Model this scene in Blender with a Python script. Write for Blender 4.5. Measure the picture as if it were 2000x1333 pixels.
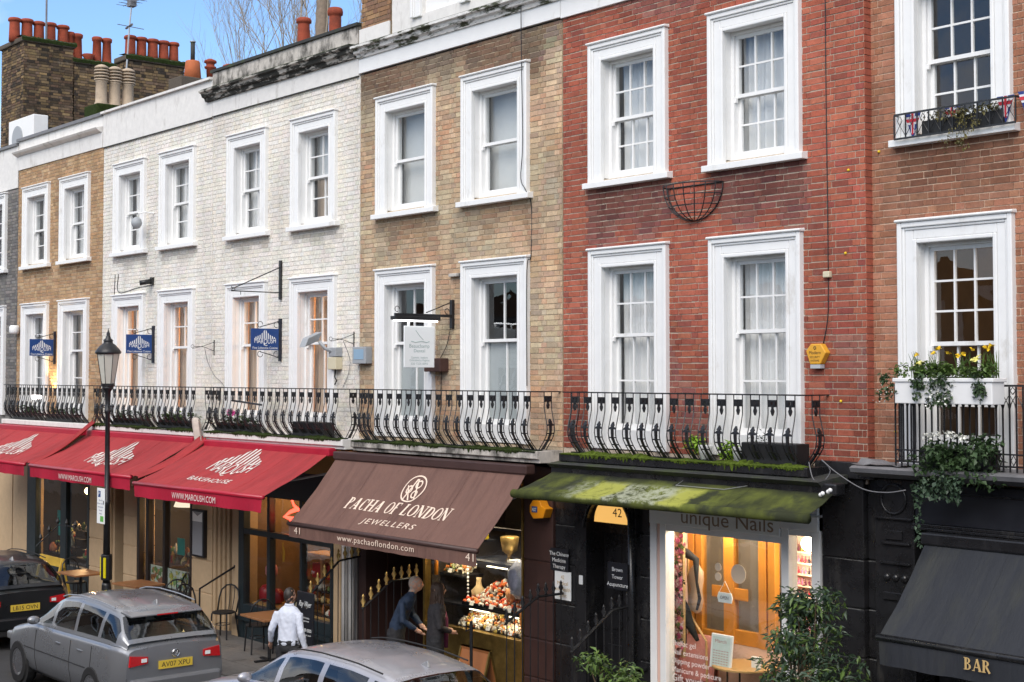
import bpy, bmesh, math, random
from mathutils import Vector, Matrix
R = math.radians
random.seed(7)
scene = bpy.context.scene
for o in list(bpy.data.objects): bpy.data.objects.remove(o)
COL = scene.collection

# ------------------------------------------------------------------ camera, sky, sun, exposure
cam_d = bpy.data.cameras.new('camera'); cam = bpy.data.objects.new('camera', cam_d); COL.objects.link(cam)
cam.location = (0, -13.2, 4.75)
cam.rotation_euler = (R(90 + 2.2), 0, R(50))
cam_d.sensor_width = 36; cam_d.lens = 36 * 2847 / 2000
cam_d.shift_y = -0.02144
cam_d.clip_start = 0.1; cam_d.clip_end = 2000
scene.camera = cam

world = bpy.data.worlds.new('World'); scene.world = world; world.use_nodes = True
wn = world.node_tree; wn.nodes.clear()
sky = wn.nodes.new('ShaderNodeTexSky'); sky.sky_type = 'NISHITA'; sky.sun_disc = False
CLOUD_SEED = 3.0
SUN_EL, SUN_AZ = R(42), R(150)          # azimuth measured clockwise from +Y
sky.sun_elevation = SUN_EL; sky.sun_rotation = SUN_AZ
sky.air_density = 1.0; sky.dust_density = 0.3; sky.ozone_density = 6.0
bg = wn.nodes.new('ShaderNodeBackground'); bg.inputs[1].default_value = 0.083
wo = wn.nodes.new('ShaderNodeOutputWorld')
# broken cloud over the whole dome: noise on a flat layer seen along the view direction
tcw = wn.nodes.new('ShaderNodeTexCoord'); sxw = wn.nodes.new('ShaderNodeSeparateXYZ'); wn.links.new(tcw.outputs['Generated'], sxw.inputs[0])
zw = wn.nodes.new('ShaderNodeMath'); zw.operation = 'MAXIMUM'; zw.inputs[1].default_value = 0.0; wn.links.new(sxw.outputs[2], zw.inputs[0])
za = wn.nodes.new('ShaderNodeMath'); za.operation = 'ADD'; za.inputs[1].default_value = 0.22; wn.links.new(zw.outputs[0], za.inputs[0])
dvx = wn.nodes.new('ShaderNodeMath'); dvx.operation = 'DIVIDE'; wn.links.new(sxw.outputs[0], dvx.inputs[0]); wn.links.new(za.outputs[0], dvx.inputs[1])
dvy = wn.nodes.new('ShaderNodeMath'); dvy.operation = 'DIVIDE'; wn.links.new(sxw.outputs[1], dvy.inputs[0]); wn.links.new(za.outputs[0], dvy.inputs[1])
cbw = wn.nodes.new('ShaderNodeCombineXYZ'); wn.links.new(dvx.outputs[0], cbw.inputs[0]); wn.links.new(dvy.outputs[0], cbw.inputs[1]); cbw.inputs[2].default_value = CLOUD_SEED
nzw = wn.nodes.new('ShaderNodeTexNoise'); nzw.inputs['Scale'].default_value = 0.75; nzw.inputs['Detail'].default_value = 7; nzw.inputs['Roughness'].default_value = .58; wn.links.new(cbw.outputs[0], nzw.inputs['Vector'])
rpw = wn.nodes.new('ShaderNodeValToRGB'); rpw.color_ramp.elements[0].position = .43; rpw.color_ramp.elements[1].position = .60; wn.links.new(nzw.outputs[0], rpw.inputs[0])
mxw = wn.nodes.new('ShaderNodeMix'); mxw.data_type = 'RGBA'; wn.links.new(rpw.outputs[0], mxw.inputs[0]); wn.links.new(sky.outputs[0], mxw.inputs[6]); mxw.inputs[7].default_value = (6.6, 6.5, 6.5, 1)
wn.links.new(mxw.outputs[2], bg.inputs[0]); wn.links.new(bg.outputs[0], wo.inputs[0])
sd = bpy.data.lights.new('sun', 'SUN'); sd.energy = 1.2; sd.angle = R(45); sd.color = (1.0, 0.93, 0.84)
sun = bpy.data.objects.new('sun', sd); COL.objects.link(sun)
sdir = Vector((math.sin(SUN_AZ) * math.cos(SUN_EL), math.cos(SUN_AZ) * math.cos(SUN_EL), math.sin(SUN_EL)))
sun.rotation_euler = sdir.to_track_quat('Z', 'Y').to_euler(); sun.location = (0, -20, 30)
scene.view_settings.view_transform = 'Standard'; scene.view_settings.look = 'None'
scene.view_settings.gamma = 1; scene.view_settings.use_curve_mapping = False
scene.view_settings.exposure = 1.32
scene.render.engine = 'CYCLES'
scene.cycles.max_bounces = 6; scene.cycles.diffuse_bounces = 3; scene.cycles.glossy_bounces = 3; scene.cycles.transparent_max_bounces = 16

# ------------------------------------------------------------------ helpers
OFF = {}
class MB:
    def __init__(s): s.v = []; s.f = []; s.m = []; s.c = None
    def add(s, vs, fs, mi=0):
        b = len(s.v); s.v += [tuple(p) for p in vs]; s.f += [tuple(i + b for i in f) for f in fs]; s.m += [mi] * len(fs); return s
    def quad(s, a, b, c, d, mi=0): return s.add([a, b, c, d], [(0, 1, 2, 3)], mi)
    def box(s, x0, x1, y0, y1, z0, z1, mi=0, skip=()):
        vs = [(x0,y0,z0),(x1,y0,z0),(x1,y1,z0),(x0,y1,z0),(x0,y0,z1),(x1,y0,z1),(x1,y1,z1),(x0,y1,z1)]
        fs = [(0,3,2,1),(4,5,6,7),(0,1,5,4),(1,2,6,5),(2,3,7,6),(3,0,4,7)]
        return s.add(vs, [f for i, f in enumerate(fs) if i not in skip], mi)
    def obox(s, c, ax, ay, az, mi=0):
        c = Vector(c); ax = Vector(ax); ay = Vector(ay); az = Vector(az); vs = []
        for k in (-1, 1):
            for (i, j) in ((-1,-1),(1,-1),(1,1),(-1,1)): vs.append(c + ax*i + ay*j + az*k)
        return s.add(vs, [(0,3,2,1),(4,5,6,7),(0,1,5,4),(1,2,6,5),(2,3,7,6),(3,0,4,7)], mi)
    def bar(s, a, b, w, h, mi=0, up=(0,0,1)):
        a = Vector(a); b = Vector(b); d = (b - a); L = d.length; d.normalize()
        u = Vector(up)
        if abs(d.dot(u)) > .98: u = Vector((0, 1, 0))
        x = d.cross(u).normalized(); y = x.cross(d).normalized()
        return s.obox((a + b) / 2, d * L / 2, x * w / 2, y * h / 2, mi)
    def tube(s, pts, r, n=6, mi=0, cap=True):
        pts = [Vector(p) for p in pts]; k = len(pts); rs = r if isinstance(r, (list, tuple)) else [r] * k
        base = len(s.v); prev = None
        for i, p in enumerate(pts):
            d = (pts[min(i+1, k-1)] - pts[max(i-1, 0)])
            if d.length < 1e-9: d = Vector((0,0,1))
            d.normalize()
            if prev is None:
                u = Vector((0,0,1)) if abs(d.z) < .9 else Vector((1,0,0))
                x = d.cross(u).normalized()
            else:
                x = (prev - d * prev.dot(d)); x = x.normalized() if x.length > 1e-6 else d.orthogonal().normalized()
            prev = x; y = d.cross(x)
            for j in range(n):
                a = 2 * math.pi * j / n; s.v.append(tuple(p + (x * math.cos(a) + y * math.sin(a)) * rs[i]))
        for i in range(k - 1):
            for j in range(n):
                s.f.append((base + i*n + j, base + i*n + (j+1) % n, base + (i+1)*n + (j+1) % n, base + (i+1)*n + j)); s.m.append(mi)
        if cap:
            s.f.append(tuple(base + j for j in range(n))[::-1]); s.m.append(mi)
            s.f.append(tuple(base + (k-1)*n + j for j in range(n))); s.m.append(mi)
        return s
    def lathe(s, prof, c=(0,0,0), n=16, mi=0, sx=1, sy=1):
        base = len(s.v); k = len(prof)
        for (r, z) in prof:
            for j in range(n):
                a = 2*math.pi*j/n; s.v.append((c[0] + r*math.cos(a)*sx, c[1] + r*math.sin(a)*sy, c[2] + z))
        for i in range(k - 1):
            for j in range(n):
                s.f.append((base+i*n+j, base+i*n+(j+1) % n, base+(i+1)*n+(j+1) % n, base+(i+1)*n+j)); s.m.append(mi)
        s.f.append(tuple(base+j for j in range(n))[::-1]); s.m.append(mi)
        s.f.append(tuple(base+(k-1)*n+j for j in range(n))); s.m.append(mi)
        return s
    def ball(s, c, r, n=10, mi=0, sz=1.0):
        return s.lathe([(max(r*math.sin(math.pi*i/n), 1e-4), -r*sz*math.cos(math.pi*i/n)) for i in range(n+1)], c, n+2, mi)
    def prism(s, poly, x0, x1, mi=0):                      # poly of (y,z) swept along X
        n = len(poly)
        vs = [(x0, y, z) for y, z in poly] + [(x1, y, z) for y, z in poly]
        fs = [(i, (i+1) % n, n+(i+1) % n, n+i) for i in range(n)] + [tuple(range(n))[::-1], tuple(range(n, 2*n))]
        return s.add(vs, fs, mi)
    def plate(s, poly, y0, y1, mi=0):                      # poly of (x,z) swept along Y
        n = len(poly)
        vs = [(x, y0, z) for x, z in poly] + [(x, y1, z) for x, z in poly]
        fs = [(i, (i+1) % n, n+(i+1) % n, n+i) for i in range(n)] + [tuple(range(n))[::-1], tuple(range(n, 2*n))]
        return s.add(vs, fs, mi)
    def mesh(s, name, mats, smooth=False, off=(0,0,0)):
        me = bpy.data.meshes.new(name)
        me.from_pydata([(x-off[0], y-off[1], z-off[2]) for x, y, z in s.v], [], s.f)
        if not isinstance(mats, (list, tuple)): mats = [mats]
        for m in mats: me.materials.append(m)
        if len(mats) > 1: me.polygons.foreach_set('material_index', s.m)
        if s.c:
            at = me.color_attributes.new('Col', 'FLOAT_COLOR', 'POINT')
            fl = []
            for c in s.c: fl += [c[0], c[1], c[2], 1.0]
            at.data.foreach_set('color', fl)
        if smooth is True: me.polygons.foreach_set('use_smooth', [True]*len(me.polygons))
        me.update()
        return me
    def build(s, name, mats, parent=None, smooth=False, bevel=0, fix=False):
        off = OFF.get(parent.name, Vector((0,0,0))) if parent else Vector((0,0,0))
        me = s.mesh(name, mats, smooth, off)
        if fix:
            bm = bmesh.new(); bm.from_mesh(me); bmesh.ops.recalc_face_normals(bm, faces=bm.faces); bm.to_mesh(me); bm.free()
        o = bpy.data.objects.new(name, me); COL.objects.link(o)
        if parent: o.parent = parent; OFF[o.name] = off
        if bevel:
            b = o.modifiers.new('bevel', 'BEVEL'); b.width = bevel; b.segments = 2; b.limit_method = 'ANGLE'; b.harden_normals = False
        return o
def tag(o, label, cat, group=None):
    o['label'] = label; o['category'] = cat
    if group: o['group'] = group
    return o
def thing(name, label, cat, loc=(0,0,0), group=None, rz=0):
    o = bpy.data.objects.new(name, None); COL.objects.link(o); o.location = loc; o.rotation_euler = (0,0,rz)
    o.empty_display_size = .2; OFF[o.name] = Vector((0,0,0)) if rz else Vector(loc)
    return tag(o, label, cat, group)
def struct(o): o['kind'] = 'structure'; return o
def stuff(o): o['kind'] = 'stuff'; return o
def copy_tree(o, parent=None):
    c = o.copy(); COL.objects.link(c); c.parent = parent
    for ch in o.children: copy_tree(ch, c)
    return c
def smooth_angle(o, ang=40):
    me = o.data; me.polygons.foreach_set('use_smooth', [True]*len(me.polygons))
    try: me.set_sharp_from_angle(angle=R(ang))
    except Exception: pass
    return o

# ------------------------------------------------------------------ materials
def newmat(name):
    m = bpy.data.materials.new(name); m.use_nodes = True; nt = m.node_tree
    return m, nt, nt.nodes['Principled BSDF']
def node(nt, t, **k):
    n = nt.nodes.new(t)
    for a, b in k.items(): setattr(n, a, b)
    return n
def noise(nt, scale, detail=4, rough=.6, vec=None):
    n = node(nt, 'ShaderNodeTexNoise'); n.inputs['Scale'].default_value = scale; n.inputs['Detail'].default_value = detail; n.inputs['Roughness'].default_value = rough
    if vec is not None: nt.links.new(vec, n.inputs['Vector'])
    return n
def ramp(nt, src, stops):
    r = node(nt, 'ShaderNodeValToRGB'); e = r.color_ramp.elements
    while len(e) < len(stops): e.new(.5)
    for i, (p, c) in enumerate(stops):
        e[i].position = p; e[i].color = (c, c, c, 1) if isinstance(c, (int, float)) else (*c, 1)
    nt.links.new(src, r.inputs[0]); return r
def mixc(nt, fac, a, b, mode='MIX'):
    n = node(nt, 'ShaderNodeMix', data_type='RGBA', blend_type=mode)
    for s, v in ((0, fac), (6, a), (7, b)):
        if isinstance(v, (int, float)): n.inputs[s].default_value = v
        elif isinstance(v, tuple): n.inputs[s].default_value = (*v, 1)
        else: nt.links.new(v, n.inputs[s])
    return n.outputs[2]
def bump(nt, bsdf, h, strength=.3, dist=.01):
    b = node(nt, 'ShaderNodeBump'); b.inputs['Strength'].default_value = strength; b.inputs['Distance'].default_value = dist
    nt.links.new(h, b.inputs['Height']); nt.links.new(b.outputs[0], bsdf.inputs['Normal']); return b
def pos(nt): return node(nt, 'ShaderNodeNewGeometry').outputs['Position']
def simple(name, col, rough=.6, metal=0, nscale=0, namt=.25, bmp=0, spec=.5, dirt=None, dscale=1.5, dlo=.5, dhi=.7, stretch=None):
    m, nt, b = newmat(name); b.inputs['Roughness'].default_value = rough; b.inputs['Metallic'].default_value = metal
    b.inputs['Specular IOR Level'].default_value = spec
    src = col
    p = pos(nt)
    if nscale:
        n = noise(nt, nscale, 5, .65, p)
        r = ramp(nt, n.outputs[0], [(.25, 1 - namt), (.75, 1 + namt * .4)])
        src = mixc(nt, 1.0, col if isinstance(col, tuple) else col, r.outputs[0], 'MULTIPLY')
        if bmp: bump(nt, b, n.outputs[0], bmp, .01)
        rr = ramp(nt, n.outputs[0], [(.2, max(rough-.1, 0)), (.8, min(rough+.12, 1))]); nt.links.new(rr.outputs[0], b.inputs['Roughness'])
    if dirt:
        v = p
        if stretch:
            mp = node(nt, 'ShaderNodeMapping'); mp.inputs['Scale'].default_value = stretch; nt.links.new(p, mp.inputs[0]); v = mp.outputs[0]
        d = noise(nt, dscale, 7, .7, v); dr = ramp(nt, d.outputs[0], [(dlo, 0), (dhi, 1)])
        src = mixc(nt, dr.outputs[0], src, dirt)
    if isinstance(src, tuple): b.inputs['Base Color'].default_value = (*src, 1)
    else: nt.links.new(src, b.inputs['Base Color'])
    return m
def emis(name, col, s):
    m, nt, b = newmat(name); b.inputs['Base Color'].default_value = (*col, 1); b.inputs['Emission Color'].default_value = (*col, 1); b.inputs['Emission Strength'].default_value = s; return m
def glassmat(name, tint=(.975,.98,.98), extra=.035, rough=.0):
    m = bpy.data.materials.new(name); m.use_nodes = True; nt = m.node_tree; nt.nodes.clear()
    o = node(nt, 'ShaderNodeOutputMaterial'); t = node(nt, 'ShaderNodeBsdfTransparent'); t.inputs[0].default_value = (*tint, 1)
    g = node(nt, 'ShaderNodeBsdfGlossy'); g.inputs['Roughness'].default_value = rough; g.inputs[0].default_value = (.95,.97,1,1)
    fr = node(nt, 'ShaderNodeFresnel'); fr.inputs[0].default_value = 1.5
    n = noise(nt, 1.6, 2, .5, pos(nt)); bp = node(nt, 'ShaderNodeBump'); bp.inputs['Strength'].default_value = .10; bp.inputs['Distance'].default_value = .05
    nt.links.new(n.outputs[0], bp.inputs['Height']); nt.links.new(bp.outputs[0], g.inputs['Normal'])
    ad = node(nt, 'ShaderNodeMath', operation='ADD'); ad.inputs[1].default_value = extra; nt.links.new(fr.outputs[0], ad.inputs[0])
    bf = node(nt, 'ShaderNodeMath', operation='SUBTRACT'); bf.inputs[0].default_value = 1; nt.links.new(node(nt, 'ShaderNodeNewGeometry').outputs['Backfacing'], bf.inputs[1])
    mu = node(nt, 'ShaderNodeMath', operation='MULTIPLY'); nt.links.new(ad.outputs[0], mu.inputs[0]); nt.links.new(bf.outputs[0], mu.inputs[1])
    mx = node(nt, 'ShaderNodeMixShader'); nt.links.new(mu.outputs[0], mx.inputs[0]); nt.links.new(t.outputs[0], mx.inputs[1]); nt.links.new(g.outputs[0], mx.inputs[2]); nt.links.new(mx.outputs[0], o.inputs[0])
    return m
def brickmat(name, rough=.9, bmp=.5, fine=60, soot=.78, bloom=.22):
    m, nt, b = newmat(name); b.inputs['Roughness'].default_value = rough; b.inputs['Specular IOR Level'].default_value = .25
    a = node(nt, 'ShaderNodeAttribute', attribute_name='Col'); p = pos(nt)
    n = noise(nt, fine, 5, .7, p); r = ramp(nt, n.outputs[0], [(.28, .68), (.72, 1.2)])
    n2 = noise(nt, 14, 4, .6, p); r2 = ramp(nt, n2.outputs[0], [(.3, .82), (.7, 1.12)])
    c = mixc(nt, 1.0, a.outputs['Color'], r.outputs[0], 'MULTIPLY'); c = mixc(nt, 1.0, c, r2.outputs[0], 'MULTIPLY')
    mp = node(nt, 'ShaderNodeMapping'); mp.inputs['Scale'].default_value = (1.6,1.6,.55); nt.links.new(p, mp.inputs[0])
    n3 = noise(nt, 1.1, 7, .62, mp.outputs[0]); c = mixc(nt, 1.0, c, ramp(nt, n3.outputs[0], [(.30, soot), (.52, 1.0), (.72, 1.10)]).outputs[0], 'MULTIPLY')
    n4 = noise(nt, 3.3, 6, .7, p); c = mixc(nt, ramp(nt, n4.outputs[0], [(.60, 0), (.78, bloom)]).outputs[0], c, (.52,.46,.39))
    nt.links.new(c, b.inputs['Base Color']); bump(nt, b, n.outputs[0], bmp, .006)
    return m
M = {}
M['brick'] = brickmat('brick'); M['brick_paint'] = brickmat('painted_brick', .75, .35, 40, .80, 0); M['plain'] = brickmat('tinted_matter', .6, .1, 40, 1.0, 0)
def mortar(name, col): return simple(name, col, .95, 0, 30, .35, .4, .2, dirt=tuple(c*.55 for c in col), dscale=1.2, dlo=.52, dhi=.75)
M['mortar_red'] = mortar('mortar_red', (.56,.47,.37)); M['mortar_pale'] = mortar('mortar_pale', (.66,.48,.35))
M['mortar_tan'] = mortar('mortar_tan', (.55,.44,.31)); M['mortar_grey'] = mortar('mortar_grey', (.22,.21,.20))
M['mortar_white'] = simple('mortar_white', (.77,.73,.67), .8, 0, 25, .15, .2)
M['mortar_dark'] = mortar('mortar_dark', (.12,.10,.08))
M['white'] = simple('white_paint', (.80,.80,.79), .5, 0, 5, .05, .06, .4, dirt=(.50,.47,.42), dscale=1.7, dlo=.60, dhi=.82, stretch=(1.5,1.5,.8))
M['white_dirty'] = simple('dirty_white_render', (.74,.72,.69), .7, 0, 8, .12, .15, .3, dirt=(.30,.27,.23), dscale=1.6, dlo=.56, dhi=.8, stretch=(2.5,2.5,.7))
M['render_old'] = simple('weathered_render', (.55,.51,.46), .85, 0, 9, .25, .3, .2, dirt=(.10,.095,.085), dscale=2.3, dlo=.46, dhi=.62, stretch=(1.3,1.3,.8))
M['cornice_black'] = simple('sooty_cornice', (.045,.045,.04), .9, 0, 14, .5, .5, .2, dirt=(.42,.40,.36), dscale=5, dlo=.50, dhi=.57, stretch=(.6,.6,2.5))
M['cornice_peel'] = simple('peeling_cornice', (.74,.73,.70), .8, 0, 12, .2, .4, .2, dirt=(.055,.06,.035), dscale=4.5, dlo=.49, dhi=.57, stretch=(.5,.5,2.2))
M['lead'] = simple('lead_grey', (.20,.20,.21), .55, .2, 6, .3, .1)
M['lead_dark'] = simple('dark_coping', (.035,.037,.035), .75, 0, 10, .4, .3, dirt=(.05,.07,.02), dscale=3)
M['iron'] = simple('black_iron', (.015,.015,.017), .38, 0, 18, .3, .1, .5)
M['iron_blue'] = simple('black_sign_iron', (.012,.015,.03), .4)
M['black_paint'] = simple('black_gloss_paint', (.016,.016,.018), .28, 0, 5, .4, .14, .5, dirt=(.055,.053,.05), dscale=3, dlo=.54, dhi=.78, stretch=(2,2,.5))
M['black_wood'] = simple('black_sign_board', (.014,.015,.020), .35, 0, 6, .2, .03)
M['cream'] = simple('cream_masonry', (.55,.40,.245), .7, 0, 8, .12, .1, .3, dirt=(.34,.24,.14), dscale=1.8, dlo=.6, dhi=.85)
M['brown_paint'] = simple('brown_masonry_paint', (.055,.026,.022), .5, 0, 6, .25, .1)
M['green_frame'] = simple('dark_teal_paint', (.016,.026,.032), .4, 0, 6, .2, .05)
M['brown_frame'] = simple('dark_brown_frame', (.022,.014,.012), .4)
M['brass'] = simple('aged_brass', (.45,.30,.09), .35, .9, 9, .4, .1)
M['gold'] = simple('gold_paint', (.60,.40,.14), .35, .7, 20, .3, .1)
M['gold_letter'] = simple('gold_letter', (.55,.38,.16), .5)
M['glass'] = glassmat('window_glass'); M['glass_shop'] = glassmat('shop_glass', (.93,.95,.94), .03)
M['room'] = simple('room_wall', (.16,.15,.14), .9); M['room_warm'] = simple('warm_room_wall', (.42,.26,.14), .9, 0, 2, .3)
M['room_brown'] = simple('brown_room_wall', (.20,.12,.065), .9, 0, 2, .4); M['room_dim'] = simple('dim_room_wall', (.11,.085,.065), .9, 0, 2, .5); M['room_dark'] = simple('dark_room', (.05,.045,.04), .9)
M['blind'] = simple('grey_blind', (.56,.575,.565), .8, 0, 3, .1); M['frost'] = simple('frosted_film', (.37,.405,.41), .6)
def clothmat(name, col, tr=.25, rough=.9, wave=0):
    m, nt, b = newmat(name); b.inputs['Base Color'].default_value = (*col, 1); b.inputs['Roughness'].default_value = rough
    b.inputs['Specular IOR Level'].default_value = .15
    n = noise(nt, 22, 4, .6, pos(nt)); bump(nt, b, n.outputs[0], .15, .01)
    return m
M['lace'] = clothmat('lace_curtain', (.68,.69,.69)); M['net'] = clothmat('white_net_curtain', (.78,.785,.78)); M['beige_curtain'] = clothmat('beige_curtain', (.42,.33,.25))
def awningmat(name, col, dirt, dlo=.5, dhi=.8, dscale=1.2, stretch=(1,1,1), rough=.8):
    m = simple(name, col, rough, 0, 3, .12, .0, .2, dirt=dirt, dscale=dscale, dlo=dlo, dhi=dhi, stretch=stretch)
    nt = m.node_tree; b = nt.nodes['Principled BSDF']
    p = pos(nt); n = noise(nt, 220, 2, .5, p)
    mp = node(nt, 'ShaderNodeMapping'); mp.inputs['Scale'].default_value = (5,.7,.7); mp.inputs['Rotation'].default_value = (0,0,.12); nt.links.new(p, mp.inputs[0]); nb = noise(nt, 1.4, 4, .55, mp.outputs[0])
    ad = node(nt, 'ShaderNodeMath', operation='MULTIPLY_ADD'); nt.links.new(n.outputs[0], ad.inputs[0]); ad.inputs[1].default_value = .04; nt.links.new(nb.outputs[0], ad.inputs[2]); bump(nt, b, ad.outputs[0], .55, .05)
    return m
M['red_cloth'] = awningmat('red_canvas', (.36,.042,.046), (.20,.026,.028), .46, .80, 1.3, (2.2,.55,.55))
M['red_trim'] = simple('red_painted_bar', (.42,.012,.035), .35, 0, 4, .15)
M['brown_cloth'] = awningmat('brown_canvas', (.165,.092,.074), (.105,.057,.048), .48, .7, 1.1, (4,.5,.5))
M['black_cloth'] = awningmat('black_canvas', (.030,.033,.040), (.05,.052,.045), .5, .8, .9, (2,.7,.7), .7)
def mossy(name):
    m, nt, b = newmat(name); b.inputs['Roughness'].default_value = .9; b.inputs['Specular IOR Level'].default_value = .15
    p = pos(nt); mp = node(nt, 'ShaderNodeMapping'); mp.inputs['Scale'].default_value = (1.2,.7,.7); nt.links.new(p, mp.inputs[0])
    n1 = noise(nt, 1.3, 6, .6, mp.outputs[0]); n2 = noise(nt, 9, 6, .75, p); n3 = noise(nt, 2.6, 5, .6, p)
    c = mixc(nt, ramp(nt, n1.outputs[0], [(.40, 0), (.62, 1)]).outputs[0], (.036,.042,.018), (.125,.145,.03))
    c = mixc(nt, ramp(nt, n3.outputs[0], [(.5, 0), (.62, 1)]).outputs[0], c, (.035,.04,.022))
    # pale lichen and yellow-green moss in two patches, the hood's cast shadow painted in along the wall edge
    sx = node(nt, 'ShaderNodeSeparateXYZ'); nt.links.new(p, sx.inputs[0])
    wv = node(nt, 'ShaderNodeMath', operation='MULTIPLY_ADD'); nt.links.new(n3.outputs[0], wv.inputs[0]); wv.inputs[1].default_value = .5; nt.links.new(sx.outputs[0], wv.inputs[2])
    wx = node_map(nt, wv.outputs[0], -14.2, -9.6)
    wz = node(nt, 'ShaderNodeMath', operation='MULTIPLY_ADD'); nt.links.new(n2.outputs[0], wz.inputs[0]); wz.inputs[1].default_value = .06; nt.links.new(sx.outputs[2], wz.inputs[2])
    zb = ramp(nt, node_map(nt, wz.outputs[0], 3.24, 3.60), [(.10, 0), (.18, 1), (.55, 1), (.66, 0)])
    yl = ramp(nt, wx, [(.26, 0), (.28, 1), (.37, 1), (.39, 0), (.55, 0), (.58, 1), (.64, 1), (.66, 0)])
    pl_ = ramp(nt, wx, [(.20, 0), (.24, .5), (.40, .9), (.58, .9), (.62, 0)])
    sp = ramp(nt, n2.outputs[0], [(.42, 0), (.56, 1)])
    f = mixc(nt, 1.0, mixc(nt, 1.0, pl_.outputs[0], sp.outputs[0], 'MULTIPLY'), zb.outputs[0], 'MULTIPLY'); c = mixc(nt, f, c, (.36,.38,.28))
    f = mixc(nt, 1.0, mixc(nt, 1.0, yl.outputs[0], ramp(nt, n2.outputs[0], [(.30, .3), (.5, .95)]).outputs[0], 'MULTIPLY'), zb.outputs[0], 'MULTIPLY'); c = mixc(nt, f, c, (.33,.34,.07))
    hood_shade = ramp(nt, node_map(nt, wz.outputs[0], 3.24, 3.60), [(.58, 0), (.80, .85)]); c = mixc(nt, hood_shade.outputs[0], c, (.022,.024,.02))
    nt.links.new(c, b.inputs['Base Color']); bump(nt, b, n2.outputs[0], .5, .02)
    return m
def node_map(nt, s, a, b_):
    n = node(nt, 'ShaderNodeMapRange'); nt.links.new(s, n.inputs[0]); n.inputs[1].default_value = a; n.inputs[2].default_value = b_; return n.outputs[0]
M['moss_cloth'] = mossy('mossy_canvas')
M['moss'] = simple('moss', (.09,.13,.018), .95, 0, 18, .6, .6, .1, dirt=(.035,.05,.012), dscale=7)
M['moss_dark'] = simple('dark_moss', (.03,.045,.012), .95, 0, 18, .6, .6, .1)
M['lettering_white'] = simple('white_lettering', (.74,.66,.61), .8, 0, 14, .18); M['lettering_cream'] = simple('cream_lettering', (.78,.62,.50), .7)
M['blue_sign'] = simple('blue_sign', (.010,.055,.22), .4, 0, 5, .1); M['pure_white'] = simple('sign_white', (.82,.84,.84), .5)
M['terracotta'] = simple('terracotta', (.34,.075,.04), .8, 0, 7, .35, .2, .2, dirt=(.15,.045,.03), dscale=2.5, dlo=.5, dhi=.75)
M['buff'] = simple('buff_clay', (.52,.41,.30), .8, 0, 6, .3, .2, .2, dirt=(.20,.17,.13), dscale=3, dlo=.52, dhi=.75)
M['galv'] = simple('galvanised', (.45,.46,.47), .4, .7, 8, .2); M['grey_plastic'] = simple('grey_plastic', (.32,.34,.36), .5)
M['cream_plastic'] = simple('cream_plastic', (.62,.56,.40), .5); M['rust'] = simple('rusty_box', (.075,.034,.026), .8, 0, 9, .4, .2)
M['alarm'] = simple('yellow_alarm_plastic', (.72,.36,.035), .4); M['alarm2'] = simple('orange_alarm_plastic', (.75,.28,.01), .4)
M['ink'] = simple('dark_print', (.03,.02,.02), .6); M['ink_grey'] = simple('grey_green_print', (.33,.42,.40), .6)
M['leaf'] = simple('leaf', (.045,.085,.03), .5, 0, 9, .6, 0, .4); M['leaf2'] = simple('pale_leaf', (.10,.17,.035), .5, 0, 9, .5, 0, .4)
M['leaf_blue'] = simple('grey_green_leaf', (.055,.095,.055), .45, 0, 7, .6, 0, .4); M['leaf_dry'] = simple('yellowing_leaf', (.15,.13,.04), .6, 0, 9, .5)
M['stem'] = simple('stem', (.10,.07,.04), .8); M['bark'] = simple('pale_bark', (.26,.20,.15), .9, 0, 5, .4, .3)
M['yellow'] = simple('yellow_petal', (.80,.55,.02), .6); M['white_petal'] = simple('white_petal', (.80,.80,.74), .6); M['pink'] = simple('magenta_petal', (.60,.03,.30), .6)
M['lemon'] = simple('lemon_petal', (.80,.75,.25), .6)
M['planter_black'] = simple('black_planter', (.012,.012,.013), .6, 0, 9, .3); M['wood_table'] = simple('table_wood', (.30,.135,.055), .4, 0, 6, .3, .05)
M['wood_orange'] = simple('varnished_door', (.55,.22,.03), .35, 0, 4, .15); M['pine'] = simple('pale_wood', (.50,.30,.12), .45, 0, 5, .2)
M['asphalt'] = simple('asphalt', (.055,.055,.057), .85, 0, 60, .4, .4, .3, dirt=(.03,.03,.032), dscale=.8)
M['paving'] = simple('york_paving', (.17,.16,.15), .75, 0, 12, .3, .15, .3, dirt=(.09,.085,.08), dscale=1.3)
M['kerb'] = simple('granite_kerb', (.24,.24,.24), .7, 0, 40, .4, .2)
M['tape_yellow'] = simple('yellow_reflective', (.80,.68,.01), .4); M['yellow_metal'] = simple('yellow_barrier_paint', (.62,.40,.05), .5, 0, 8, .3)
M['red_lamp'] = simple('red_lens', (.50,.015,.02), .15); M['tyre'] = simple('tyre', (.015,.015,.016), .8); M['chrome'] = simple('chrome', (.6,.6,.62), .2, .95)
M['plate_y'] = simple('yellow_plate', (.70,.50,.06), .45)
M['skin'] = simple('skin', (.48,.27,.19), .55); M['slate'] = simple('slate_roof', (.09,.09,.10), .7, 0, 8, .3)
def paint(name, col, metal=.55, rough=.32):
    m, nt, b = newmat(name); b.inputs['Base Color'].default_value = (*col, 1); b.inputs['Metallic'].default_value = metal; b.inputs['Roughness'].default_value = rough
    b.inputs['Coat Weight'].default_value = .6; b.inputs['Coat Roughness'].default_value = .08
    n = noise(nt, 2.2, 5, .7, pos(nt)); r = ramp(nt, n.outputs[0], [(.3, rough-.05), (.75, rough+.2)]); nt.links.new(r.outputs[0], b.inputs['Roughness']); return m
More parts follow.
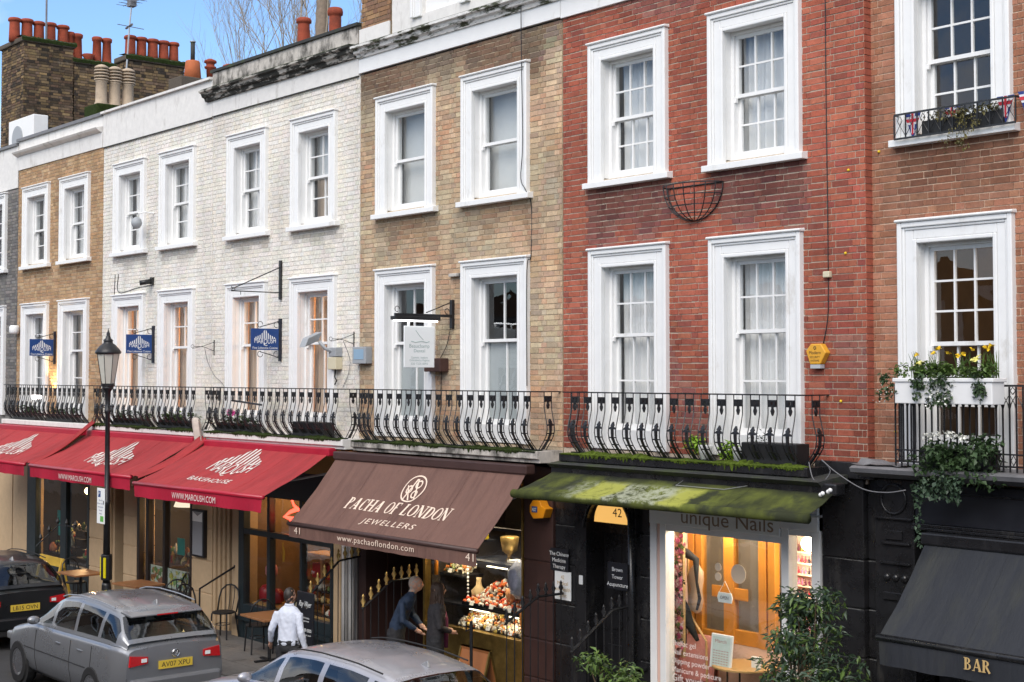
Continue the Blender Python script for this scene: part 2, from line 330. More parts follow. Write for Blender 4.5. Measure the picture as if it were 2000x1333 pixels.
M['car_grey'] = paint('grey_car_paint', (.44,.44,.48), .55, .26); M['car_dark'] = paint('dark_car_paint', (.26,.27,.29), .55, .26); M['car_black'] = paint('black_car_paint', (.015,.017,.02), .3, .3)
def carglass(name):
    m, nt, b = newmat(name); b.inputs['Base Color'].default_value = (.010,.012,.014,1); b.inputs['Roughness'].default_value = .05; b.inputs['Specular IOR Level'].default_value = .7; return m
M['car_glass'] = carglass('car_glass'); M['car_window'] = glassmat('car_window_glass', (.42,.46,.45), .05)

# text as flat mesh, returned as (verts2d, faces) with its lower-left at the origin and unit cap height
_tc = {}
def text2d(s, spacing=1.0):
    k = (s, spacing)
    if k in _tc: return _tc[k]
    cu = bpy.data.curves.new('t', 'FONT'); cu.body = s; cu.size = 1; cu.space_character = spacing; cu.resolution_u = 3
    ob = bpy.data.objects.new('t', cu); COL.objects.link(ob)
    dg = bpy.context.evaluated_depsgraph_get(); me = ob.evaluated_get(dg).to_mesh()
    vs = [(v.co.x, v.co.y) for v in me.vertices]; fs = [tuple(p.vertices) for p in me.polygons]
    ob.evaluated_get(dg).to_mesh_clear(); bpy.data.objects.remove(ob); bpy.data.curves.remove(cu)
    if vs:
        x0 = min(v[0] for v in vs); h = .69
        vs = [((x-x0)/h, y/h) for x, y in vs]
    _tc[k] = (vs, fs); return vs, fs
def lettering(mb, s, fn, height, width=None, shear=0, spacing=1.0, mi=0, center=None, warp=None):
    """adds the word to mb; fn(u,v) gives the 3-D point, u along the line from 0"""
    vs, fs = text2d(s, spacing); w = max(v[0] for v in vs)
    kx = (width / w) if width else height
    off = -w*kx/2 if center else 0
    pts = []
    for x, y in vs:
        yy = warp(x/w, y) if warp else y
        pts.append(fn(x*kx + off + shear*yy*height, yy*height))
    mb.add(pts, fs, mi); return w*kx

# ------------------------------------------------------------------ ground, pavement, road
g = MB(); g.quad((-400,-400,-.04),(400,-400,-.04),(400,400,-.04),(-400,400,-.04)); struct(g.build('ground', M['asphalt']))
g = MB(); g.quad((-200,-10.6,-.036),(60,-10.6,-.036),(60,-2.05,-.036),(-200,-2.05,-.036)); struct(g.build('road', M['asphalt']))
pav = MB(); pav.box(-200,60,-1.9,.6,-.3,.074); pavement = struct(pav.build('pavement', M['paving']))
kb = MB()
k = struct(MB().box(-200,60,-2.05,-1.9,-.3,.06).build('kerb', M['kerb'], None, False))
proto = {}
def slab_mesh(w, d):
    if (w, d) not in proto: proto[(w, d)] = MB().box(0, w, 0, d, -.05, 0).mesh('paving_slab', M['paving'])
    return proto[(w, d)]
x = -27.0
while x < -9.5:
    w = random.choice((.6, .75, .9))
    for j in range(3):
        o = bpy.data.objects.new('paving_slab', slab_mesh(w-.012, .6)); COL.objects.link(o); o.parent = pavement; o.location = (x, -1.89 + j*.612, .08+random.uniform(0,.003))
    x += w
far = MB(); far.box(-200,60,-13.6,-10.75,-.3,0); struct(far.build('pavement', M['paving']))

# ------------------------------------------------------------------ brickwork
def jit(c, a):
    k = 1 + random.uniform(-a, a); return (c[0]*k*random.uniform(.96,1.04), c[1]*k, c[2]*k*random.uniform(.95,1.05))
def sstep(a, b, x):
    t = min(max((x-a)/(b-a), 0), 1); return t*t*(3-2*t)
def wall_grid(x0, x1, z0, z1, ops, y, yback, mb):
    xs = sorted({x0, x1, *[v for o in ops for v in (o[0], o[1])]}); zs = sorted({z0, z1, *[v for o in ops for v in (o[2], o[3])]})
    for i in range(len(xs)-1):
        for j in range(len(zs)-1):
            cx, cz = (xs[i]+xs[i+1])/2, (zs[j]+zs[j+1])/2
            if cx < x0 or cx > x1 or cz < z0 or cz > z1: continue
            if any(o[0] < cx < o[1] and o[2] < cz < o[3] for o in ops): continue
            mb.quad((xs[i],y,zs[j]),(xs[i+1],y,zs[j]),(xs[i+1],y,zs[j+1]),(xs[i],y,zs[j+1]))
    for (a, b, c, d) in ops:
        mb.quad((a,y,c),(a,yback,c),(a,yback,d),(a,y,d)); mb.quad((b,yback,c),(b,y,c),(b,y,d),(b,yback,d))
        mb.quad((a,y,d),(a,yback,d),(b,yback,d),(b,y,d)); mb.quad((a,yback,c),(a,y,c),(b,y,c),(b,yback,c))
def brick_layer(wall, x0, x1, z0, z1, ops, palette, shade, mat, yf=0.0, proud=.010, singles=300, amt=.09, L=.225, H=.112, C=.075, joint=.0135, perp=.008, rough=.004, axis=0, wav=.0):
    """Flemish bond of real bricks in front of the mortar face; the nearest ones are objects of their own"""
    bricks = []; row = 0; z = z0
    while z < z1 - .02:
        zz1 = min(z + C - joint, z1); x = x0 - (0 if row % 2 else (L+H)/2 + (L-H)/2 * 0) - random.uniform(0,.02); k = row % 2
        while x < x1:
            w = L if k % 2 == 0 else H
            a, b = x + perp/2, x + w - perp/2
            a0, b0 = max(a, x0), min(b, x1)
            x += w; k += 1
            if b0 - a0 < .015: continue
            segs = [(a0, b0)]
            for (oa, ob, oc, od) in ops:
                if oc < zz1 and od > z:
                    ns = []
                    for s in segs:
                        if ob <= s[0] or oa >= s[1]: ns.append(s)
                        else:
                            if s[0] < oa - .012: ns.append((s[0], oa))
                            if s[1] > ob + .012: ns.append((ob, s[1]))
                    segs = ns
            for s in segs: bricks.append((s[0], s[1], z, zz1))
        z += C; row += 1
    big = MB(); big.c = []
    order = sorted(range(len(bricks)), key=lambda i: -bricks[i][0]) if axis == 0 else list(range(len(bricks)))
    single = set(order[:singles]); cache = {}
    for i, (a, b, c, d) in enumerate(bricks):
        pal = random.choice(palette); col = jit(pal, amt); f = shade((a+b)/2, (c+d)/2) if shade else 1
        col = tuple(q*f for q in col) if not isinstance(f, tuple) else tuple(q*p for q, p in zip(col, f))
        y = yf - random.uniform(0, rough)
        if i not in single: a += random.uniform(-.003,.003); b += random.uniform(-.003,.003); c += random.uniform(-.002,.002); d += random.uniform(-.002,.002)
        t1, t2 = random.uniform(-wav, wav), random.uniform(-wav, wav)
        if i in single:
            ff = f if isinstance(f, tuple) else (f, f, f); lv = random.choice((.92,1.0,1.07))
            w = round(b-a, 2); h = round(d-c, 3); qc = tuple(q*lv*max(.2, round(p*10)/10) for q, p in zip(pal, ff))
            key = (w, h, tuple(round(q, 4) for q in qc))
            if key not in cache:
                m = MB().box(0, w, 0, proud+.01, 0, h, skip=(4,)); m.c = [qc]*8; cache[key] = m.mesh('brick', mat)
            o = bpy.data.objects.new('brick', cache[key]); COL.objects.link(o); o.parent = wall; o.location = Vector((a, y, c)) - OFF[wall.name]
        else:
            if axis == 0:
                vs = [(a,y,c+t1),(b,y,c+t2),(b,y,d+t2),(a,y,d+t1),(a,y+proud+.01,c+t1),(b,y+proud+.01,c+t2),(b,y+proud+.01,d+t2),(a,y+proud+.01,d+t1)]
                fs = [(0,1,2,3),(0,4,5,1),(1,5,6,2),(2,6,7,3),(3,7,4,0)]
            else:
                X = axis_x(yf, y)
                vs = [(X,a,c),(X,b,c),(X,b,d),(X,a,d),(X-proud-.01,a,c),(X-proud-.01,b,c),(X-proud-.01,b,d),(X-proud-.01,a,d)]
                fs = [(0,1,2,3),(0,4,5,1),(1,5,6,2),(2,6,7,3),(3,7,4,0)]
            big.add(vs, fs); big.c += [col]*8
    if big.f: stuff(big.build('brickwork', mat, wall))
def axis_x(yf, y): return yf + (yf - y)

# ------------------------------------------------------------------ sash windows
def pane_tilt(x0, x1, z0, z1, y):
    a = random.uniform(-.004,.004); b = random.uniform(-.004,.004)
    return MB().add([(x0,y+a,z0),(x1,y-a,z0),(x1,y-a+b,z1),(x0,y+a+b,z1),(x0,y+a+.004,z0),(x1,y-a+.004,z0),(x1,y-a+b+.004,z1),(x0,y+a+b+.004,z1)], [(0,1,2,3),(7,6,5,4),(0,4,5,1),(1,5,6,2),(2,6,7,3),(3,7,4,0)])
def sash(win, x0, x1, z0, z1, y, cols, rows, stile=.045, top=.045, bot=.06, bar=.022, glass='glass', mat='white'):
    f = MB(); t = .042
    f.box(x0, x0+stile, y, y+t, z0, z1); f.box(x1-stile, x1, y, y+t, z0, z1)
    f.box(x0+stile, x1-stile, y+.001, y+t-.001, z1-top, z1-.001); f.box(x0+stile, x1-stile, y+.001, y+t-.001, z0+.001, z0+bot)
    gx0, gx1, gz0, gz1 = x0+stile, x1-stile, z0+bot, z1-top
    cw = (gx1-gx0)/cols; rh = (gz1-gz0)/rows
    for i in range(1, cols): f.box(gx0+cw*i-bar/2, gx0+cw*i+bar/2, y+.006, y+t-.004, gz0, gz1)
    for j in range(1, rows): f.box(gx0, gx1, y+.009, y+t-.007, gz0+rh*j-bar/2, gz0+rh*j+bar/2)
    s = f.build('sash', M[mat], win)
    for i in range(cols):
        for j in range(rows):
            pane_tilt(gx0+cw*i+.004, gx0+cw*(i+1)-.004, gz0+rh*j+.004, gz0+rh*(j+1)-.004, y+.02).build('pane', M[glass], win)
def folds(x0, x1, z0, z1, y, amp=.03, per=.11, n=70, pinch=0.0, seed=0):
    rnd = random.Random(seed); mb = MB(); ph = rnd.uniform(0,6); base = 0; rows = 7
    for j in range(rows+1):
        t = j/rows; z = z0 + (z1-z0)*t
        for i in range(n+1):
            u = i/n; xx = x0 + (x1-x0)*u; q = (1 - pinch*(1-t))
            xx = x0 + (xx-x0)*q
            yy = y + amp*math.sin(u*(x1-x0)/per*6.28+ph + .6*math.sin(u*9+ph)) * (.55+.45*(1-t)) + .012*math.sin(u*31+t*3)
            mb.v.append((xx, yy, z))
    for j in range(rows):
        for i in range(n): mb.f.append((j*(n+1)+i, j*(n+1)+i+1, (j+1)*(n+1)+i+1, (j+1)*(n+1)+i)); mb.m.append(0)
    return mb
def window(house, ox0, ox1, zb, zt, Y=0.0, up=(2,2), low=(2,2), sill=True, meet=.5, curtain=None, trim=.23, glass='glass', cap=True, seed=0):
    """painted stucco surround with mouldings, sill, two sashes, panes"""
    ix0, ix1, iz1 = ox0+trim, ox1-trim, zt-trim+.01
    s = MB(); p = .05
    def frame(a, w, y0, y1, eps):                     # three-sided moulding at distance a from the outer edge
        zf = zb-.06 if sill else zb
        s.box(ox0+a, ox0+a+w, Y+y0, Y+y1, zf, zt-a); s.box(ox1-a-w, ox1-a, Y+y0, Y+y1, zf, zt-a)
        s.box(ox0+a+w, ox1-a-w, Y+y0+eps, Y+y1, zt-a-w, zt-a-.001)
    frame(0, .055, -.075, .02, .0008); frame(.055, .03, -.055, .02, .0008); frame(.085, .10, -.040, .02, .0008); frame(.185, trim-.185, -.052, .02, .0008)
    if cap: s.prism([(Y+.02,zt-.0005),(Y-.09,zt-.0005),(Y-.105,zt+.018),(Y-.09,zt+.034),(Y+.02,zt+.045)], ox0-.018, ox1+.018)
    w = s.build('window', M['white'], house, bevel=.010)
    # reveal lining, sash box
    r = MB(); yr = Y+.02; yb = Y+.145
    r.box(ix0-.02, ix0, yr, yb+.12, zb, iz1); r.box(ix1, ix1+.02, yr, yb+.12, zb, iz1); r.box(ix0, ix1, yr, yb+.12, iz1-.001, iz1+.02)
    r.box(ix0, ix0+.045, yb-.035, yb+.11, zb, iz1-.001); r.box(ix1-.045, ix1, yb-.035, yb+.11, zb, iz1-.001); r.box(ix0+.045, ix1-.045, yb-.034, yb+.11, iz1-.045, iz1-.002)
    r.build('sash_box', M['white'], w)
    bz = zb + (.10 if sill else .25)
    if sill:
        q = MB(); q.prism([(Y+.14,zb-.02),(Y-.11,zb-.055),(Y-.11,zb-.13),(Y+.02,zb-.13),(Y+.02,zb-.11),(Y+.14,zb-.11)], ox0-.07, ox1+.07); q.build('sill', M['white'], w, bevel=.006)
        MB().box(ix0, ix1, Y+.10, Y+.26, zb-.06, zb+.03).build('inner_sill', M['white'], w)
        bz = zb + .03
    else:
        MB().box(ix0, ix1, Y+.06, Y+.26, zb, bz).build('panel', M['white'], w)
    sx0, sx1, sz1 = ix0+.045, ix1-.045, iz1-.045
    mz = bz + (sz1-bz)*(1-meet)
    sash(w, sx0, sx1, mz-.02, sz1, yb, up[0], up[1], bot=.045, glass=glass); sash(w, sx0, sx1, bz, mz+.02, yb+.047, low[0], low[1], top=.045, bot=.075, glass=glass)
    MB().box(sx0-.012, sx0+.03, yb-.03, yb+.0, mz-.075, mz-.022).box(sx1-.03, sx1+.012, yb-.03, yb, mz-.075, mz-.022).build('sash_horn', M['white'], w)
    yc = Y + .36
    if curtain == 'blind':
        MB().box(sx0-.1, sx1+.1, yc, yc+.012, bz-.05, sz1+.1).build('blind', M['blind'], w)
    elif curtain == 'lace':
        folds(sx0-.05, sx1+.1, bz-.05, sz1+.1, yc, .035, .13, pinch=.02, seed=seed).build('curtain', M['lace'], w, True)
    elif curtain == 'net':
        folds(sx0-.05, sx1+.1, bz-.05, sz1+.1, yc, .03, .10, seed=seed).build('curtain', M['net'], w, True)
    elif curtain == 'side':
        folds(sx0-.12, sx0+.22, bz-.05, sz1+.1, yc, .03, .08, 24, seed=seed).build('curtain', M['beige_curtain'], w, True)
        folds(sx1-.05, sx1+.3, bz-.05, sz1+.1, yc+.02, .03, .08, 24, seed=seed+1).build('curtain', M['beige_curtain'], w, True)
    elif curtain == 'voile':
        folds(sx0-.12, sx0+.34, bz-.05, sz1+.1, yc, .03, .09, 30, pinch=.25, seed=seed).build('curtain', M['lace'], w, True)
        folds(sx1-.30, sx1+.2, bz-.05, sz1+.1, yc+.03, .03, .09, 30, seed=seed+1).build('curtain', M['lace'], w, True)
    elif curtain == 'half':
        MB().box(sx0-.1, sx1+.1, yc, yc+.012, bz+(sz1-bz)*.52, sz1+.1).build('blind', M['blind'], w)
        folds(sx0-.12, sx0+.18, bz-.05, sz1+.1, yc+.05, .03, .08, 20, seed=seed).build('curtain', M['beige_curtain'], w, True)
    elif curtain == 'film':
        MB().box(sx0+.0, sx1, yb+.094, yb+.097, bz, mz-.01).build('frosted_film', M['frost'], w)
    return w
def opening(ox0, ox1, zb, zt): return (ox0+.14, ox1-.14, zb-.02, zt-.12)
def room(house, x0, x1, z0, z1, mat, y0=.28, y1=4.2):
    m = MB(); a = [(x0,y0),(x1,y0),(x1,y1),(x0,y1)]
    m.quad((x0,y0,z0),(x1,y0,z0),(x1,y1,z0),(x0,y1,z0)); m.quad((x0,y1,z1),(x1,y1,z1),(x1,y0,z1),(x0,y0,z1))
    m.quad((x0,y1,z0),(x1,y1,z0),(x1,y1,z1),(x0,y1,z1)); m.quad((x0,y0,z0),(x0,y1,z0),(x0,y1,z1),(x0,y0,z1)); m.quad((x1,y1,z0),(x1,y0,z0),(x1,y0,z1),(x1,y1,z1))
    return m.build('room', M[mat], house)
def point_lamp(parent, name, p, r, watts, col=(1,.62,.30), strength=8):
    MB().ball(p, r, 8).build(name, emis(name+'_glow', col, strength), parent, True)
    l = bpy.data.lights.new(name+'_light', 'POINT'); l.energy = watts; l.color = col; l.shadow_soft_size = r*1.3
    o = bpy.data.objects.new(name+'_light', l); COL.objects.link(o); o.parent = parent; o.location = Vector((p[0], p[1]-r*1.6 if False else p[1], p[2]-r*2.6)) - OFF[parent.name]

ZB2, ZT2, ZB1, ZT1 = 7.34, 9.12, 3.79, 6.385
def house(label, x0, x1, wins, pal, mort, shade, brick='brick', Y=0.0, ztop=9.6, zb=3.78, singles=300, up2=(2,2), low2=(2,2), up1=(2,2), low1=(2,1), c2=None, c1=None, r2='room', r1='room', meet1=.40, lamp1=False, wav=0, trim2=True, proud=.010, amt=.09, depth=8.0, film=False):
    h = thing('terraced_house', label, 'house', ((x0+x1)/2, Y, 0), 'terraced houses along the street')
    ops = []
    for (a, b) in wins: ops += [opening(a, b, ZB2, ZT2), opening(a, b, ZB1, ZT1)]
    m = MB(); wall_grid(x0, x1, 3.56, ztop, ops, Y+.006, Y+.30, m)
    m.quad((x1,Y+.006,3.56),(x1,Y+.5,3.56),(x1,Y+.5,ztop),(x1,Y+.006,ztop)); m.quad((x0,Y+.5,3.56),(x0,Y+.006,3.56),(x0,Y+.006,ztop),(x0,Y+.5,ztop))
    w = m.build('wall', M[mort], h)
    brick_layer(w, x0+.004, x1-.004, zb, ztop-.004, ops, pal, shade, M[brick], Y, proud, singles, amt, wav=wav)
    for i, (a, b) in enumerate(wins):
        window(h, a, b, ZB2, ZT2, Y, up2, low2, True, .5, c2[i] if c2 else None, seed=i+int(abs(x0)*7))
        window(h, a, b, ZB1, ZT1, Y, up1, low1, False, meet1, c1[i] if c1 else None, seed=i+int(abs(x0)*5))
    room(h, x0+.1, x1-.1, 3.75, 6.75, r1, Y+.302); room(h, x0+.1, x1-.1, 6.95, 9.5, r2, Y+.302)
    if lamp1:
        for (a, b) in wins: point_lamp(h, 'pendant_lamp', ((a+b)/2+.3, Y+2.0, 5.9), .13, 55 if lamp1 is True else lamp1)  # in the right-hand house these are added, unseen, to brighten its near-black panes
    MB().box(x0, x1, Y+.32, Y+depth, 9.55, 9.85).build('roof', M['slate'], h)
    b = MB(); b.quad((x1,Y+.3,0),(x1,Y+depth,0),(x1,Y+depth,9.55),(x1,Y+.3,9.55)); b.quad((x0,Y+depth,0),(x0,Y+.3,0),(x0,Y+.3,9.55),(x0,Y+depth,9.55)); b.quad((x1,Y+depth,0),(x0,Y+depth,0),(x0,Y+depth,9.55),(x1,Y+depth,9.55))
    b.build('party_wall', M['mortar_dark'], h)
    return h
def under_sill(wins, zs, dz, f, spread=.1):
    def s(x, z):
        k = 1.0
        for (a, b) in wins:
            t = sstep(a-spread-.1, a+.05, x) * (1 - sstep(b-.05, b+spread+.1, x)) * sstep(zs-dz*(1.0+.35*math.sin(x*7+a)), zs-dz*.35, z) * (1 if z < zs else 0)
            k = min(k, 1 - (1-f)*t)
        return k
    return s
WB = [(-33.58,-32.07),(-31.43,-29.90)]; WC = [(-28.65,-27.2),(-26.55,-25.1)]; WD = [(-23.83,-22.43),(-21.6,-20.2)]
WE = [(-19.03,-17.52),(-16.83,-15.34)]; WF = [(-14.09,-12.67),(-11.96,-10.56)]; WG = [(-9.34,-7.97),(-7.2,-5.83)]; WA = [(-38.2,-36.75),(-36.15,-34.65)]
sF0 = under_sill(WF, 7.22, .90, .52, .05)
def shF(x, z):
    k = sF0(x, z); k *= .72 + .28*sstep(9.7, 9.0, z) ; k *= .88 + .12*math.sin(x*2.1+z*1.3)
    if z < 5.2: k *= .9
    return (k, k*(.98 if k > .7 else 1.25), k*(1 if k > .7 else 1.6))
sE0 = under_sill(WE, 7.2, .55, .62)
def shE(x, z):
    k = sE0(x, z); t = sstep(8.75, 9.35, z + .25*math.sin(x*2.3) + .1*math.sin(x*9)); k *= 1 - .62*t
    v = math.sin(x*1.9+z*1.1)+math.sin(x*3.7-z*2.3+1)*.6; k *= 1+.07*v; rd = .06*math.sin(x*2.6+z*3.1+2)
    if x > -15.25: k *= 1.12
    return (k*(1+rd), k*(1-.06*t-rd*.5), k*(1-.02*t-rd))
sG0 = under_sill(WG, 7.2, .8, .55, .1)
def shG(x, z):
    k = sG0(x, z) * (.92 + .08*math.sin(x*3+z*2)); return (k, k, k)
def shW(wins, dz, f):
    s0 = under_sill(wins, 7.2, dz, f, .0)
    def s(x, z):
        k = s0(x, z); k *= .97 + .03*math.sin(x*1.7+z*2.9); return (k, k*(.97+.03*k), k*(.92+.08*k))
    return s
hA = house('grey brick house at the far left edge of the terrace', -39.2, -33.99, WA, [(.19,.18,.17),(.15,.14,.135),(.24,.22,.20)], 'mortar_grey', None, singles=0, c2=['voile','voile'], c1=['side','side'])
hB = house('tan brick house with white parapet, second from the left', -33.97, -29.27, WB, [(.48,.315,.18),(.43,.27,.15),(.52,.355,.21),(.38,.235,.135),(.46,.28,.15)], 'mortar_tan', under_sill(WB, 7.2, .3, .6), singles=0, up1=(2,2), low1=(2,2), c2=['half','voile'], c1=['voile','side'], lamp1=False)
hC = house('white painted brick house with plain smooth parapet', -29.25, -24.47, WC, [(.82,.775,.695),(.81,.76,.68),(.83,.785,.71)], 'mortar_white', shW(WC, .3, .62), 'brick_paint', singles=0, amt=.03, c2=['net','voile'], c1=['side','side'], r1='room_warm', lamp1=True, wav=.003, proud=.003)
hD = house('white painted brick house under a soot-blackened cornice', -24.45, -19.56, WD, [(.82,.77,.685),(.805,.755,.67),(.83,.78,.70)], 'mortar_white', shW(WD, .28, .62), 'brick_paint', singles=0, amt=.035, c2=['voile','half'], c1=['side','side'], r1='room_warm', lamp1=True, wav=.003, proud=.003)
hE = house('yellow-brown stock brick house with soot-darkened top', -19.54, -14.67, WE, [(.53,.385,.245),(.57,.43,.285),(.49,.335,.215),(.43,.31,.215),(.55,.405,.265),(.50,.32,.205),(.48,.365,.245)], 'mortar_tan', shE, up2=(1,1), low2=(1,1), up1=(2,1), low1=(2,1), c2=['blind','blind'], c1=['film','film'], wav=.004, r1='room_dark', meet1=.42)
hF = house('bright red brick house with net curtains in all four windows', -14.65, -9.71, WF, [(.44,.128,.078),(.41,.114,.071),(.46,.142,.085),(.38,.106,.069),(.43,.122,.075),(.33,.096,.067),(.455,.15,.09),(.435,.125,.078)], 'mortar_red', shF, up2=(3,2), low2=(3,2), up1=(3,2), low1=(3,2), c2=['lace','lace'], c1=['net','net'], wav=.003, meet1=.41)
hG = house('orange-brown brick house at the right edge, with window boxes', -9.71, -4.8, WG, [(.44,.205,.125),(.40,.18,.11),(.46,.22,.137),(.37,.165,.10),(.425,.185,.112)], 'mortar_pale', shG, Y=.12, up2=(3,2), low2=(3,2), up1=(3,3), low1=(3,3), r2='room_brown', r1='room_dim', ztop=10.4, meet1=.5, lamp1=2)  # lamp1 adds unseen pendants here to brighten the near-black panes
# brick return of the red house where it stands proud of its neighbour
wf = [c for c in hF.children if c.name.startswith('wall')][0]
rb = MB(); rb.c = []
z = 3.78; kk = 0
while z < 9.55:
    y = .004
    rb.box(-9.712, -9.698, y, .125, z, z+.065); rb.c += [jit((.38,.108,.068), .12)]*8; z += .075
rb.build('corner_brickwork', M['brick'], wf)

# ------------------------------------------------------------------ friezes, cornices, parapets
def band(h, name, x0, x1, y0, y1, z0, z1, mat, bevel=.004): return MB().box(x0, x1, y0, y1, z0, z1).build(name, M[mat], h, bevel=bevel)
# A
band(hA, 'parapet', -39.2, -34.0, -.02, .35, 9.2, 10.2, 'white_dirty'); band(hA, 'coping', -39.2, -33.99, -.07, .42, 10.2, 10.27, 'lead')
# B
band(hB, 'frieze', -33.97, -29.28, -.03, .35, 9.6, 9.93, 'white_dirty')
MB().prism([(.3,9.93),(-.05,9.93),(-.14,9.98),(-.17,10.02),(-.05,10.05),(.3,10.05)], -34.02, -29.30).build('cornice', M['white_dirty'], hB)
band(hB, 'parapet', -33.95, -29.28, -.015, .35, 10.05, 10.28, 'white_dirty'); band(hB, 'coping', -33.99, -29.27, -.07, .42, 10.28, 10.35, 'lead')
# C
band(hC, 'parapet', -29.25, -24.47, -.025, .35, 9.58, 10.30, 'white_dirty'); 
MB().prism([(.42,10.30),(-.09,10.30),(-.09,10.345),(.42,10.38)], -29.27, -24.46).build('coping', M['white_dirty'], hC)
MB().box(-29.25,-24.47,-.034,-.02,9.572,9.592).build('string_course', M['lead_dark'], hC)
# D
band(hD, 'frieze', -24.45, -19.57, -.03, .35, 9.60, 9.89, 'white_dirty'); MB().box(-24.45,-19.57,-.038,-.02,9.585,9.60).build('string_course', M['lead_dark'], hD)
MB().prism([(.3,9.89),(-.08,9.89),(-.10,9.95),(-.15,9.97),(-.17,10.03),(-.22,10.05),(-.22,10.085),(.3,10.11)], -24.64, -19.60).build('cornice', M['cornice_black'], hD)
MB().prism([(.3,10.1105),(-.21,10.088),(-.19,10.105),(.3,10.13)], -24.6, -19.62).build('moss_growth', M['moss_dark'], hD)
band(hD, 'parapet', -24.46, -19.60, -.02, .35, 10.13, 10.42, 'render_old'); band(hD, 'coping', -24.5, -19.58, -.06, .42, 10.42, 10.475, 'lead_dark')
# E (frieze and cornice run on over F)
for h, a, b in ((hE, -19.55, -14.67), (hF, -14.66, -9.72)):
    band(h, 'frieze', a, b, -.04, .35, 9.625 if h is hE else 9.605, 9.86, 'white')
    MB().prism([(.3,9.86),(-.07,9.86),(-.09,9.91),(-.14,9.93),(-.16,9.985),(-.21,10.0),(-.21,10.04),(.3,10.08)], a+.0, b).build('cornice', M['cornice_peel'], h)
    MB().prism([(.3,10.0805),(-.2,10.043),(-.17,10.06),(.3,10.10)], a+.01, b-.01).build('moss_growth', M['moss_dark'], h)
attic_op = (-17.99+.1, -16.8-.1, 10.3, 12.2)
m = MB(); wall_grid(-18.7, -9.72, 10.1, 13.0, [attic_op], .02, .30, m); m.quad((-18.7,.5,10.1),(-18.7,.02,10.1),(-18.7,.02,13),(-18.7,.5,13)); aw_ = m.build('attic_wall', M['white_dirty'], hE)
window(hE, -18.13, -16.70, 10.26, 12.3, .02, (1,1), (1,1), False, .5, 'blind')
room(hE, -18.6, -14.8, 10.1, 12.9, 'room', .32)
# brick party stack left of the attic
cs = thing('chimney_stack', 'yellow brick stack beside the white attic storey, cut by the top of the photo', 'chimney', (-19.1, .2, 10.1))
w = MB().box(-19.52,-18.74,.016,1.4,10.1,13.0).build('stack_core', M['mortar_tan'], cs)
brick_layer(w, -19.53, -18.73, 10.32, 13.0, [], [(.36,.22,.12),(.30,.17,.09),(.24,.14,.09)], None, M['brick'], .005, .010, 0)
MB().box(-19.55,-18.72,-.03,.0,10.1,10.34).build('stack_base', M['white_dirty'], cs)

# ------------------------------------------------------------------ terrace across the street (mirrored in the panes)
op = thing('terraced_house', 'brown brick terrace across the street, seen only as a reflection in the window panes', 'house', (-20, -14.4, 0))
m = MB(); ops = []
for i in range(24):
    for zz in ((.6,3.0),(4.2,6.2)): ops.append((-62+i*3.4, -60.7+i*3.4, *zz))
w = MB(); wall_grid(-64, 20, -.1, 7.0, ops, -14.4, -14.75, w); w.quad((-64,-14.4,7.0),(20,-14.4,7.0),(20,-24,7.0),(-64,-24,7.0)); w.build('wall', simple('opposite_brick', (.20,.115,.07), .9, 0, 1.2, .4), op)
gl = MB(); tr = MB()
for (a, b, c, d) in ops:
    gl.quad((b,-14.65,c),(a,-14.65,c),(a,-14.65,d),(b,-14.65,d))
    for (p, q, r, s) in ((a-.16,a,c-.1,d+.16),(b,b+.16,c-.1,d+.16),(a,b,d,d+.16),(a,b,c-.1,c)): tr.box(p, q, -14.45, -14.33, r, s)
    tr.box((a+b)/2-.03,(a+b)/2+.03,-14.63,-14.58,c,d); tr.box(a,b,-14.63,-14.59,(c+d)/2-.03,(c+d)/2+.03)
gl.build('window', M['car_glass'], op); tr.build('window_trim', M['white'], op)

# ------------------------------------------------------------------ balconies
PROF = [(0,0),(-.10,0),(-.22,.0),(-.32,-.022),(-.42,-.05),(-.50,-.060),(-.58,-.045),(-.66,.005),(-.73,.065),(-.785,.115)]   # (dz, dy) from the rail
def prof_y(dz):
    for (z1, y1), (z2, y2) in zip(PROF, PROF[1:]):
        if z2 <= dz <= z1: return y1 + (y2-y1)*(z1-dz)/(z1-z2)
    return PROF[-1][1]
def baluster_mesh():
    m = MB()
    for sx in (-.066, .066): m.tube([(sx, dy, dz) for dz, dy in PROF], .0070, 5)
    # leaf casting under the rail, with a drop
    m.box(-.062,.062,-.012,.012,-.075,-.055); m.box(-.05,-.012,-.014,.014,-.115,-.075); m.box(.012,.05,-.014,.014,-.115,-.075); m.box(-.058,.058,-.010,.010,-.135,-.112)
    m.plate([(-.012,-.135),(.012,-.135),(.012,-.155),(.024,-.18),(.014,-.21),(0,-.235),(-.014,-.21),(-.024,-.18),(-.012,-.155)], -.010, .010)
    # figure casting in the belly
    def pl(z0, z1, w0, w1, t=.012):
        y0, y1 = prof_y(z0), prof_y(z1)
        m.add([(-w0,y0-t,z0),(w0,y0-t,z0),(w1,y1-t,z1),(-w1,y1-t,z1),(-w0,y0+t,z0),(w0,y0+t,z0),(w1,y1+t,z1),(-w1,y1+t,z1)], [(0,3,2,1),(4,5,6,7),(0,1,5,4),(1,2,6,5),(2,3,7,6),(3,0,4,7)])
    pl(-.36,-.385,.002,.016); pl(-.385,-.405,.016,.030); pl(-.405,-.42,.030,.014); pl(-.42,-.44,.022,.05); pl(-.44,-.455,.066,.066,.008); pl(-.455,-.55,.017,.014); pl(-.55,-.565,.066,.066,.008)
    pl(-.565,-.64,.015,.013); pl(-.64,-.655,.066,.066,.008); pl(-.655,-.78,.014,.024)
    return m.mesh('baluster', M['iron'])
BAL = baluster_mesh()
RZ = 4.525
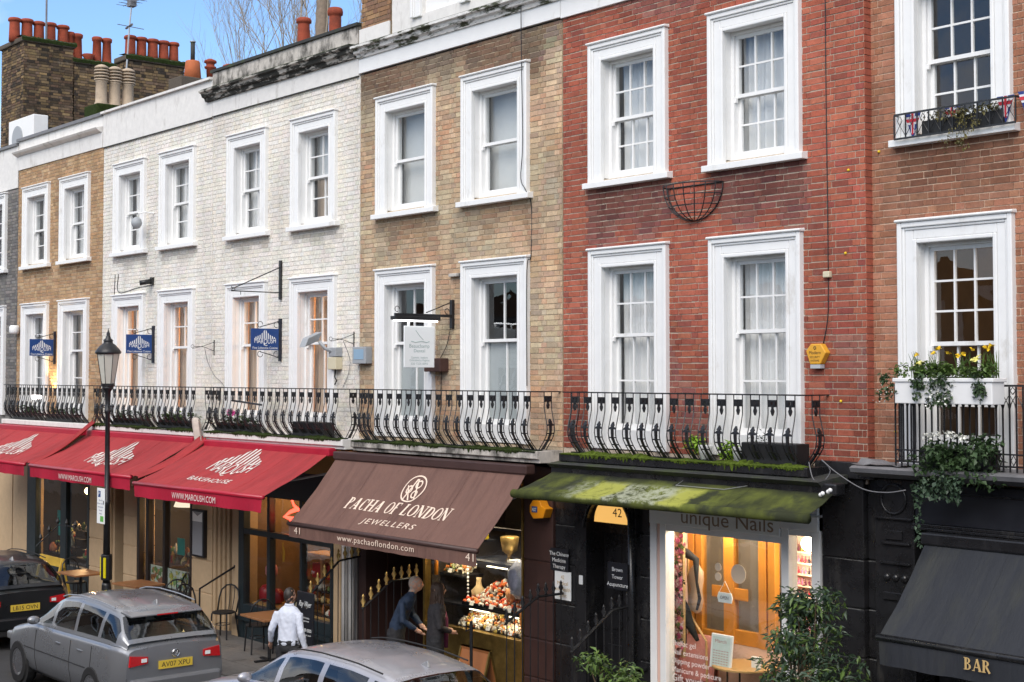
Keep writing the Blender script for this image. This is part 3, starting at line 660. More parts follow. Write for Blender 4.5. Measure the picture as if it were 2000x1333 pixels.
def balcony(label, x0, x1, Yr=-.42, slab='white_dirty', zs=(3.575,3.735), ys=-.46, moss=None, dark=False, sx=(.06,.06)):
    b = thing('balcony', label, 'balcony', ((x0+x1)/2, 0, 3.74), 'curved iron balconies on the first floor')
    r = MB(); r.box(x0-.012, x1+.012, Yr-.016, Yr+.016, RZ-.006, RZ+.010); r.box(x0-.016, x0+.016, Yr+.016, .0, RZ-.006, RZ+.009); r.box(x1-.016, x1+.016, Yr+.016, 0, RZ-.006, RZ+.009)
    r.build('handrail', M['iron'], b)
    n = round((x1-x0-.12)/.252); p = (x1-x0-.14)/n
    def unit(x, y, rz):
        o = bpy.data.objects.new('baluster', BAL); COL.objects.link(o); o.parent = b; o.location = Vector((x, y, RZ)) - OFF[b.name]; o.rotation_euler = (0,0,rz + random.uniform(-.02,.02))
    for i in range(n): unit(x0+.07+p*(i+.5), Yr, 0)
    unit(x0, Yr*.52, R(-90)); unit(x1, Yr*.52, R(90))
    q = MB(); q.box(x0+.02, x1-.02, Yr+.10, Yr+.125, 3.735, 3.752); q.build('foot_rail', M['iron'], b)
    s = MB(); s.prism([(.0,zs[0]),(ys+.05,zs[0]),(ys+.05,zs[0]+.04),(ys,zs[0]+.06),(ys,zs[1]-.01),(ys+.01,zs[1]),(0,zs[1])], x0-sx[0], x1+sx[1]); s.build('slab', M[slab], b, bevel=.004)
    if moss:
        mm = MB(); rnd = random.Random(3); nx = int((x1-x0)*60)
        prof = 5
        for i in range(nx+1):
            xx = x0 - .02 + (x1-x0+.04)*i/nx; cov = max(0, min(1, .55+.6*math.sin(xx*3.1+x0)+.5*math.sin(xx*7.7))); h = .002 + cov*(.006+moss*rnd.random()**2); dr = moss*1.6*cov*rnd.random()**3
            for j, (yy, zz) in enumerate(((ys+.16, zs[1]+.002),(ys+.10, zs[1]+h),(ys+.03, zs[1]+h*.9),(ys-.012-rnd.random()*.012, zs[1]-.004),(ys-.006, zs[1]-.02-dr))): mm.v.append((xx, yy+rnd.uniform(-.008,.008), zz))
        for i in range(nx):
            for j in range(prof-1): mm.f.append((i*prof+j, (i+1)*prof+j, (i+1)*prof+j+1, i*prof+j+1)); mm.m.append(0)
        stuff(mm.build('moss_growth', M['moss'] if not dark else M['moss_dark'], b))
    return b
balcony('black curved iron balcony in front of the tan brick house', -33.6, -29.0, moss=None)
balcony('black curved iron balcony on the plain-parapet white house, behind the street lamp', -28.67, -24.16, moss=.03, dark=True)
balcony('black curved iron balcony with pink flowers on the white house nearest the brown one', -23.85, -19.4, moss=.035, dark=True)
balcony('black curved iron balcony above the brown jewellers awning', -19.05, -14.72, slab='render_old', moss=.035, dark=True)
balcony('black curved iron balcony with bright green moss, above the mossy awning', -14.17, -10.23, slab='black_paint', moss=.045)

# ------------------------------------------------------------------ shop level, right to left
M['worn'] = simple('worn_grey_edge', (.16,.16,.155), .6, 0, 20, .6, .1, .3, dirt=(.02,.02,.02), dscale=6, dlo=.45, dhi=.6)
def pier(parent, name, x0, x1, y0, z0, z1, mat, joints=(), jm=None, d=.45):
    """masonry pier with recessed joints"""
    zs = [z0, *joints, z1]; o = None
    for a, b in zip(zs, zs[1:]):
        o = MB().box(x0, x1, y0, y0+d, a+(.008 if a > z0 else 0), b-(.008 if b < z1 else 0)).build(name, M[mat], parent, bevel=.012)
    if mat == 'black_paint':
        for z in joints: MB().box(x0+.006, x1-.006, y0-.0015, y0+.006, z-.016, z-.0085).build('worn_edge', M['worn'], parent)
    if joints: MB().box(x0+.012, x1-.012, y0+.016, y0+d-.01, z0, z1).build('joint', M[jm or mat], parent)
    return o
def pane(parent, x0, x1, y, z0, z1, mat='glass_shop', name='pane'):
    return MB().box(x0, x1, y, y+.008, z0, z1).build(name, M[mat], parent)
JZ = [.62, 1.15, 1.68, 2.21, 2.74]
# -- black bar at the right (house G)
sb = thing('shopfront', 'black painted bar front with panelled pilaster at the right edge', 'shopfront', (-7.6, 0, 0))
pier(sb, 'quoin_block', -10.30, -9.74, -.04, 0, 3.62, 'black_paint', JZ, d=.4)
pier(sb, 'quoin_block', -9.735, -9.60, .03, 0, 3.62, 'black_paint', JZ, d=.3)
MB().box(-10.35,-9.55,-.10,.0,3.62,3.80).build('cornice', M['black_paint'], sb, bevel=.01)
# pilaster with console
MB().box(-9.575,-9.08,-.06,.3,0,3.64).build('pilaster', M['black_paint'], sb, bevel=.008)
ros = MB(); ros.tube([(-9.33+.155*math.cos(a), -.07, 3.43+.155*math.sin(a)) for a in [i*math.pi/14 for i in range(29)]], .014, 6, cap=False); ros.build('rosette', M['black_paint'], sb, True)
MB().box(-9.56,-9.09,-.10,-.055,3.215,3.235).build('moulding', M['black_paint'], sb, bevel=.004)
MB().box(-9.44,-9.22,-.085,-.055,3.0,3.10).box(-9.47,-9.12,-.10,-.055,2.95,2.975).box(-9.5,-9.12,-.10,-.055,2.74,2.765).build('console_block', M['black_paint'], sb, bevel=.006)
for i in range(3): MB().ball((-9.42+i*.11,-.06,2.60), .045, 6).build('console_flute', M['black_paint'], sb, True)
MB().box(-9.46,-9.16,-.085,-.055,2.36,2.44).build('console_block', M['black_paint'], sb, bevel=.006)
MB().box(-9.05,-4.8,-.08,.2,3.20,3.62).build('sign_board', M['black_wood'], sb, bevel=.006)
fr = MB(); fr.box(-9.07,-4.8,-.11,-.075,3.165,3.198).box(-9.07,-4.8,-.13,-.075,3.135,3.163).box(-9.07,-4.8,-.105,-.075,3.52,3.535); fr.build('sign_moulding', M['black_paint'], sb, bevel=.004)
MB().prism([(.1,3.64),(-.22,3.66),(-.42,3.72),(-.44,3.765),(-.40,3.785),(.1,3.81)], -9.62, -4.8).build('lead_cornice', M['lead'], sb)
MB().box(-9.0,-4.8,.25,.4,0,3.1).build('back_panel', M['black_paint'], sb)
pane(sb, -8.6, -5.2, .12, .8, 2.4)
# bunched lead flashing
fl = MB(); rnd = random.Random(5)
for i in range(9):
    for j in range(4): fl.v.append((-9.66+i*.085, -.36+j*.10+rnd.uniform(-.02,.02), 3.79+.02*rnd.random()+(.06 if j > 1 and i < 4 else 0)*rnd.random()))
for i in range(8):
    for j in range(3): fl.f.append((i*4+j,(i+1)*4+j,(i+1)*4+j+1,i*4+j+1)); fl.m.append(0)
fl.build('lead_flashing', M['lead'], sb)

# -- nail bar and number 42 doorway (house F)
sn = thing('shopfront', 'white framed nail salon with pink flower wall inside', 'shopfront', (-11.65, 0, 0))
W = MB(); W.box(-12.97,-12.86,-.06,.10,0,2.899); W.box(-12.80,-12.70,-.06,.10,0,2.899); W.box(-12.86,-12.80,-.03,.10,0,2.899)
W.build('door_post', M['white'], sn, bevel=.006)
MB().box(-12.855,-12.805,-.045,-.032,.1,2.9).build('pink_strip', simple('pale_pink_paint', (.72,.48,.40), .5), sn)
MB().box(-10.87,-10.76,-.06,.10,0,2.999).build('door_post', M['white'], sn, bevel=.006); MB().box(-10.44,-10.325,-.06,.10,0,3.3).build('door_post', M['white'], sn, bevel=.006)
MB().box(-12.97,-10.88,-.07,.10,2.90,3.40).build('fascia', M['pure_white'], sn, bevel=.006); MB().box(-10.875,-10.325,-.085,.10,3.0,3.40).build('meter_cupboard', M['white'], sn, bevel=.006)
MB().box(-12.70,-10.87,-.05,.08,2.82,2.90).build('transom', M['white'], sn); MB().box(-10.76,-10.44,-.05,.08,2.93,3.0).build('transom', M['white'], sn)
MB().box(-12.70,-10.87,-.05,.08,.30,.42).build('bottom_rail', M['white'], sn); MB().box(-12.97,-10.33,-.045,.1,0,.30).build('stall_riser', M['white'], sn)
pane(sn, -12.70,-10.87, .0, .42, 2.82); pane(sn, -10.76,-10.44, .0, .42, 2.93)
L = MB(); lettering(L, 'unique Nails', lambda u, v: (-12.42+u, -.073, 2.94+v), .17, 1.45); stuff(L.build('lettering', simple('faded_brown_letter', (.30,.22,.16), .6), sn))
# painted text on the glass
flm = simple('faint_white_letter', (.78,.70,.66), .6); stm = simple('beige_sticker', (.74,.58,.42), .6)
for i, t in enumerate(('Shellac gel', 'Nail extensions', 'Dipping powder', 'Manicure & pedicure', 'Gift vouchers')):
    L = MB(); lettering(L, t, lambda u, v, i=i: (-12.64+u, -.004, 1.42-i*.108+v), .066 if i < 4 else .085); stuff(L.build('window_lettering', flm, sn))
for (cx, cz, r) in ((-11.88,2.45,.05),(-11.88,2.335,.05),(-11.56,2.40,.115)): MB().plate([(cx+r*math.cos(a), cz+r*math.sin(a)) for a in [i*math.pi/14 for i in range(28)]], -.008, -.003).build('window_sticker', stm, sn)
hs = MB(); hs.plate([(-11.92,2.09),(-11.90,2.03),(-11.70,2.03),(-11.68,2.09),(-11.70,2.15),(-11.90,2.15)], .02, .03); hs.tube([(-11.89,.025,2.15),(-11.80,.025,2.29),(-11.71,.025,2.15)], .004, 4); hs.build('hanging_sign', M['pure_white'], sn)
L = MB(); lettering(L, 'OPEN', lambda u, v: (-11.87+u, .017, 2.07+v), .04, .13); L.build('sign_text', M['ink'], sn)
# salon interior
FZ = .36
W = simple('salon_wall', (.66,.46,.36), .8); WO = M['wood_orange']
r = room(sn, -13.15, -10.36, .0, 3.3, 'room', .11, 3.6); r.data.materials[0] = simple('salon_back_wall', (.30,.235,.185), .8, 0, 2, .15)
MB().box(-13.13,-10.38,.12,3.58,.001,FZ).build('floor', simple('salon_floor', (.25,.17,.11), .5), sn)
MB().box(-13.14,-13.11,.12,.78,FZ,3.29).build('side_wall', W, sn)
dr = thing('inner_screen', 'orange varnished glazed screen inside the nail salon', 'screen', (-12.4, .8, FZ))
MB().box(-13.10,-11.60,.79,.86,FZ,1.38).build('dado', W, dr)
D = MB()
for (a, b) in ((-13.10,-13.0),(-12.97,-12.86),(-12.49,-12.32),(-11.92,-11.80),(-11.77,-11.66)): D.box(a, b, .77, .87, 1.38, 3.25)
D.box(-12.86,-12.49,.785,.855,1.38,1.50); D.box(-12.32,-11.92,.785,.855,1.38,1.56); D.box(-12.86,-12.49,.785,.855,3.1,3.25); D.box(-12.32,-11.92,.785,.855,3.1,3.25); D.box(-12.70,-12.49,.78,.80,1.93,2.08); D.box(-12.32,-12.10,.78,.80,1.93,2.08)
D.build('frame', WO, dr, bevel=.006)
pane(dr, -12.86, -12.49, .82, 1.50, 3.1); pane(dr, -12.32, -11.92, .82, 1.56, 3.1)
# flower wall: individual blooms joined as one mass
fw = MB(); fw.c = []; rnd = random.Random(11)
fw.box(-12.95,-12.76,.32,.36,1.2,2.95); fw.c += [(.45,.32,.16)]*8
for i in range(330):
    x = rnd.uniform(-12.97,-12.74); z = rnd.uniform(1.25,2.93); y = .31 - rnd.random()*.05; r = rnd.uniform(.02,.045)
    c = rnd.choice([(.55,.10,.22),(.62,.22,.28),(.70,.42,.42),(.66,.28,.18),(.10,.14,.04),(.48,.08,.2),(.06,.05,.03),(.7,.5,.48)])
    for k in range(5):
        a = k*1.257+rnd.random(); b = a+1.0; fw.add([(x,y-.012,z),(x+r*math.cos(a),y+rnd.uniform(-.01,.01),z+r*math.sin(a)),(x+r*math.cos(b),y+rnd.uniform(-.01,.01),z+r*math.sin(b))], [(0,1,2)]); fw.c += [c]*3
fwo = fw.build('flower_wall', M['plain'], None); tag(stuff(fwo), 'pink and red flower wall inside the nail salon window', 'flowers')
cs_ = thing('dress_form', 'tan dress form hung with black straps behind the salon glass', 'dress form', (-12.7, .5, FZ))
q = MB(); q.tube([(-12.86,.52,2.50),(-12.87,.52,2.2),(-12.80,.50,1.7),(-12.52,.48,1.42),(-12.5,.48,FZ)], .016, 6); q.build('pole', M['pine'], cs_)
q = MB(); q.lathe([(.02,1.74),(.075,1.78),(.105,1.9),(.085,2.04),(.11,2.17),(.105,2.27),(.05,2.34),(.03,2.38)], (-12.72,.52,0), 14, sx=1, sy=.7); q.build('torso', simple('tan_form', (.52,.36,.24), .7), cs_, True)
q = MB(); q.tube([(-12.90,.44,2.53),(-12.78,.42,2.49),(-12.64,.43,2.43),(-12.63,.43,2.15),(-12.58,.43,1.95),(-12.63,.43,1.80)], [.045,.06,.045,.018,.024,.016], 7); q.tube([(-12.87,.44,2.12),(-12.90,.43,1.95),(-12.85,.43,1.78),(-12.75,.43,1.60),(-12.62,.43,1.42)], [.025,.035,.08,.06,.025], 7); q.tube([(-12.90,.44,1.78),(-12.88,.44,1.35)], [.07,.05], 7)
q.build('black_straps', simple('black_fabric', (.012,.012,.013), .8), cs_, True)
pc = thing('tub_chair', 'dusty pink tub chair behind the salon lettering', 'chair', (-12.66, .42, FZ)); q = MB()
for j, (r, z) in enumerate(((.24,.62),(.28,.8),(.31,1.15),(.33,1.43),(.31,1.45),(.28,1.44),(.26,1.2),(.24,.88))):
    for i in range(17):
        a = R(-30 + i*15); dz = (.0 if z < 1.3 else -.10*sstep(.6, 1.0, abs(i-8)/8)); q.v.append((-12.66+r*1.05*math.cos(a+R(45)), .44+r*math.sin(a+R(45))*.8, z+dz))
for j in range(7):
    for i in range(16): q.f.append((j*17+i, j*17+i+1, (j+1)*17+i+1, (j+1)*17+i)); q.m.append(0)
q.build('shell', simple('pink_upholstery', (.55,.23,.20), .8), pc, True)
MB().lathe([(.26,.66),(.28,.72),(.27,.82),(.16,.84)], (-12.66,.44,0), 18).build('seat', simple('pink_seat', (.50,.20,.18), .8), pc, True)
for a in (0.6,2.2,3.8,5.4): MB().tube([(-12.66+.2*math.cos(a),.44+.18*math.sin(a),FZ),(-12.66+.18*math.cos(a),.44+.16*math.sin(a),.68)], .015, 6).build('leg', M['iron'], pc)
st = thing('side_table', 'round pale wood side table in the salon window', 'table', (-11.86, .42, FZ))
MB().lathe([(.38,1.20),(.40,1.205),(.40,1.225),(.38,1.23)], (-11.88,.46,0), 28).build('table_top', M['pine'], st)
for a in (0.4,2.5,4.6): MB().tube([(-11.88+.28*math.cos(a),.46+.28*math.sin(a),FZ),(-11.88+.28*math.cos(a),.46+.28*math.sin(a),1.205)], .012, 6).build('leg', M['iron'], st)
ca = thing('calendar', 'white framed desk calendar standing on the round salon table', 'calendar', (-12.0,.2,1.23)); t = .12
def cal(u, v, o=0): return (-12.19+u, .17+v*t-o, 1.20+v)
q = MB(); q.add([cal(0,0),cal(.34,0),cal(.34,.40),cal(0,.40),*[(a,b+.025,c) for a,b,c in (cal(0,0),cal(.34,0),cal(.34,.40),cal(0,.40))]], [(0,1,2,3),(7,6,5,4),(0,4,5,1),(1,5,6,2),(2,6,7,3),(3,7,4,0)]); q.build('frame', M['pure_white'], ca, bevel=.004)
q = MB(); q.add([cal(.03,.03,.003),cal(.31,.03,.003),cal(.31,.37,.003),cal(.03,.37,.003)], [(0,1,2,3)]); q.build('sheet', simple('pale_mint_paper', (.62,.72,.69), .7), ca)
q = MB()
for i in range(6):
    for j in range(6): q.add([cal(.05+i*.043,.05+j*.030,.005),cal(.075+i*.043,.05+j*.030,.005),cal(.075+i*.043,.060+j*.030,.005),cal(.05+i*.043,.060+j*.030,.005)], [(0,1,2,3)])
stuff(q.build('dates', simple('red_print', (.45,.16,.15), .6), ca)); q = MB(); lettering(q, 'March', lambda u, v: cal(.07+u, .30+v, .005), .04, .18); q.build('lettering', bpy.data.materials['red_print'], ca)
tag(MB().box(-11.72,-11.60,.40,.44,1.23,1.36).build('leaflet_holder', M['pure_white']), 'small leaflet holder on the round salon table', 'leaflet holder')
sv = thing('display_shelf', 'wall shelves of nail varnish behind the narrow salon pane', 'shelves', (-11.2, .9, FZ)); rnd = random.Random(2)
MB().box(-11.60,-10.40,1.0,1.03,FZ,3.25).build('back_board', W, sv); swood = simple('shelf_wood', (.66,.42,.30), .5)
for j in range(11):
    z = 1.25+j*.135; MB().box(-11.58,-10.42,.86,.999,z,z+.02).build('shelf', swood, sv)
    for i in range(21):
        x = -11.55+i*.053; c = rnd.choice(('red','plum','pink','black','wine','amber'))
        key = 'varnish_'+c
        if key not in bpy.data.materials: simple(key, {'red':(.45,.03,.05),'plum':(.10,.02,.04),'pink':(.5,.12,.2),'black':(.03,.02,.03),'wine':(.3,.02,.1),'amber':(.6,.35,.05)}[c], .3)
        if ('bt', c) not in proto: proto[('bt', c)] = MB().lathe([(.014,0),(.014,.04),(.006,.045),(.006,.075),(.005,.08)], (0,0,0), 6).mesh('varnish_bottle', bpy.data.materials[key])
        o = bpy.data.objects.new('varnish_bottle', proto[('bt', c)]); COL.objects.link(o); o.parent = sv; o.location = Vector((x,.90,z+.0205)) - OFF[sv.name]
gl_ = thing('globe_lamp', 'glowing white globe lamp in the nail salon', 'lamp', (-11.01,.6,2.72)); point_lamp(gl_, 'globe', (-11.0,.6,2.76), .09, 22, (1,.86,.68), 4)
MB().tube([(-11.0,.6,2.85),(-11.0,.6,3.28)], .008, 5).build('cord', M['iron'], gl_)
gl_ = thing('globe_lamp', 'globe lamp behind the orange screen of the nail salon', 'lamp', (-11.9,2.2,2.7)); point_lamp(gl_, 'globe', (-12.2,2.4,2.85), .10, 16, (1,.80,.58), 3)
MB().tube([(-12.2,2.4,2.94),(-12.2,2.4,3.28)], .008, 5).build('cord', M['iron'], gl_)
gl_ = thing('globe_lamp', 'globe lamp above the pink chair in the nail salon', 'lamp', (-12.3,.35,3.1)); point_lamp(gl_, 'globe', (-12.35,.45,3.12), .07, 22, (1,.82,.62), 3)
ch2 = thing('chair', 'dark chair beyond the orange salon screen', 'chair', (-12.4,1.6,FZ))
MB().box(-12.6,-12.2,1.5,1.9,.80,.85).build('seat', M['planter_black'], ch2, bevel=.02); MB().box(-12.6,-12.2,1.86,1.90,.85,1.9).build('backrest', M['planter_black'], ch2, bevel=.015)
for (a, b) in ((-12.58,1.53),(-12.23,1.53),(-12.58,1.87),(-12.23,1.87)): MB().tube([(a,b,FZ),(a,b,.81)], .014, 5).build('leg', M['iron'], ch2)

# -- door number 42
sd_ = thing('doorway', 'black arched doorway with yellow fanlight numbered 42', 'doorway', (-13.8, 0, 0))
pier(sd_, 'quoin_block', -14.80, -14.40, -.02, 0, 3.55, 'black_paint', JZ); pier(sd_, 'quoin_block', -13.18, -12.975, -.02, 0, 3.55, 'black_paint', JZ)
ar = MB(); N = 16                                                   # wall with arched head
pts = [(-13.79+.40*math.cos(math.pi*i/N), 2.74+.43*math.sin(math.pi*i/N)) for i in range(N+1)]
for (p, q) in zip(pts, pts[1:]): ar.add([(p[0],-.015,p[1]),(q[0],-.015,q[1]),(q[0],-.015,3.55),(p[0],-.015,3.55)], [(0,1,2,3)]); ar.add([(p[0],-.015,p[1]),(q[0],-.015,q[1]),(q[0],.4,q[1]),(p[0],.4,p[1])], [(0,1,2,3)])
ar.box(-14.40,-14.19,-.015,.4,0,3.55); ar.box(-13.39,-13.18,-.015,.4,0,3.55); ar.build('arch', M['black_paint'], sd_)
MB().tube([(-13.79+.44*math.cos(math.pi*i/20), -.02, 2.74+.47*math.sin(math.pi*i/20)) for i in range(21)], .022, 6).build('arch_moulding', M['black_paint'], sd_, True)
MB().box(-14.18,-13.40,.30,.36,.35,2.66).build('door', M['black_paint'], sd_)
pn = MB()
for (a, b, c, d) in ((-14.10,-13.83,.5,1.2),(-13.75,-13.48,.5,1.2),(-14.10,-13.83,1.4,2.5),(-13.75,-13.48,1.4,2.5)): pn.box(a, b, .285, .302, c, d)
pn.build('door_panel', M['black_paint'], sd_, bevel=.01); MB().box(-14.19,-13.39,.27,.37,2.66,2.80).build('transom', M['black_paint'], sd_)
MB().plate([(-13.785+.33*math.cos(math.pi*i/N), 2.82+.34*math.sin(math.pi*i/N)) for i in range(N+1)], .06, .08).build('fanlight', emis('lit_fanlight', (.62,.34,.09), .55), sd_)
L = MB(); lettering(L, '42', lambda u, v: (-13.76+u, .056, 2.91+v), .11, .17); L.build('house_number', M['ink'], sd_)
MB().box(-14.32,-14.25,-.03,-.014,1.98,2.10).build('doorbell', M['pure_white'], sd_, bevel=.006)
MB().box(-14.19,-13.39,-.02,.40,0,.35).box(-14.19,-13.39,-.32,-.02,0,.18).build('step', M['black_paint'], sd_)
MB().box(-14.17,-13.41,.37,1.0,.3,3.1).build('hall', M['room_dark'], sd_)
dp = thing('drainpipe', 'black cast iron drainpipe between the doorway and the nail salon', 'drainpipe', (-13.27,-.08,0))
MB().tube([(-13.27,-.09,0),(-13.27,-.09,3.5)], .05, 12).build('pipe', M['black_paint'], dp, True); MB().lathe([(.052,0),(.065,.005),(.065,.10),(.052,.11)], (-13.27,-.09,.98), 12).box(-13.36,-13.05,-.07,-.02,1.04,1.07).build('collar', M['black_paint'], dp)
# plaques around the door
def plaque(label, x0, x1, z0, z1, y, mat, lines, ink, cat='sign', size=.05, rz=0):
    t = thing('sign', label, cat, ((x0+x1)/2, y, z0))
    MB().box(x0, x1, y, y+.012, z0, z1).build('board', M[mat], t, bevel=.002)
    n = len(lines); dz = (z1-z0)*.84/n
    for i, s in enumerate(lines):
        L = MB(); lettering(L, s, lambda u, v, i=i: ((x0+x1)/2+u, y-.003, z1-(z1-z0)*.1-dz*(i+.8)+v), min(size, dz*.62), None, center=True); stuff(L.build('lettering', M[ink], t))
    return t
plaque('black board of white lettering left of door 42', -14.86, -14.50, 2.12, 2.42, -.055, 'black_wood', ['The Chinese','Medicine','Therapy'], 'pure_white', size=.055)
plaque('white notice with gold print under the black board by door 42', -14.78, -14.46, 1.74, 2.12, -.045, 'pure_white', ['42','Medical','and Health','Clinic'], 'gold_letter', size=.05)
plaque('black hanging board of white lettering right of door 42', -13.62, -13.26, 2.02, 2.36, -.17, 'black_wood', ['Brown','Tower','Acupuncture'], 'pure_white', size=.05)

# -- jewellers (house E)
sj = thing('shopfront', 'brown jewellers shopfront with bright brass-framed window', 'shopfront', (-17.0, 0, 0))
pier(sj, 'pier', -15.42, -14.82, -.05, 0, 3.5, 'brown_paint', [.62,1.15,1.68,2.21], d=.4)
MB().box(-15.46,-15.425,-.06,.05,.2,3.3).build('brass_post', M['brass'], sj); MB().box(-17.74,-17.69,-.06,.05,.2,3.3).build('brass_post', M['brass'], sj)
MB().box(-17.69,-15.46,-.055,.06,1.02,1.07).build('brass_sill', M['brass'], sj); MB().box(-17.69,-15.46,-.04,.06,.02,1.02).build('brass_panel', M['brass'], sj)
MB().box(-17.69,-15.46,-.05,.04,2.55,2.59).build('brass_rail', M['brown_frame'], sj); MB().box(-17.74,-15.42,-.05,.1,3.3,3.5).build('fascia', M['brown_paint'], sj)
pane(sj, -17.69, -15.46, -.005, 1.07, 2.55); pane(sj, -17.69, -15.46, -.005, 2.59, 3.3)
pier(sj, 'pier', -19.52, -19.28, -.05, 0, 3.5, 'brown_paint', [], d=.4)
MB().box(-19.28,-17.74,1.2,1.3,0,3.4).build('recess_wall', M['room_dark'], sj); MB().box(-19.28,-19.24,.35,1.2,0,3.4).box(-17.78,-17.74,.05,1.2,0,3.4).build('recess_side', M['brown_paint'], sj); MB().box(-18.9,-18.0,1.14,1.2,.1,2.3).build('door', M['black_paint'], sj, bevel=.01)
MB().box(-19.28,-17.74,-.05,1.2,3.0,3.4).build('recess_ceiling', M['brown_paint'], sj)
MB().box(-19.24,-17.79,0,1.19,-.004,.06).build('step', M['paving'], sj)
q = MB(); q.quad((-17.68,1.5,1.05),(-15.46,1.5,1.05),(-15.46,1.5,3.4),(-17.68,1.5,3.4)); q.quad((-17.68,.06,1.05),(-17.68,1.5,1.05),(-17.68,1.5,3.4),(-17.68,.06,3.4)); q.quad((-15.465,1.5,1.05),(-15.465,.06,1.05),(-15.465,.06,3.4),(-15.465,1.5,3.4)); q.quad((-17.68,.06,1.05),(-15.46,.06,1.05),(-15.46,1.5,1.05),(-17.68,1.5,1.05)); q.quad((-17.68,1.5,3.4),(-15.46,1.5,3.4),(-15.46,.06,3.4),(-17.68,.06,3.4))
q.build('display_case', simple('dark_display', (.045,.035,.028), .6), sj)
for (a, b, c, d, z) in ((-17.66,-15.6,.10,.55,1.38),(-17.0,-15.6,.3,.85,2.05),(-17.66,-17.05,.25,.8,2.28),(-17.66,-17.1,.2,.6,1.78)): MB().box(a, b, c, d, z-.03, z).build('shelf', M['black_wood'], sj)
for x in (-17.3,-16.5,-15.8):
    MB().lathe([(.05,0),(.06,.02),(.06,.05),(.03,.07)], (x,.5,3.30), 10).build('spotlight', emis('spot_glow', (1,.85,.6), 6) if x < -17 else bpy.data.materials['spot_glow'], sj)
    l = bpy.data.lights.new('spot_light', 'SPOT'); l.energy = 45; l.color = (1,.80,.55); l.spot_size = R(100); l.spot_blend = .6; l.shadow_soft_size = .04
    o = bpy.data.objects.new('spot_light', l); COL.objects.link(o); o.parent = sj; o.location = Vector((x,.45,3.26)) - OFF[sj.name]; o.rotation_euler = (R(-6),0,0)
# jewellery: trays of beads, busts, vases
jw = MB(); jw.c = []; rnd = random.Random(21)
def bead(x, y, z, r, c):
    n0 = len(jw.v); jw.ball((x,y,z), r, 4); jw.c += [c]*(len(jw.v)-n0)
for i in range(420):
    u = rnd.random(); x = -17.0+1.35*rnd.random(); yy = rnd.random(); bead(x, .12+yy*.36, 1.40+rnd.random()*.04+yy*(.10+.22*max(0,math.sin((x+16.95)*3.0))), rnd.uniform(.018,.038), rnd.choice([(.62,.12,.03),(.70,.20,.05),(.75,.7,.62),(.8,.78,.74),(.5,.06,.03),(.45,.4,.36)]))
for i in range(420): yy = rnd.random(); bead(-17.1+1.55*rnd.random(), .08+yy*.36, 1.09+rnd.random()*.04+yy*.14, rnd.uniform(.016,.036), rnd.choice([(.72,.68,.6),(.6,.56,.5),(.35,.3,.26),(.65,.22,.06),(.30,.25,.2),(.55,.4,.1)]))
for i in range(70): bead(-15.95+.42*rnd.random(), .10+rnd.random()*.25, 1.62+rnd.random()*.28, rnd.uniform(.015,.03), rnd.choice([(.75,.72,.7),(.6,.58,.6),(.45,.42,.42)]))
for i in range(60): bead(-17.62+.45*rnd.random(), .22+rnd.random()*.3, 1.80+rnd.random()*.1, rnd.uniform(.015,.03), rnd.choice([(.6,.2,.05),(.7,.65,.5),(.3,.35,.15)]))
for (x, z) in ((-16.9,1.99),(-16.2,1.99),(-17.35,2.22),(-16.6,1.33),(-15.8,1.33)):  # added strips under the shelves, there only to brighten the jewellery
    MB().box(x-.22,x+.22,.10,.13,z,z+.015).build('fill_strip', emis('added_strip_fill', (1,.86,.62), 2) if 'added_strip_fill' not in bpy.data.materials else bpy.data.materials['added_strip_fill'], sj)
    l = bpy.data.lights.new('strip_light', 'AREA'); l.shape = 'RECTANGLE'; l.size = .44; l.size_y = .04; l.energy = 1.6; l.color = (1,.80,.55); o = bpy.data.objects.new('strip_light', l); COL.objects.link(o); o.parent = sj; o.location = Vector((x,.115,z-.006)) - OFF[sj.name]; o.rotation_euler = (R(35),0,0)
for i, (x, y, z) in enumerate(((-16.75,.10,1.40),(-16.3,.10,1.40),(-15.9,.10,1.40),(-16.9,.08,1.09),(-16.35,.08,1.09),(-15.85,.08,1.09),(-17.4,.2,1.80))):
    q = MB(); q.obox((x,y-.01,z+.03), (.045,0,0), (0,.002,.001), (0,.012,.028)); q.build('price_card', M['pure_white'], sj)
for (x0_, x1_, y0_, y1_, z) in ((-17.0,-16.55,.10,.5,1.385),(-16.45,-16.0,.10,.5,1.385),(-17.0,-16.4,.08,.46,1.075),(-16.3,-15.7,.08,.46,1.075)):
    q = MB(); q.box(x0_,x1_,y0_,y0_+.02,z,z+.05).box(x0_,x1_,y1_-.02,y1_,z,z+.05).box(x0_,x0_+.02,y0_+.02,y1_-.02,z,z+.05).box(x1_-.02,x1_,y0_+.02,y1_-.02,z,z+.05); q.build('velvet_tray', M['black_wood'], sj)
jo = jw.build('jewellery', M['plain'], None, True); tag(stuff(jo), 'orange and silver jewellery heaped in the jewellers window', 'jewellery')
def vase(label, x, y, z, prof, mat, cat='vase'):
    return tag(MB().lathe(prof, (x,y,z), 16).build('vase' if cat == 'vase' else 'ornament', mat, None, True), label, cat)
peach = simple('peach_alabaster', (.75,.36,.16), .4)
vase('slim peach coloured vase on the left shelf of the jewellers window', -17.25,.4,2.28-.5+.02, [(.04,0),(.075,.06),(.08,.14),(.045,.24),(.03,.32),(.045,.36)], peach)
vase('round orange alabaster disc ornament low at the right of the jewellers window', -15.62,.2,1.10, [(.05,0),(.11,.12),(.13,.24),(.10,.36),(.02,.42)], simple('orange_alabaster', (.72,.25,.05), .4), 'ornament')
vase('orange alabaster egg ornament beside the silver beads', -16.05,.25,1.48, [(.03,0),(.07,.08),(.08,.16),(.05,.24),(.01,.28)], peach, 'ornament')
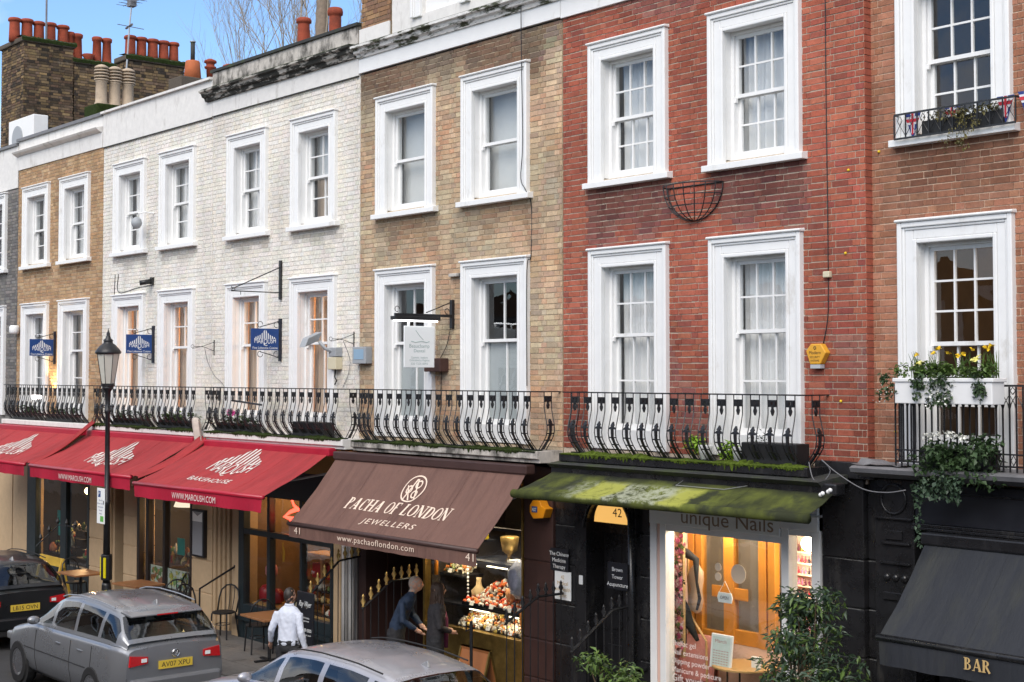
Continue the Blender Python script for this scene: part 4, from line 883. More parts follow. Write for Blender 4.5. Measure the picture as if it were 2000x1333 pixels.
vase('tall green glass bottle on the upper right of the jewellers window', -15.72,.45,2.07, [(.07,0),(.08,.04),(.075,.14),(.03,.24),(.022,.34),(.03,.38),(.02,.42)], simple('green_glass', (.02,.22,.12), .15))
vase('gold cup on the upper shelf of the jewellers window', -16.38,.5,2.05, [(.07,0),(.03,.04),(.03,.08),(.11,.14),(.14,.34),(.12,.35)], M['gold'], 'cup')
bst = MB(); bst.lathe([(.05,0),(.04,.02),(.14,.08),(.15,.16),(.06,.24),(.045,.32),(.055,.36)], (-16.92,.36,1.40), 14, sy=.6); tag(bst.build('necklace_bust', simple('cream_velvet', (.60,.46,.26), .7), None, True), 'cream necklace bust wearing gold in the jewellers window', 'bust')
bx = MB().box(-17.25,-16.98,.35,.6,2.30,2.50); tag(bx.build('jewel_box', simple('yellow_box', (.55,.42,.03), .4), None, bevel=.01), 'yellow box on the top shelf of the jewellers window', 'box')
cs2 = thing('watch_case', 'open white jewellery case standing on the upper shelf', 'case', (-16.0,.4,2.05)); MB().box(-16.22,-15.92,.32,.5,2.05,2.09).build('tray', M['pure_white'], cs2); q = MB(); q.obox((-16.0,.52,2.23), (.11,0,0), (0,.01,.004), (-.02,.04,.14)); q.build('lid', M['pure_white'], cs2); q = MB(); q.obox((-16.0,.505,2.23), (.05,0,0), (0,.006,.002), (-.012,.03,.09)); q.build('mirror', M['black_wood'], cs2)
rb_ = vase('lilac printed glass globe ornament at the right of the jewellers window', -15.72,.16,1.60, [(.05,0),(.15,.08),(.2,.25),(.19,.40),(.10,.52),(.05,.55)], simple('lilac_glass', (.42,.45,.58), .25, 0, 9, .4), 'ornament')
neck = MB()
for i in range(9): neck.ball((-17.08,.28,1.48+i*.055), .02, 5)
tag(neck.build('bead_string', M['pure_white'], None, True), 'hanging string of pearl beads in the jewellers window', 'necklace')
orn = MB().tube([(-17.62,.1,1.75),(-17.62,.1,2.2)], .03, 8); tag(orn.build('amber_string', simple('amber', (.8,.28,.02), .3), None, True), 'hanging amber strand beside the brass post of the jewellers', 'necklace')

# -- cafe fronts (houses D, C, B, A)
sc = thing('shopfront', 'bakehouse shopfront with dark teal window frame and cream piers', 'shopfront', (-22.3,0,0))
pier(sc, 'pier', -25.08, -24.30, -.05, 0, 3.5, 'cream', [.7,1.3,1.9,2.5], d=.4)
for i in range(4): MB().box(-24.29+i*.1,-24.20+i*.1,-.03+i*.04,.35,0,3.5).build('ribbed_jamb', M['cream'], sc, bevel=.012)
MB().box(-23.88,-23.56,.55,.6,0,3.4).build('door', M['black_paint'], sc); MB().box(-23.55,-23.32,-.05,.35,0,3.5).build('pier', M['cream'], sc, bevel=.01)
G_ = MB(); G_.box(-23.30,-23.12,-.06,.08,0,3.1); G_.box(-20.30,-20.22,-.06,.08,0,3.1); G_.box(-23.12,-20.30,-.06,.08,.45,.68); G_.box(-23.12,-20.30,-.055,.08,1.92,2.02); G_.box(-23.12,-20.30,-.05,.08,2.62,3.1); G_.box(-22.32,-22.22,-.055,.07,.68,1.92); G_.box(-22.32,-22.24,-.055,.07,2.02,2.62); G_.box(-21.25,-21.18,-.05,.07,.68,1.92); G_.box(-21.27,-21.19,-.05,.07,2.02,2.62)
G_.build('window_frame', M['green_frame'], sc, bevel=.006); MB().box(-23.30,-20.22,-.045,.1,0,.45).build('stall_riser', M['green_frame'], sc); MB().box(-23.3,-20.22,-.12,-.06,.40,.46).build('sill', M['green_frame'], sc)
for (a, b) in ((-23.12,-22.32),(-22.22,-21.25),(-21.18,-20.30)): pane(sc, a, b, .0, .68, 1.92); pane(sc, a, b, .001, 2.02, 2.62)
MB().box(-23.55,-19.6,-.08,.3,3.1,3.5).build('fascia', simple('ochre_fascia', (.42,.25,.07), .6), sc); MB().box(-20.21,-20.0,-.05,.3,0,3.1).build('pier', M['cream'], sc, bevel=.01)
r = room(sc, -23.5,-20.05,.0,3.35,'room_brown',.12,4.0)
for i, (x, y) in enumerate(((-22.9,1.0),(-21.9,1.3),(-20.9,1.1))): point_lamp(sc, 'pendant_lamp', (x,y,2.75), .08, 9, (1,.60,.25), 5)
cn = thing('bread_counter', 'pine display cabinet inside the bakehouse window', 'cabinet', (-21.6,.8,0))
C_ = MB(); C_.box(-22.1,-22.04,.6,.66,0,1.62); C_.box(-21.62,-21.56,.6,.66,0,1.62); C_.box(-21.12,-21.06,.6,.66,0,1.62); C_.box(-22.1,-21.06,.6,1.0,1.58,1.64); C_.box(-22.1,-21.06,.6,1.0,.75,.80); C_.build('frame', M['pine'], cn)
C_ = MB(); C_.box(-22.03,-21.63,.7,.9,1.2,1.45); C_.box(-21.55,-21.13,.7,.9,1.2,1.45); C_.build('boxes', simple('red_packets', (.42,.03,.03), .5), cn)
rl = thing('neon_sign', 'red glowing neon sign in the bakehouse window', 'neon sign', (-22.0,.25,2.3)); q = MB(); q.tube([(-22.0,.2,2.70),(-21.85,.2,2.50),(-21.72,.2,2.44),(-21.95,.2,2.38),(-22.15,.2,2.28),(-21.9,.2,2.26),(-21.98,.2,2.12)], [.012,.02,.045,.03,.03,.05,.02], 7); q.build('tube', emis('red_neon', (1,.05,.03), 3), rl, True)
for (x, z, r, c, n) in ((-22.75,1.28,.11,(.62,.25,.28),'pink round tin in the left pane of the bakehouse'),(-22.9,.86,.14,(.35,.02,.03),'dark red jar low in the bakehouse window'),(-22.55,.84,.12,(.32,.02,.03),'small red jar beside the dark red one in the bakehouse')):
    tag(MB().lathe([(r*.7,-r),(r,-r*.6),(r,r*.5),(r*.6,r),(r*.3,r*1.1)], (x,.3,z), 14).build('jar', simple('jar_'+n[:8], c, .4), None, True), n, 'jar')
MB().box(-23.1,-20.32,.12,.5,.66,.70).build('window_shelf', M['pine'], sc)

sm = thing('shopfront', 'cream restaurant front with brown framed window of food pictures', 'shopfront', (-27.0,0,0))
pier(sm, 'pier', -28.02, -27.42, -.05, 0, 3.5, 'cream', [.7,1.3,1.9,2.5], d=.4)
B_ = MB(); B_.box(-27.40,-27.30,-.05,.08,0,3.1); B_.box(-27.02,-26.90,-.05,.08,0,3.1); B_.box(-26.28,-26.18,-.05,.08,.6,3.1); B_.box(-25.17,-25.09,-.05,.08,0,3.1); B_.box(-27.30,-25.17,-.05,.08,.45,.60); B_.box(-27.30,-25.17,-.05,.08,2.9,3.1); B_.build('window_frame', M['brown_frame'], sm, bevel=.006)
MB().box(-27.4,-25.09,-.04,.1,0,.45).build('stall_riser', M['brown_frame'], sm); MB().box(-29.2,-25.09,-.08,.3,3.1,3.5).build('fascia', M['cream'], sm)
for (a, b) in ((-27.30,-27.02),(-26.90,-26.28),(-26.18,-25.17)): pane(sm, a, b, 0, .6, 2.9)
r = room(sm, -28.0,-25.1,0,3.3,'room_dark',.12,4.0); point_lamp(sm, 'pendant_lamp', (-26.75,.9,2.3), .09, 20, (1,.6,.28), 7); point_lamp(sm, 'pendant_lamp', (-26.0,1.2,1.9), .07, 16, (1,.6,.28), 7)
MB().box(-27.9,-26.5,1.8,1.85,.5,3.2).build('back_panel', simple('ochre_panel', (.52,.30,.08), .6), sm)
# food posters low in the window: bread, salad and rice as flat prints
def poster(x0, x1, z0, z1, seed, cols):
    t = MB(); t.c = []; rnd = random.Random(seed); t.box(x0, x1, .012, .018, z0, z1); t.c += [(.55,.60,.54)]*8
    for i in range(46):
        cx, cz = rnd.uniform(x0+.08,x1-.08), rnd.uniform(z0+.06,z1-.06); r = rnd.uniform(.03,.11); n0 = len(t.v); rr = min(r, cx-x0, x1-cx, cz-z0, z1-cz); k = rnd.randint(5,8)
        t.add([(cx+rr*math.cos(6.283*j/k), .0115-i*.0001, cz+rr*math.sin(6.283*j/k)*.7) for j in range(k)], [tuple(range(k))]); t.c += [rnd.choice(cols)]*k
    return t
poster(-26.90,-26.28,.62,1.0,1,[(.5,.25,.1),(.6,.4,.22),(.3,.12,.05),(.6,.6,.5),(.15,.25,.08)]).build('food_picture', M['plain'], sm)
poster(-26.17,-25.18,.62,1.0,2,[(.42,.42,.08),(.2,.35,.12),(.6,.6,.5),(.5,.45,.12),(.1,.25,.15)]).build('food_picture', M['plain'], sm)
MB().box(-25.78,-25.48,.011,.017,1.30,1.62).build('teal_notice', simple('teal_paper', (.01,.25,.21), .6), sm)
mb_ = thing('menu_case', 'grey glazed menu case on the cream pier', 'menu case', (-24.6,-.12,1.5))
MB().box(-24.93,-24.47,-.13,-.052,1.36,2.24).build('case', M['iron'], mb_, bevel=.01); MB().box(-24.89,-24.51,-.136,-.130,1.40,2.20).build('menu_sheet', simple('grey_menu', (.30,.31,.33), .5), mb_); MB().plate([(-24.89,2.02),(-24.51,2.02),(-24.51,2.20),(-24.70,2.12),(-24.89,2.20)][::-1], -.140, -.1365).build('menu_header', M['pure_white'], mb_)

sl = thing('shopfront', 'dark framed restaurant window behind the lamp post', 'shopfront', (-31,0,0))
B_ = MB(); B_.box(-33.1,-32.6,-.05,.08,0,3.1); B_.box(-31.20,-30.90,-.05,.08,0,3.1); B_.box(-29.80,-29.70,-.05,.08,0,3.1); B_.box(-32.6,-29.8,-.05,.08,.45,.6); B_.box(-32.6,-29.8,-.05,.08,2.9,3.1); B_.build('window_frame', M['green_frame'], sl, bevel=.006); MB().box(-33.1,-29.7,-.04,.1,0,.45).build('stall_riser', M['green_frame'], sl)
for (a, b) in ((-32.6,-31.2),(-30.9,-29.8)): pane(sl, a, b, 0, .6, 2.9)
room(sl, -33.9,-29.72,0,3.3,'room_dark',.12,4); point_lamp(sl, 'pendant_lamp', (-31.9,.9,2.1), .08, 26, (1,.6,.28), 6)
# food and crockery set out behind the two restaurant windows
def display(parent, x0, x1, z0, rows, seed, label):
    rnd = random.Random(seed); t = thing('window_display', label, 'display', ((x0+x1)/2,.4,z0))
    for j in range(rows):
        MB().box(x0,x1,.16+j*.16,.32+j*.16,z0-.02+j*.16,z0+j*.16).build('step', M['brown_frame'], t)
        q = MB(); q.c = []
        for i in range(int((x1-x0)*9)):
            x = x0+.06+rnd.random()*(x1-x0-.12); r = rnd.uniform(.03,.075); h = rnd.uniform(.05,.22); n0 = len(q.v); q.lathe([(r*.7,0),(r,h*.3),(r*.9,h*.7),(r*.3,h),(r*.2,h*1.05)], (x,.24+j*.16,z0+j*.16), 8); q.c += [rnd.choice([(.55,.42,.22),(.32,.12,.05),(.16,.22,.08),(.62,.55,.42),(.45,.06,.04),(.70,.66,.58),(.10,.08,.06),(.50,.30,.08)])]*(len(q.v)-n0)
        stuff(q.build('crockery', M['plain'], t, True))
display(sl, -32.55, -31.25, .75, 4, 1, 'stepped display of jars and dishes in the left restaurant window'); display(sl, -30.85, -29.85, .75, 4, 2, 'stepped display of jars and dishes beside the cream pier')
display(sm, -26.9, -25.2, 1.05, 2, 3, 'row of dishes above the food pictures'); display(sc, -22.15, -20.4, .72, 3, 4, 'stepped display of pastries and jars in the bakehouse window')
sh_ = thing('pendant_shade', 'large white lampshade in the restaurant window with food pictures', 'lamp', (-26.7,.8,2.2)); MB().lathe([(.34,0),(.30,.10),(.16,.20),(.04,.24)], (-26.65,.75,2.12), 18).build('shade', emis('shade_glow', (.85,.72,.55), .6), sh_, True); MB().tube([(-26.65,.75,2.35),(-26.65,.75,3.28)], .008, 5).build('cord', M['iron'], sh_)
pier(sl, 'pier', -29.68, -28.95, -.05, 0, 3.5, 'cream', [.7,1.3,1.9,2.5], d=.4)
for i in range(3): MB().box(-28.94+i*.1,-28.85+i*.1,-.03+i*.04,.35,0,3.5).build('ribbed_jamb', M['cream'], sl, bevel=.012)
MB().box(-28.62,-28.04,.5,.56,0,3.4).build('door', M['black_paint'], sl); MB().box(-33.97,-28.9,-.08,.3,3.1,3.5).build('fascia', M['cream'], sl)
MB().box(-33.95,-33.1,-.05,.35,0,3.1).build('pier', M['cream'], sl, bevel=.01)
MB().box(-31.5,-31.25,.011,.017,1.2,1.75).build('teal_notice', bpy.data.materials['teal_paper'], sl)
sa = thing('shopfront', 'cream shop wall at the far left edge', 'shopfront', (-36.5,0,0)); MB().box(-39.2,-34.0,-.05,.3,0,3.5).build('wall', M['cream'], sa); MB().box(-38.2,-35,-.06,.1,.6,2.8).build('window_frame', M['green_frame'], sa); pane(sa, -38.1,-35.1,-.075,.7,2.7)

# grey drainpipes and pilaster beside the jewellers
sp = thing('pilaster', 'grey and white pilaster with pipes between bakehouse and jewellers', 'pilaster', (-19.75,0,0))
MB().box(-19.98,-19.55,-.02,.3,0,3.5).build('shaft', simple('grey_stone_paint', (.30,.29,.28), .7, 0, 4, .3), sp, bevel=.01); MB().tube([(-19.78,-.10,0),(-19.78,-.10,3.4)], .06, 10).build('pipe', M['white_dirty'], sp, True); MB().tube([(-19.57,-.12,0),(-19.57,-.12,3.4)], .05, 10).build('pipe', M['white_dirty'], sp, True)

# ------------------------------------------------------------------ awnings
def dome_top(x):
    d = abs(x-.5)*2; return .40 + .36*(1-d) + .30*max(0, 1-d*2.0)**1.6
def emblem(parent, fn, h, w, mat):
    """letters along a gently arched line, their stems drawn up into a pointed dome"""
    L = MB(); lettering(L, 'MAROUSH', fn, h, w, 0, .95, warp=lambda x, y: -.10*(1-abs(x-.5)*2) + y*(.36+.04*(1-abs(x-.5)*2))); L.build('emblem_letters', M[mat], parent)
    n = 10
    for i in range(n):
        x = .07+.86*i/(n-1); t = .046; z0 = .30
        if dome_top(x)-z0 < .12: continue
        MB().add([fn((x-t/2)*w, z0*h), fn((x+t/2)*w, z0*h), fn((x+t/2)*w, dome_top(x+t/2)*h), fn((x-t/2)*w, dome_top(x-t/2)*h)], [(0,1,2,3)]).build('emblem_stem', M[mat], parent)
def word(parent, s, fn, h, w=None, mat='lettering_white', shear=0, spacing=1.0, center=None, warp=None, name='lettering'):
    L = MB(); lettering(L, s, fn, h, w, shear, spacing, 0, center, warp); return stuff(L.build(name, M[mat], parent))
def serif_word(parent, s, fn, h, width, mat, shear=.18):
    """bold roman capitals with thick and thin strokes and slab serifs"""
    T, t, sf = .20, .075, .06
    def seg(x0, y0, x1, y1, w):
        dx, dy = x1-x0, y1-y0; l = math.hypot(dx, dy); nx, ny = -dy/l*w/2, dx/l*w/2
        return [(x0+nx,y0+ny),(x1+nx,y1+ny),(x1-nx,y1-ny),(x0-nx,y0-ny)]
    def ser(x, y, w): return [(x-w/2,y),(x+w/2,y),(x+w/2,y+sf),(x-w/2,y+sf)] if y < .5 else [(x-w/2,y-sf),(x+w/2,y-sf),(x+w/2,y),(x-w/2,y)]
    def bowl(cx, cy, rx, ry, a0, a1, n=9):
        out = []
        for i in range(n):
            b0, b1 = R(a0+(a1-a0)*i/n), R(a0+(a1-a0)*(i+1)/n); k = []
            for b, o in ((b0,1),(b1,1),(b1,0),(b0,0)):
                th = t + (T-t)*abs(math.cos(b)); k.append((cx+(rx-(0 if o else th))*math.cos(b), cy+(ry-(0 if o else t))*math.sin(b)))
            out.append(k)
        return out
    def G(c):
        if c == 'P': return .66, [seg(.14,0,.14,1,T), ser(.14,0,.36), ser(.08,1,.2), *bowl(.22,.74,.40,.26,-90,90)]
        if c == 'A': return .86, [seg(.14,0,.43,1,t), seg(.43,1,.72,0,T), seg(.22,.32,.6,.32,t), ser(.12,0,.26), ser(.72,0,.32)]
        if c == 'C': return .76, [*bowl(.40,.5,.38,.5,50,310,14), seg(.68,.68,.68,.98,t)]
        if c == 'H': return .86, [seg(.16,0,.16,1,T), seg(.70,0,.70,1,T), seg(.16,.52,.7,.52,t), ser(.16,0,.36), ser(.16,1,.36), ser(.70,0,.36), ser(.70,1,.36)]
        if c == 'O': return .84, bowl(.42,.5,.42,.5,0,360,20)
        if c == 'F': return .66, [seg(.16,0,.16,1,T), seg(.16,.96,.6,.96,t), seg(.16,.54,.46,.54,t), seg(.59,.78,.59,1,t*.8), ser(.16,0,.36)]
        if c == 'L': return .66, [seg(.16,0,.16,1,T), seg(.16,.04,.6,.04,t), seg(.60,.0,.60,.24,t*.8), ser(.16,1,.36)]
        if c == 'N': return .86, [seg(.14,0,.14,1,t), seg(.72,0,.72,1,t), seg(.16,.96,.70,.04,T), ser(.14,0,.28), ser(.10,1,.24), ser(.72,1,.28)]
        if c == 'D': return .80, [seg(.16,0,.16,1,T), *bowl(.26,.5,.50,.5,-90,90,12), ser(.12,0,.28), ser(.12,1,.28)]
        if c == 'B': return .68, [seg(.16,0,.16,1,T), *bowl(.24,.76,.34,.24,-90,90), *bowl(.24,.28,.40,.28,-90,90), ser(.12,0,.26), ser(.12,1,.26)]
        if c == 'R': return .76, [seg(.14,0,.14,1,T), ser(.14,0,.34), ser(.08,1,.2), *bowl(.22,.75,.38,.25,-90,90), seg(.34,.5,.66,.0,T*.9)]
        if c == 'P2': return .6, []
        return .34, []
    polys = []; x = 0
    for c in s:
        w, ps = G(c); polys += [[(px+x, py) for px, py in p] for p in ps]; x += w + .06
    k = width/x; mb = MB()
    for i, p in enumerate(polys): mb.add([fn(px*k+shear*py*h, py*h, (i % 7)*.00015) for px, py in p], [tuple(range(len(p)))])
    return stuff(mb.build('lettering', M[mat], parent))
def awning(label, xl, xr, Yt, Zt, YfL, YfR, Zf, mat, trim, val=.22, sag=.035, barr=.035, arms=True, dz=0, wob=.013, seed=0):
    a = thing('awning', label, 'awning', ((xl+xr)/2, Yt, Zt)); rnd = random.Random(seed); W = xr-xl
    ph = [rnd.uniform(0,6) for _ in range(4)]
    def P(u, v, off=0.0):                            # u in metres from the left end, v = 0 front .. 1 wall
        f = u/W; Yf = YfL + (YfR-YfL)*f; zf = Zf + dz*f
        n = Vector((0, -(Zt-zf), (Yt-Yf))).normalized()
        s = -sag*math.sin(math.pi*v) + wob*(math.sin(u*5+ph[0])*.5 + math.sin(u*11+ph[1]+v*2)*.25 + math.sin(v*7+u*2+ph[2])*.3 + math.sin(u*23+ph[3]+v*5)*.22 + math.sin((u*.8+v*1.5)*13+ph[1])*.25)*math.sin(math.pi*min(1, v+.08))
        p = Vector((xl+u, Yf+(Yt-Yf)*v, zf+(Zt-zf)*v)) + n*(s+off); return tuple(p)
    Lf = math.hypot(Yt-(YfL+YfR)/2, Zt-Zf)
    nx, nv = int(W*26), 20; m = MB()
    for k, o in ((0, 0), (1, -.004)):
        for j in range(nv+1):
            for i in range(nx+1): m.v.append(P(W*i/nx, j/nv, o))
    B = (nx+1)*(nv+1)
    for k in (0, 1):
        for j in range(nv):
            for i in range(nx):
                q = [k*B+j*(nx+1)+i, k*B+j*(nx+1)+i+1, k*B+(j+1)*(nx+1)+i+1, k*B+(j+1)*(nx+1)+i]
                m.f.append(tuple(q if k == 0 else q[::-1])); m.m.append(0)
    m.build('canvas', M[mat], a, True)
    # seams between the widths of cloth
    for x in [W*i/4 for i in range(1, 4)]:
        s = MB(); s.tube([P(x, j/10, .001) for j in range(11)], .004, 4); s.build('seam', M[mat], a)
    q = MB(); e0, e1 = Vector(P(0,0)), Vector(P(W,0)); q.tube([e0+Vector((-.02,0,-.01)), e1+Vector((.02,0,-.01))], barr, 10); q.build('front_bar', M[trim], a, True)
    if val:
        v = MB(); n = int(W*10); rows = 4
        for j in range(rows+1):
            for i in range(n+1):
                p = Vector(P(W*i/n, 0)); t = j/rows; v.v.append((p.x, p.y-.01+.018*t*math.sin(i*.55+ph[3])*(1 if val > .2 else .6), p.z-.02-val*t-(.004*math.sin(i*1.3) if j == rows else 0)))
        for j in range(rows):
            for i in range(n): v.f.append((j*(n+1)+i, j*(n+1)+i+1, (j+1)*(n+1)+i+1, (j+1)*(n+1)+i)); v.m.append(0)
        v.build('valance', M[mat if trim != 'red_trim' else 'red_val'], a, True)
    c = MB().box(xl-.04, xr+.04, Yt-.07, Yt+.10, Zt-.06, Zt+.07); c.build('cassette', M[trim], a, bevel=.02)
    if arms:
        for f in (.12, .88):
            e = Vector(P(W*f, 0, -.05)); wv = Vector((xl+W*f, -.02, Zt-.35)); k = (e+wv)/2 + Vector((.35 if f < .5 else -.35, 0, .02))
            MB().tube([wv, k, e], .02, 6).build('folding_arm', M['galv'], a)
    return a, P, Lf, W
M['red_val'] = awningmat('red_valance', (.40,.014,.04), (.30,.012,.03), .5, .8, 1.5)
def maroush(a, P, Lf, W, xl, x0, x1, s0, hgt):
    emblem(a, lambda u, v: P(x0-xl+u, (s0+v)/Lf, .010), hgt, x1-x0, 'lettering_white')
    cx = (x0+x1)/2-xl - .02
    q = MB(); q.tube([P(cx+.0, (s0-.02)/Lf, .006), P(cx-.02, (s0-.09)/Lf, .006), P(cx+.05, (s0-.13)/Lf, .006), P(cx+.12, (s0-.11)/Lf, .006)], [.016,.016,.012,.004], 5); q.build('emblem_tail', M['lettering_white'], a)
a, P, Lf, W = awning('faded red awning with white dome emblem and BAKEHOUSE lettering', -23.75, -19.66, -.47, 3.52, -1.86, -1.70, 2.88, 'red_cloth', 'red_trim', seed=1)
maroush(a, P, Lf, W, -23.75, -22.42, -21.1, .66, .86); word(a, 'BAKEHOUSE', lambda u, v: P(1.32+u, (.28+v)/Lf, .006), .13, 1.3)
word(a, 'WWW.MAROUSH.COM', lambda u, v: (-22.34+u, -1.852+u*.035-.012, 2.70+v), .10, 1.4)
a, P, Lf, W = awning('faded red awning crossed by the black lamp post', -28.75, -24.2, -.47, 3.55, -1.72, -1.72, 2.95, 'red_cloth', 'red_trim', seed=2)
maroush(a, P, Lf, W, -28.75, -26.95, -25.4, .36, .86); word(a, 'WWW.MAROUSH.COM', lambda u, v: (-27.28+u, -1.752, 2.75+v), .10, 1.5)
a, P, Lf, W = awning('faded red awning at the left edge of the photo', -33.6, -29.05, -.47, 3.55, -1.72, -1.72, 2.95, 'red_cloth', 'red_trim', seed=3)
maroush(a, P, Lf, W, -33.6, -31.85, -30.3, .36, .86); word(a, 'WWW.MAROUSH.COM', lambda u, v: (-32.1+u, -1.752, 2.75+v), .10, 1.5)
a, P, Lf, W = awning('brown awning lettered PACHA OF LONDON JEWELLERS', -19.45, -14.84, -.47, 3.48, -1.35, -1.35, 2.48, 'brown_cloth', 'brown_paint', val=.19, sag=.04, seed=4)
x0 = -19.45
serif_word(a, 'PACHA OF LONDON', lambda u, v, e=0: P(-18.38-x0+u, (.40+v)/Lf, .006+e), .21, 2.5, 'lettering_cream')
word(a, 'JEWELLERS', lambda u, v: P(-17.72-x0+u, (.18+v)/Lf, .006), .095, 1.28, 'lettering_cream', .35, 1.25)
def ring(cx, cy, rx, ry, w, n=40):
    return [[(cx+rx*math.cos(b)*k, cy+ry*math.sin(b)*k) for b, k in ((6.2832*i/n,1),(6.2832*(i+1)/n,1),(6.2832*(i+1)/n,1-w),(6.2832*i/n,1-w))] for i in range(n)]
q = MB(); cx, cy = -17.03-x0, .87
for p in ring(cx, cy, .26, .235, .10): q.add([P(u, v/Lf, .006) for u, v in p], [(0,1,2,3)])
for (dx, dy, rr) in ((.07,.08,.075),(-.09,-.02,.075),(.08,-.09,.07)):
    for p in ring(cx+dx, cy+dy, rr, rr, .35, 16): q.add([P(u, v/Lf, .0063) for u, v in p], [(0,1,2,3)])
for (xa, ya, xb, yb) in ((-.02,.17,-.10,-.19),(.0,.17,.14,-.17),(-.17,.05,.02,-.20)):
    w_ = .016; q.add([P(cx+xa-w_, (cy+ya)/Lf, .0066), P(cx+xa+w_, (cy+ya)/Lf, .0066), P(cx+xb+w_, (cy+yb)/Lf, .0066), P(cx+xb-w_, (cy+yb)/Lf, .0066)], [(0,1,2,3)])
q.build('emblem', M['lettering_cream'], a)
for s, xx, ww in (('www.pachaoflondon.com', -18.07, 1.9), ('41', -19.26, .17), ('41', -15.03, .17)):
    word(a, s, lambda u, v, xx=xx: (xx+u, -1.382, 2.335+v), .085 if ww > 1 else .10, ww, 'lettering_cream', 0, 1.1)
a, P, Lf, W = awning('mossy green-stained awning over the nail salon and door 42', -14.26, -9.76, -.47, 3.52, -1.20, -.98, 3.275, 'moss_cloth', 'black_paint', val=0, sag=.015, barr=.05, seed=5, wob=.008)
bpy.data.objects.remove([c for c in a.children if c.name.startswith('front_bar')][0])
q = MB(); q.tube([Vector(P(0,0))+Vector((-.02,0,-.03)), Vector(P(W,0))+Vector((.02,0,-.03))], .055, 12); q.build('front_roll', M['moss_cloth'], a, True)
MB().lathe([(.06,0),(.065,.02),(.05,.03)], (0,0,0), 10)
# tear patch frame on the mossy cloth
q = MB(); q.tube([P(2.32,.98,.012),P(2.30,.72,.012),P(3.05,.70,.012),P(3.35,.92,.012)], .006, 5); q.build('bent_wire', M['galv'], a)
MB().prism([(-.10,3.56),(-.55,3.55),(-.62,3.60),(-.10,3.66)], -14.3, -9.9).build('hood', M['lead_dark'], a)
kn = MB(); 
for i in range(4): kn.ball((-9.86+i*.05, -.62-.03*(i % 2), 3.47+.02*i), .024, 6)
kn.build('winding_gear', M['white'], a, True)
a, P, Lf, W = awning('black awning lettered BAR at the lower right corner', -8.84, -5.0, -.18, 3.06, -1.02, -1.02, 2.16, 'black_cloth', 'black_paint', val=.26, sag=.025, seed=6)
serif_word(a, 'BAR', lambda u, v, e=0: (-7.86+u, -1.055-e, 1.985+v), .115, .29, 'gold_letter', 0)
# sagging strips of red cloth that bridge the gaps between the red awnings
def link(label, A, B, w0, w1, seed, flap=False):
    t = thing('awning_link', label, 'awning cloth', A); rnd = random.Random(seed); m = MB(); n, k = 26, 9; A = Vector(A); B = Vector(B)
    for i in range(n+1):
        s = i/n; c = A.lerp(B, s) + Vector((0,0,-.10*math.sin(math.pi*s))); w = w0 + (w1-w0)*s
        for j in range(k+1):
            v = j/k-.5; m.v.append((c.x+v*w, c.y+.02*math.sin(j*2+s*5), c.z+.05*math.sin(j*1.9+seed+s*4)*(.4+.6*s)-.06*abs(v)))
    for i in range(n):
        for j in range(k): m.f.append((i*(k+1)+j, i*(k+1)+j+1, (i+1)*(k+1)+j+1, (i+1)*(k+1)+j)); m.m.append(0)
    o = m.build('cloth', M['red_cloth'], t, True); so = o.modifiers.new('solid', 'SOLIDIFY'); so.thickness = .006
    return t
link('twisted strip of red cloth between the two left awnings', (-28.95,-1.70,2.99), (-28.55,-.50,3.80), .30, .22, 1)
link('twisted strip of red cloth between the emblem awning and the bakehouse awning', (-24.1,-1.72,2.98), (-23.85,-.50,3.62), .55, .30, 2)
pc_ = MB(); n = 10
for i in range(n+1):
    for j in range(7):
        u, v = i/n, j/6; pc_.v.append((-24.12+.32*u-.05*v, -.50-.05*math.sin(u*6+v*2)-.04*u, 3.58+.38*v-.16*u*(1-v)+.02*math.sin(u*9)))
for i in range(n):
    for j in range(6): pc_.f.append((i*7+j,(i+1)*7+j,(i+1)*7+j+1,i*7+j+1)); pc_.m.append(0)
o = pc_.build('torn_sheet', simple('stained_canvas', (.55,.48,.42), .9, 0, 5, .3), None, True); o.modifiers.new('s', 'SOLIDIFY').thickness = .006; tag(o, 'stained pale canvas flap hanging between two white house balconies', 'canvas')

# ------------------------------------------------------------------ projecting blue signs and fixtures on the walls
def blue_sign(label, X, Yo=0.0):
    """board parallel to the wall's normal would hide; these hang square to the street on a scrolled bracket"""
    t = thing('projecting_sign', label, 'sign', (X, 0, 5.2), 'blue restaurant signs'); s = 1.0
    MB().box(X-.022, X+.022, -.05, 0, 4.99, 5.73).build('wall_plate', M['iron_blue'], t)
    MB().box(X-.012, X+.012, -.60, -.06, 5.18, 5.55).build('board', M['blue_sign'], t, bevel=.003)
    fx = X+.0135
    for sx, d in ((1, 1),):
        emblem(t, lambda u, v: (fx, -.54+u, 5.305+v), .225, .42, 'pure_white')
        q = MB(); q.tube([(fx,-.34,5.29),(fx,-.35,5.27),(fx,-.31,5.255),(fx,-.28,5.265)], [.010,.010,.008,.003], 5); q.build('emblem_tail', M['pure_white'], t)
        word(t, 'Fine Lebanese Cuisine', lambda u, v: (fx, -.575+u, 5.20+v), .04, .49, 'pure_white')
    for z, d in ((5.57, 1), (5.16, -1)):
        q = MB(); q.tube([(X,-.03,z+.12*d),(X,-.22,z+.06*d),(X,-.42,z+.01*d)], .008, 5); q.tube([(X,-.42+.05*math.cos(a), z+d*(.05+.05*math.sin(a))) for a in [i*.5 for i in range(11)]], .006, 5); q.tube([(X,-.10+.05*math.cos(a), z+d*(.05+.05*math.sin(a))) for a in [i*.5 for i in range(11)]], .006, 5); q.build('scroll_bracket', M['iron'], t)
blue_sign('blue projecting sign with white dome emblem on the tan brick house', -31.68); blue_sign('blue projecting sign right of the street lamp', -26.81); blue_sign('blue projecting sign nearest the brown brick house', -21.96)
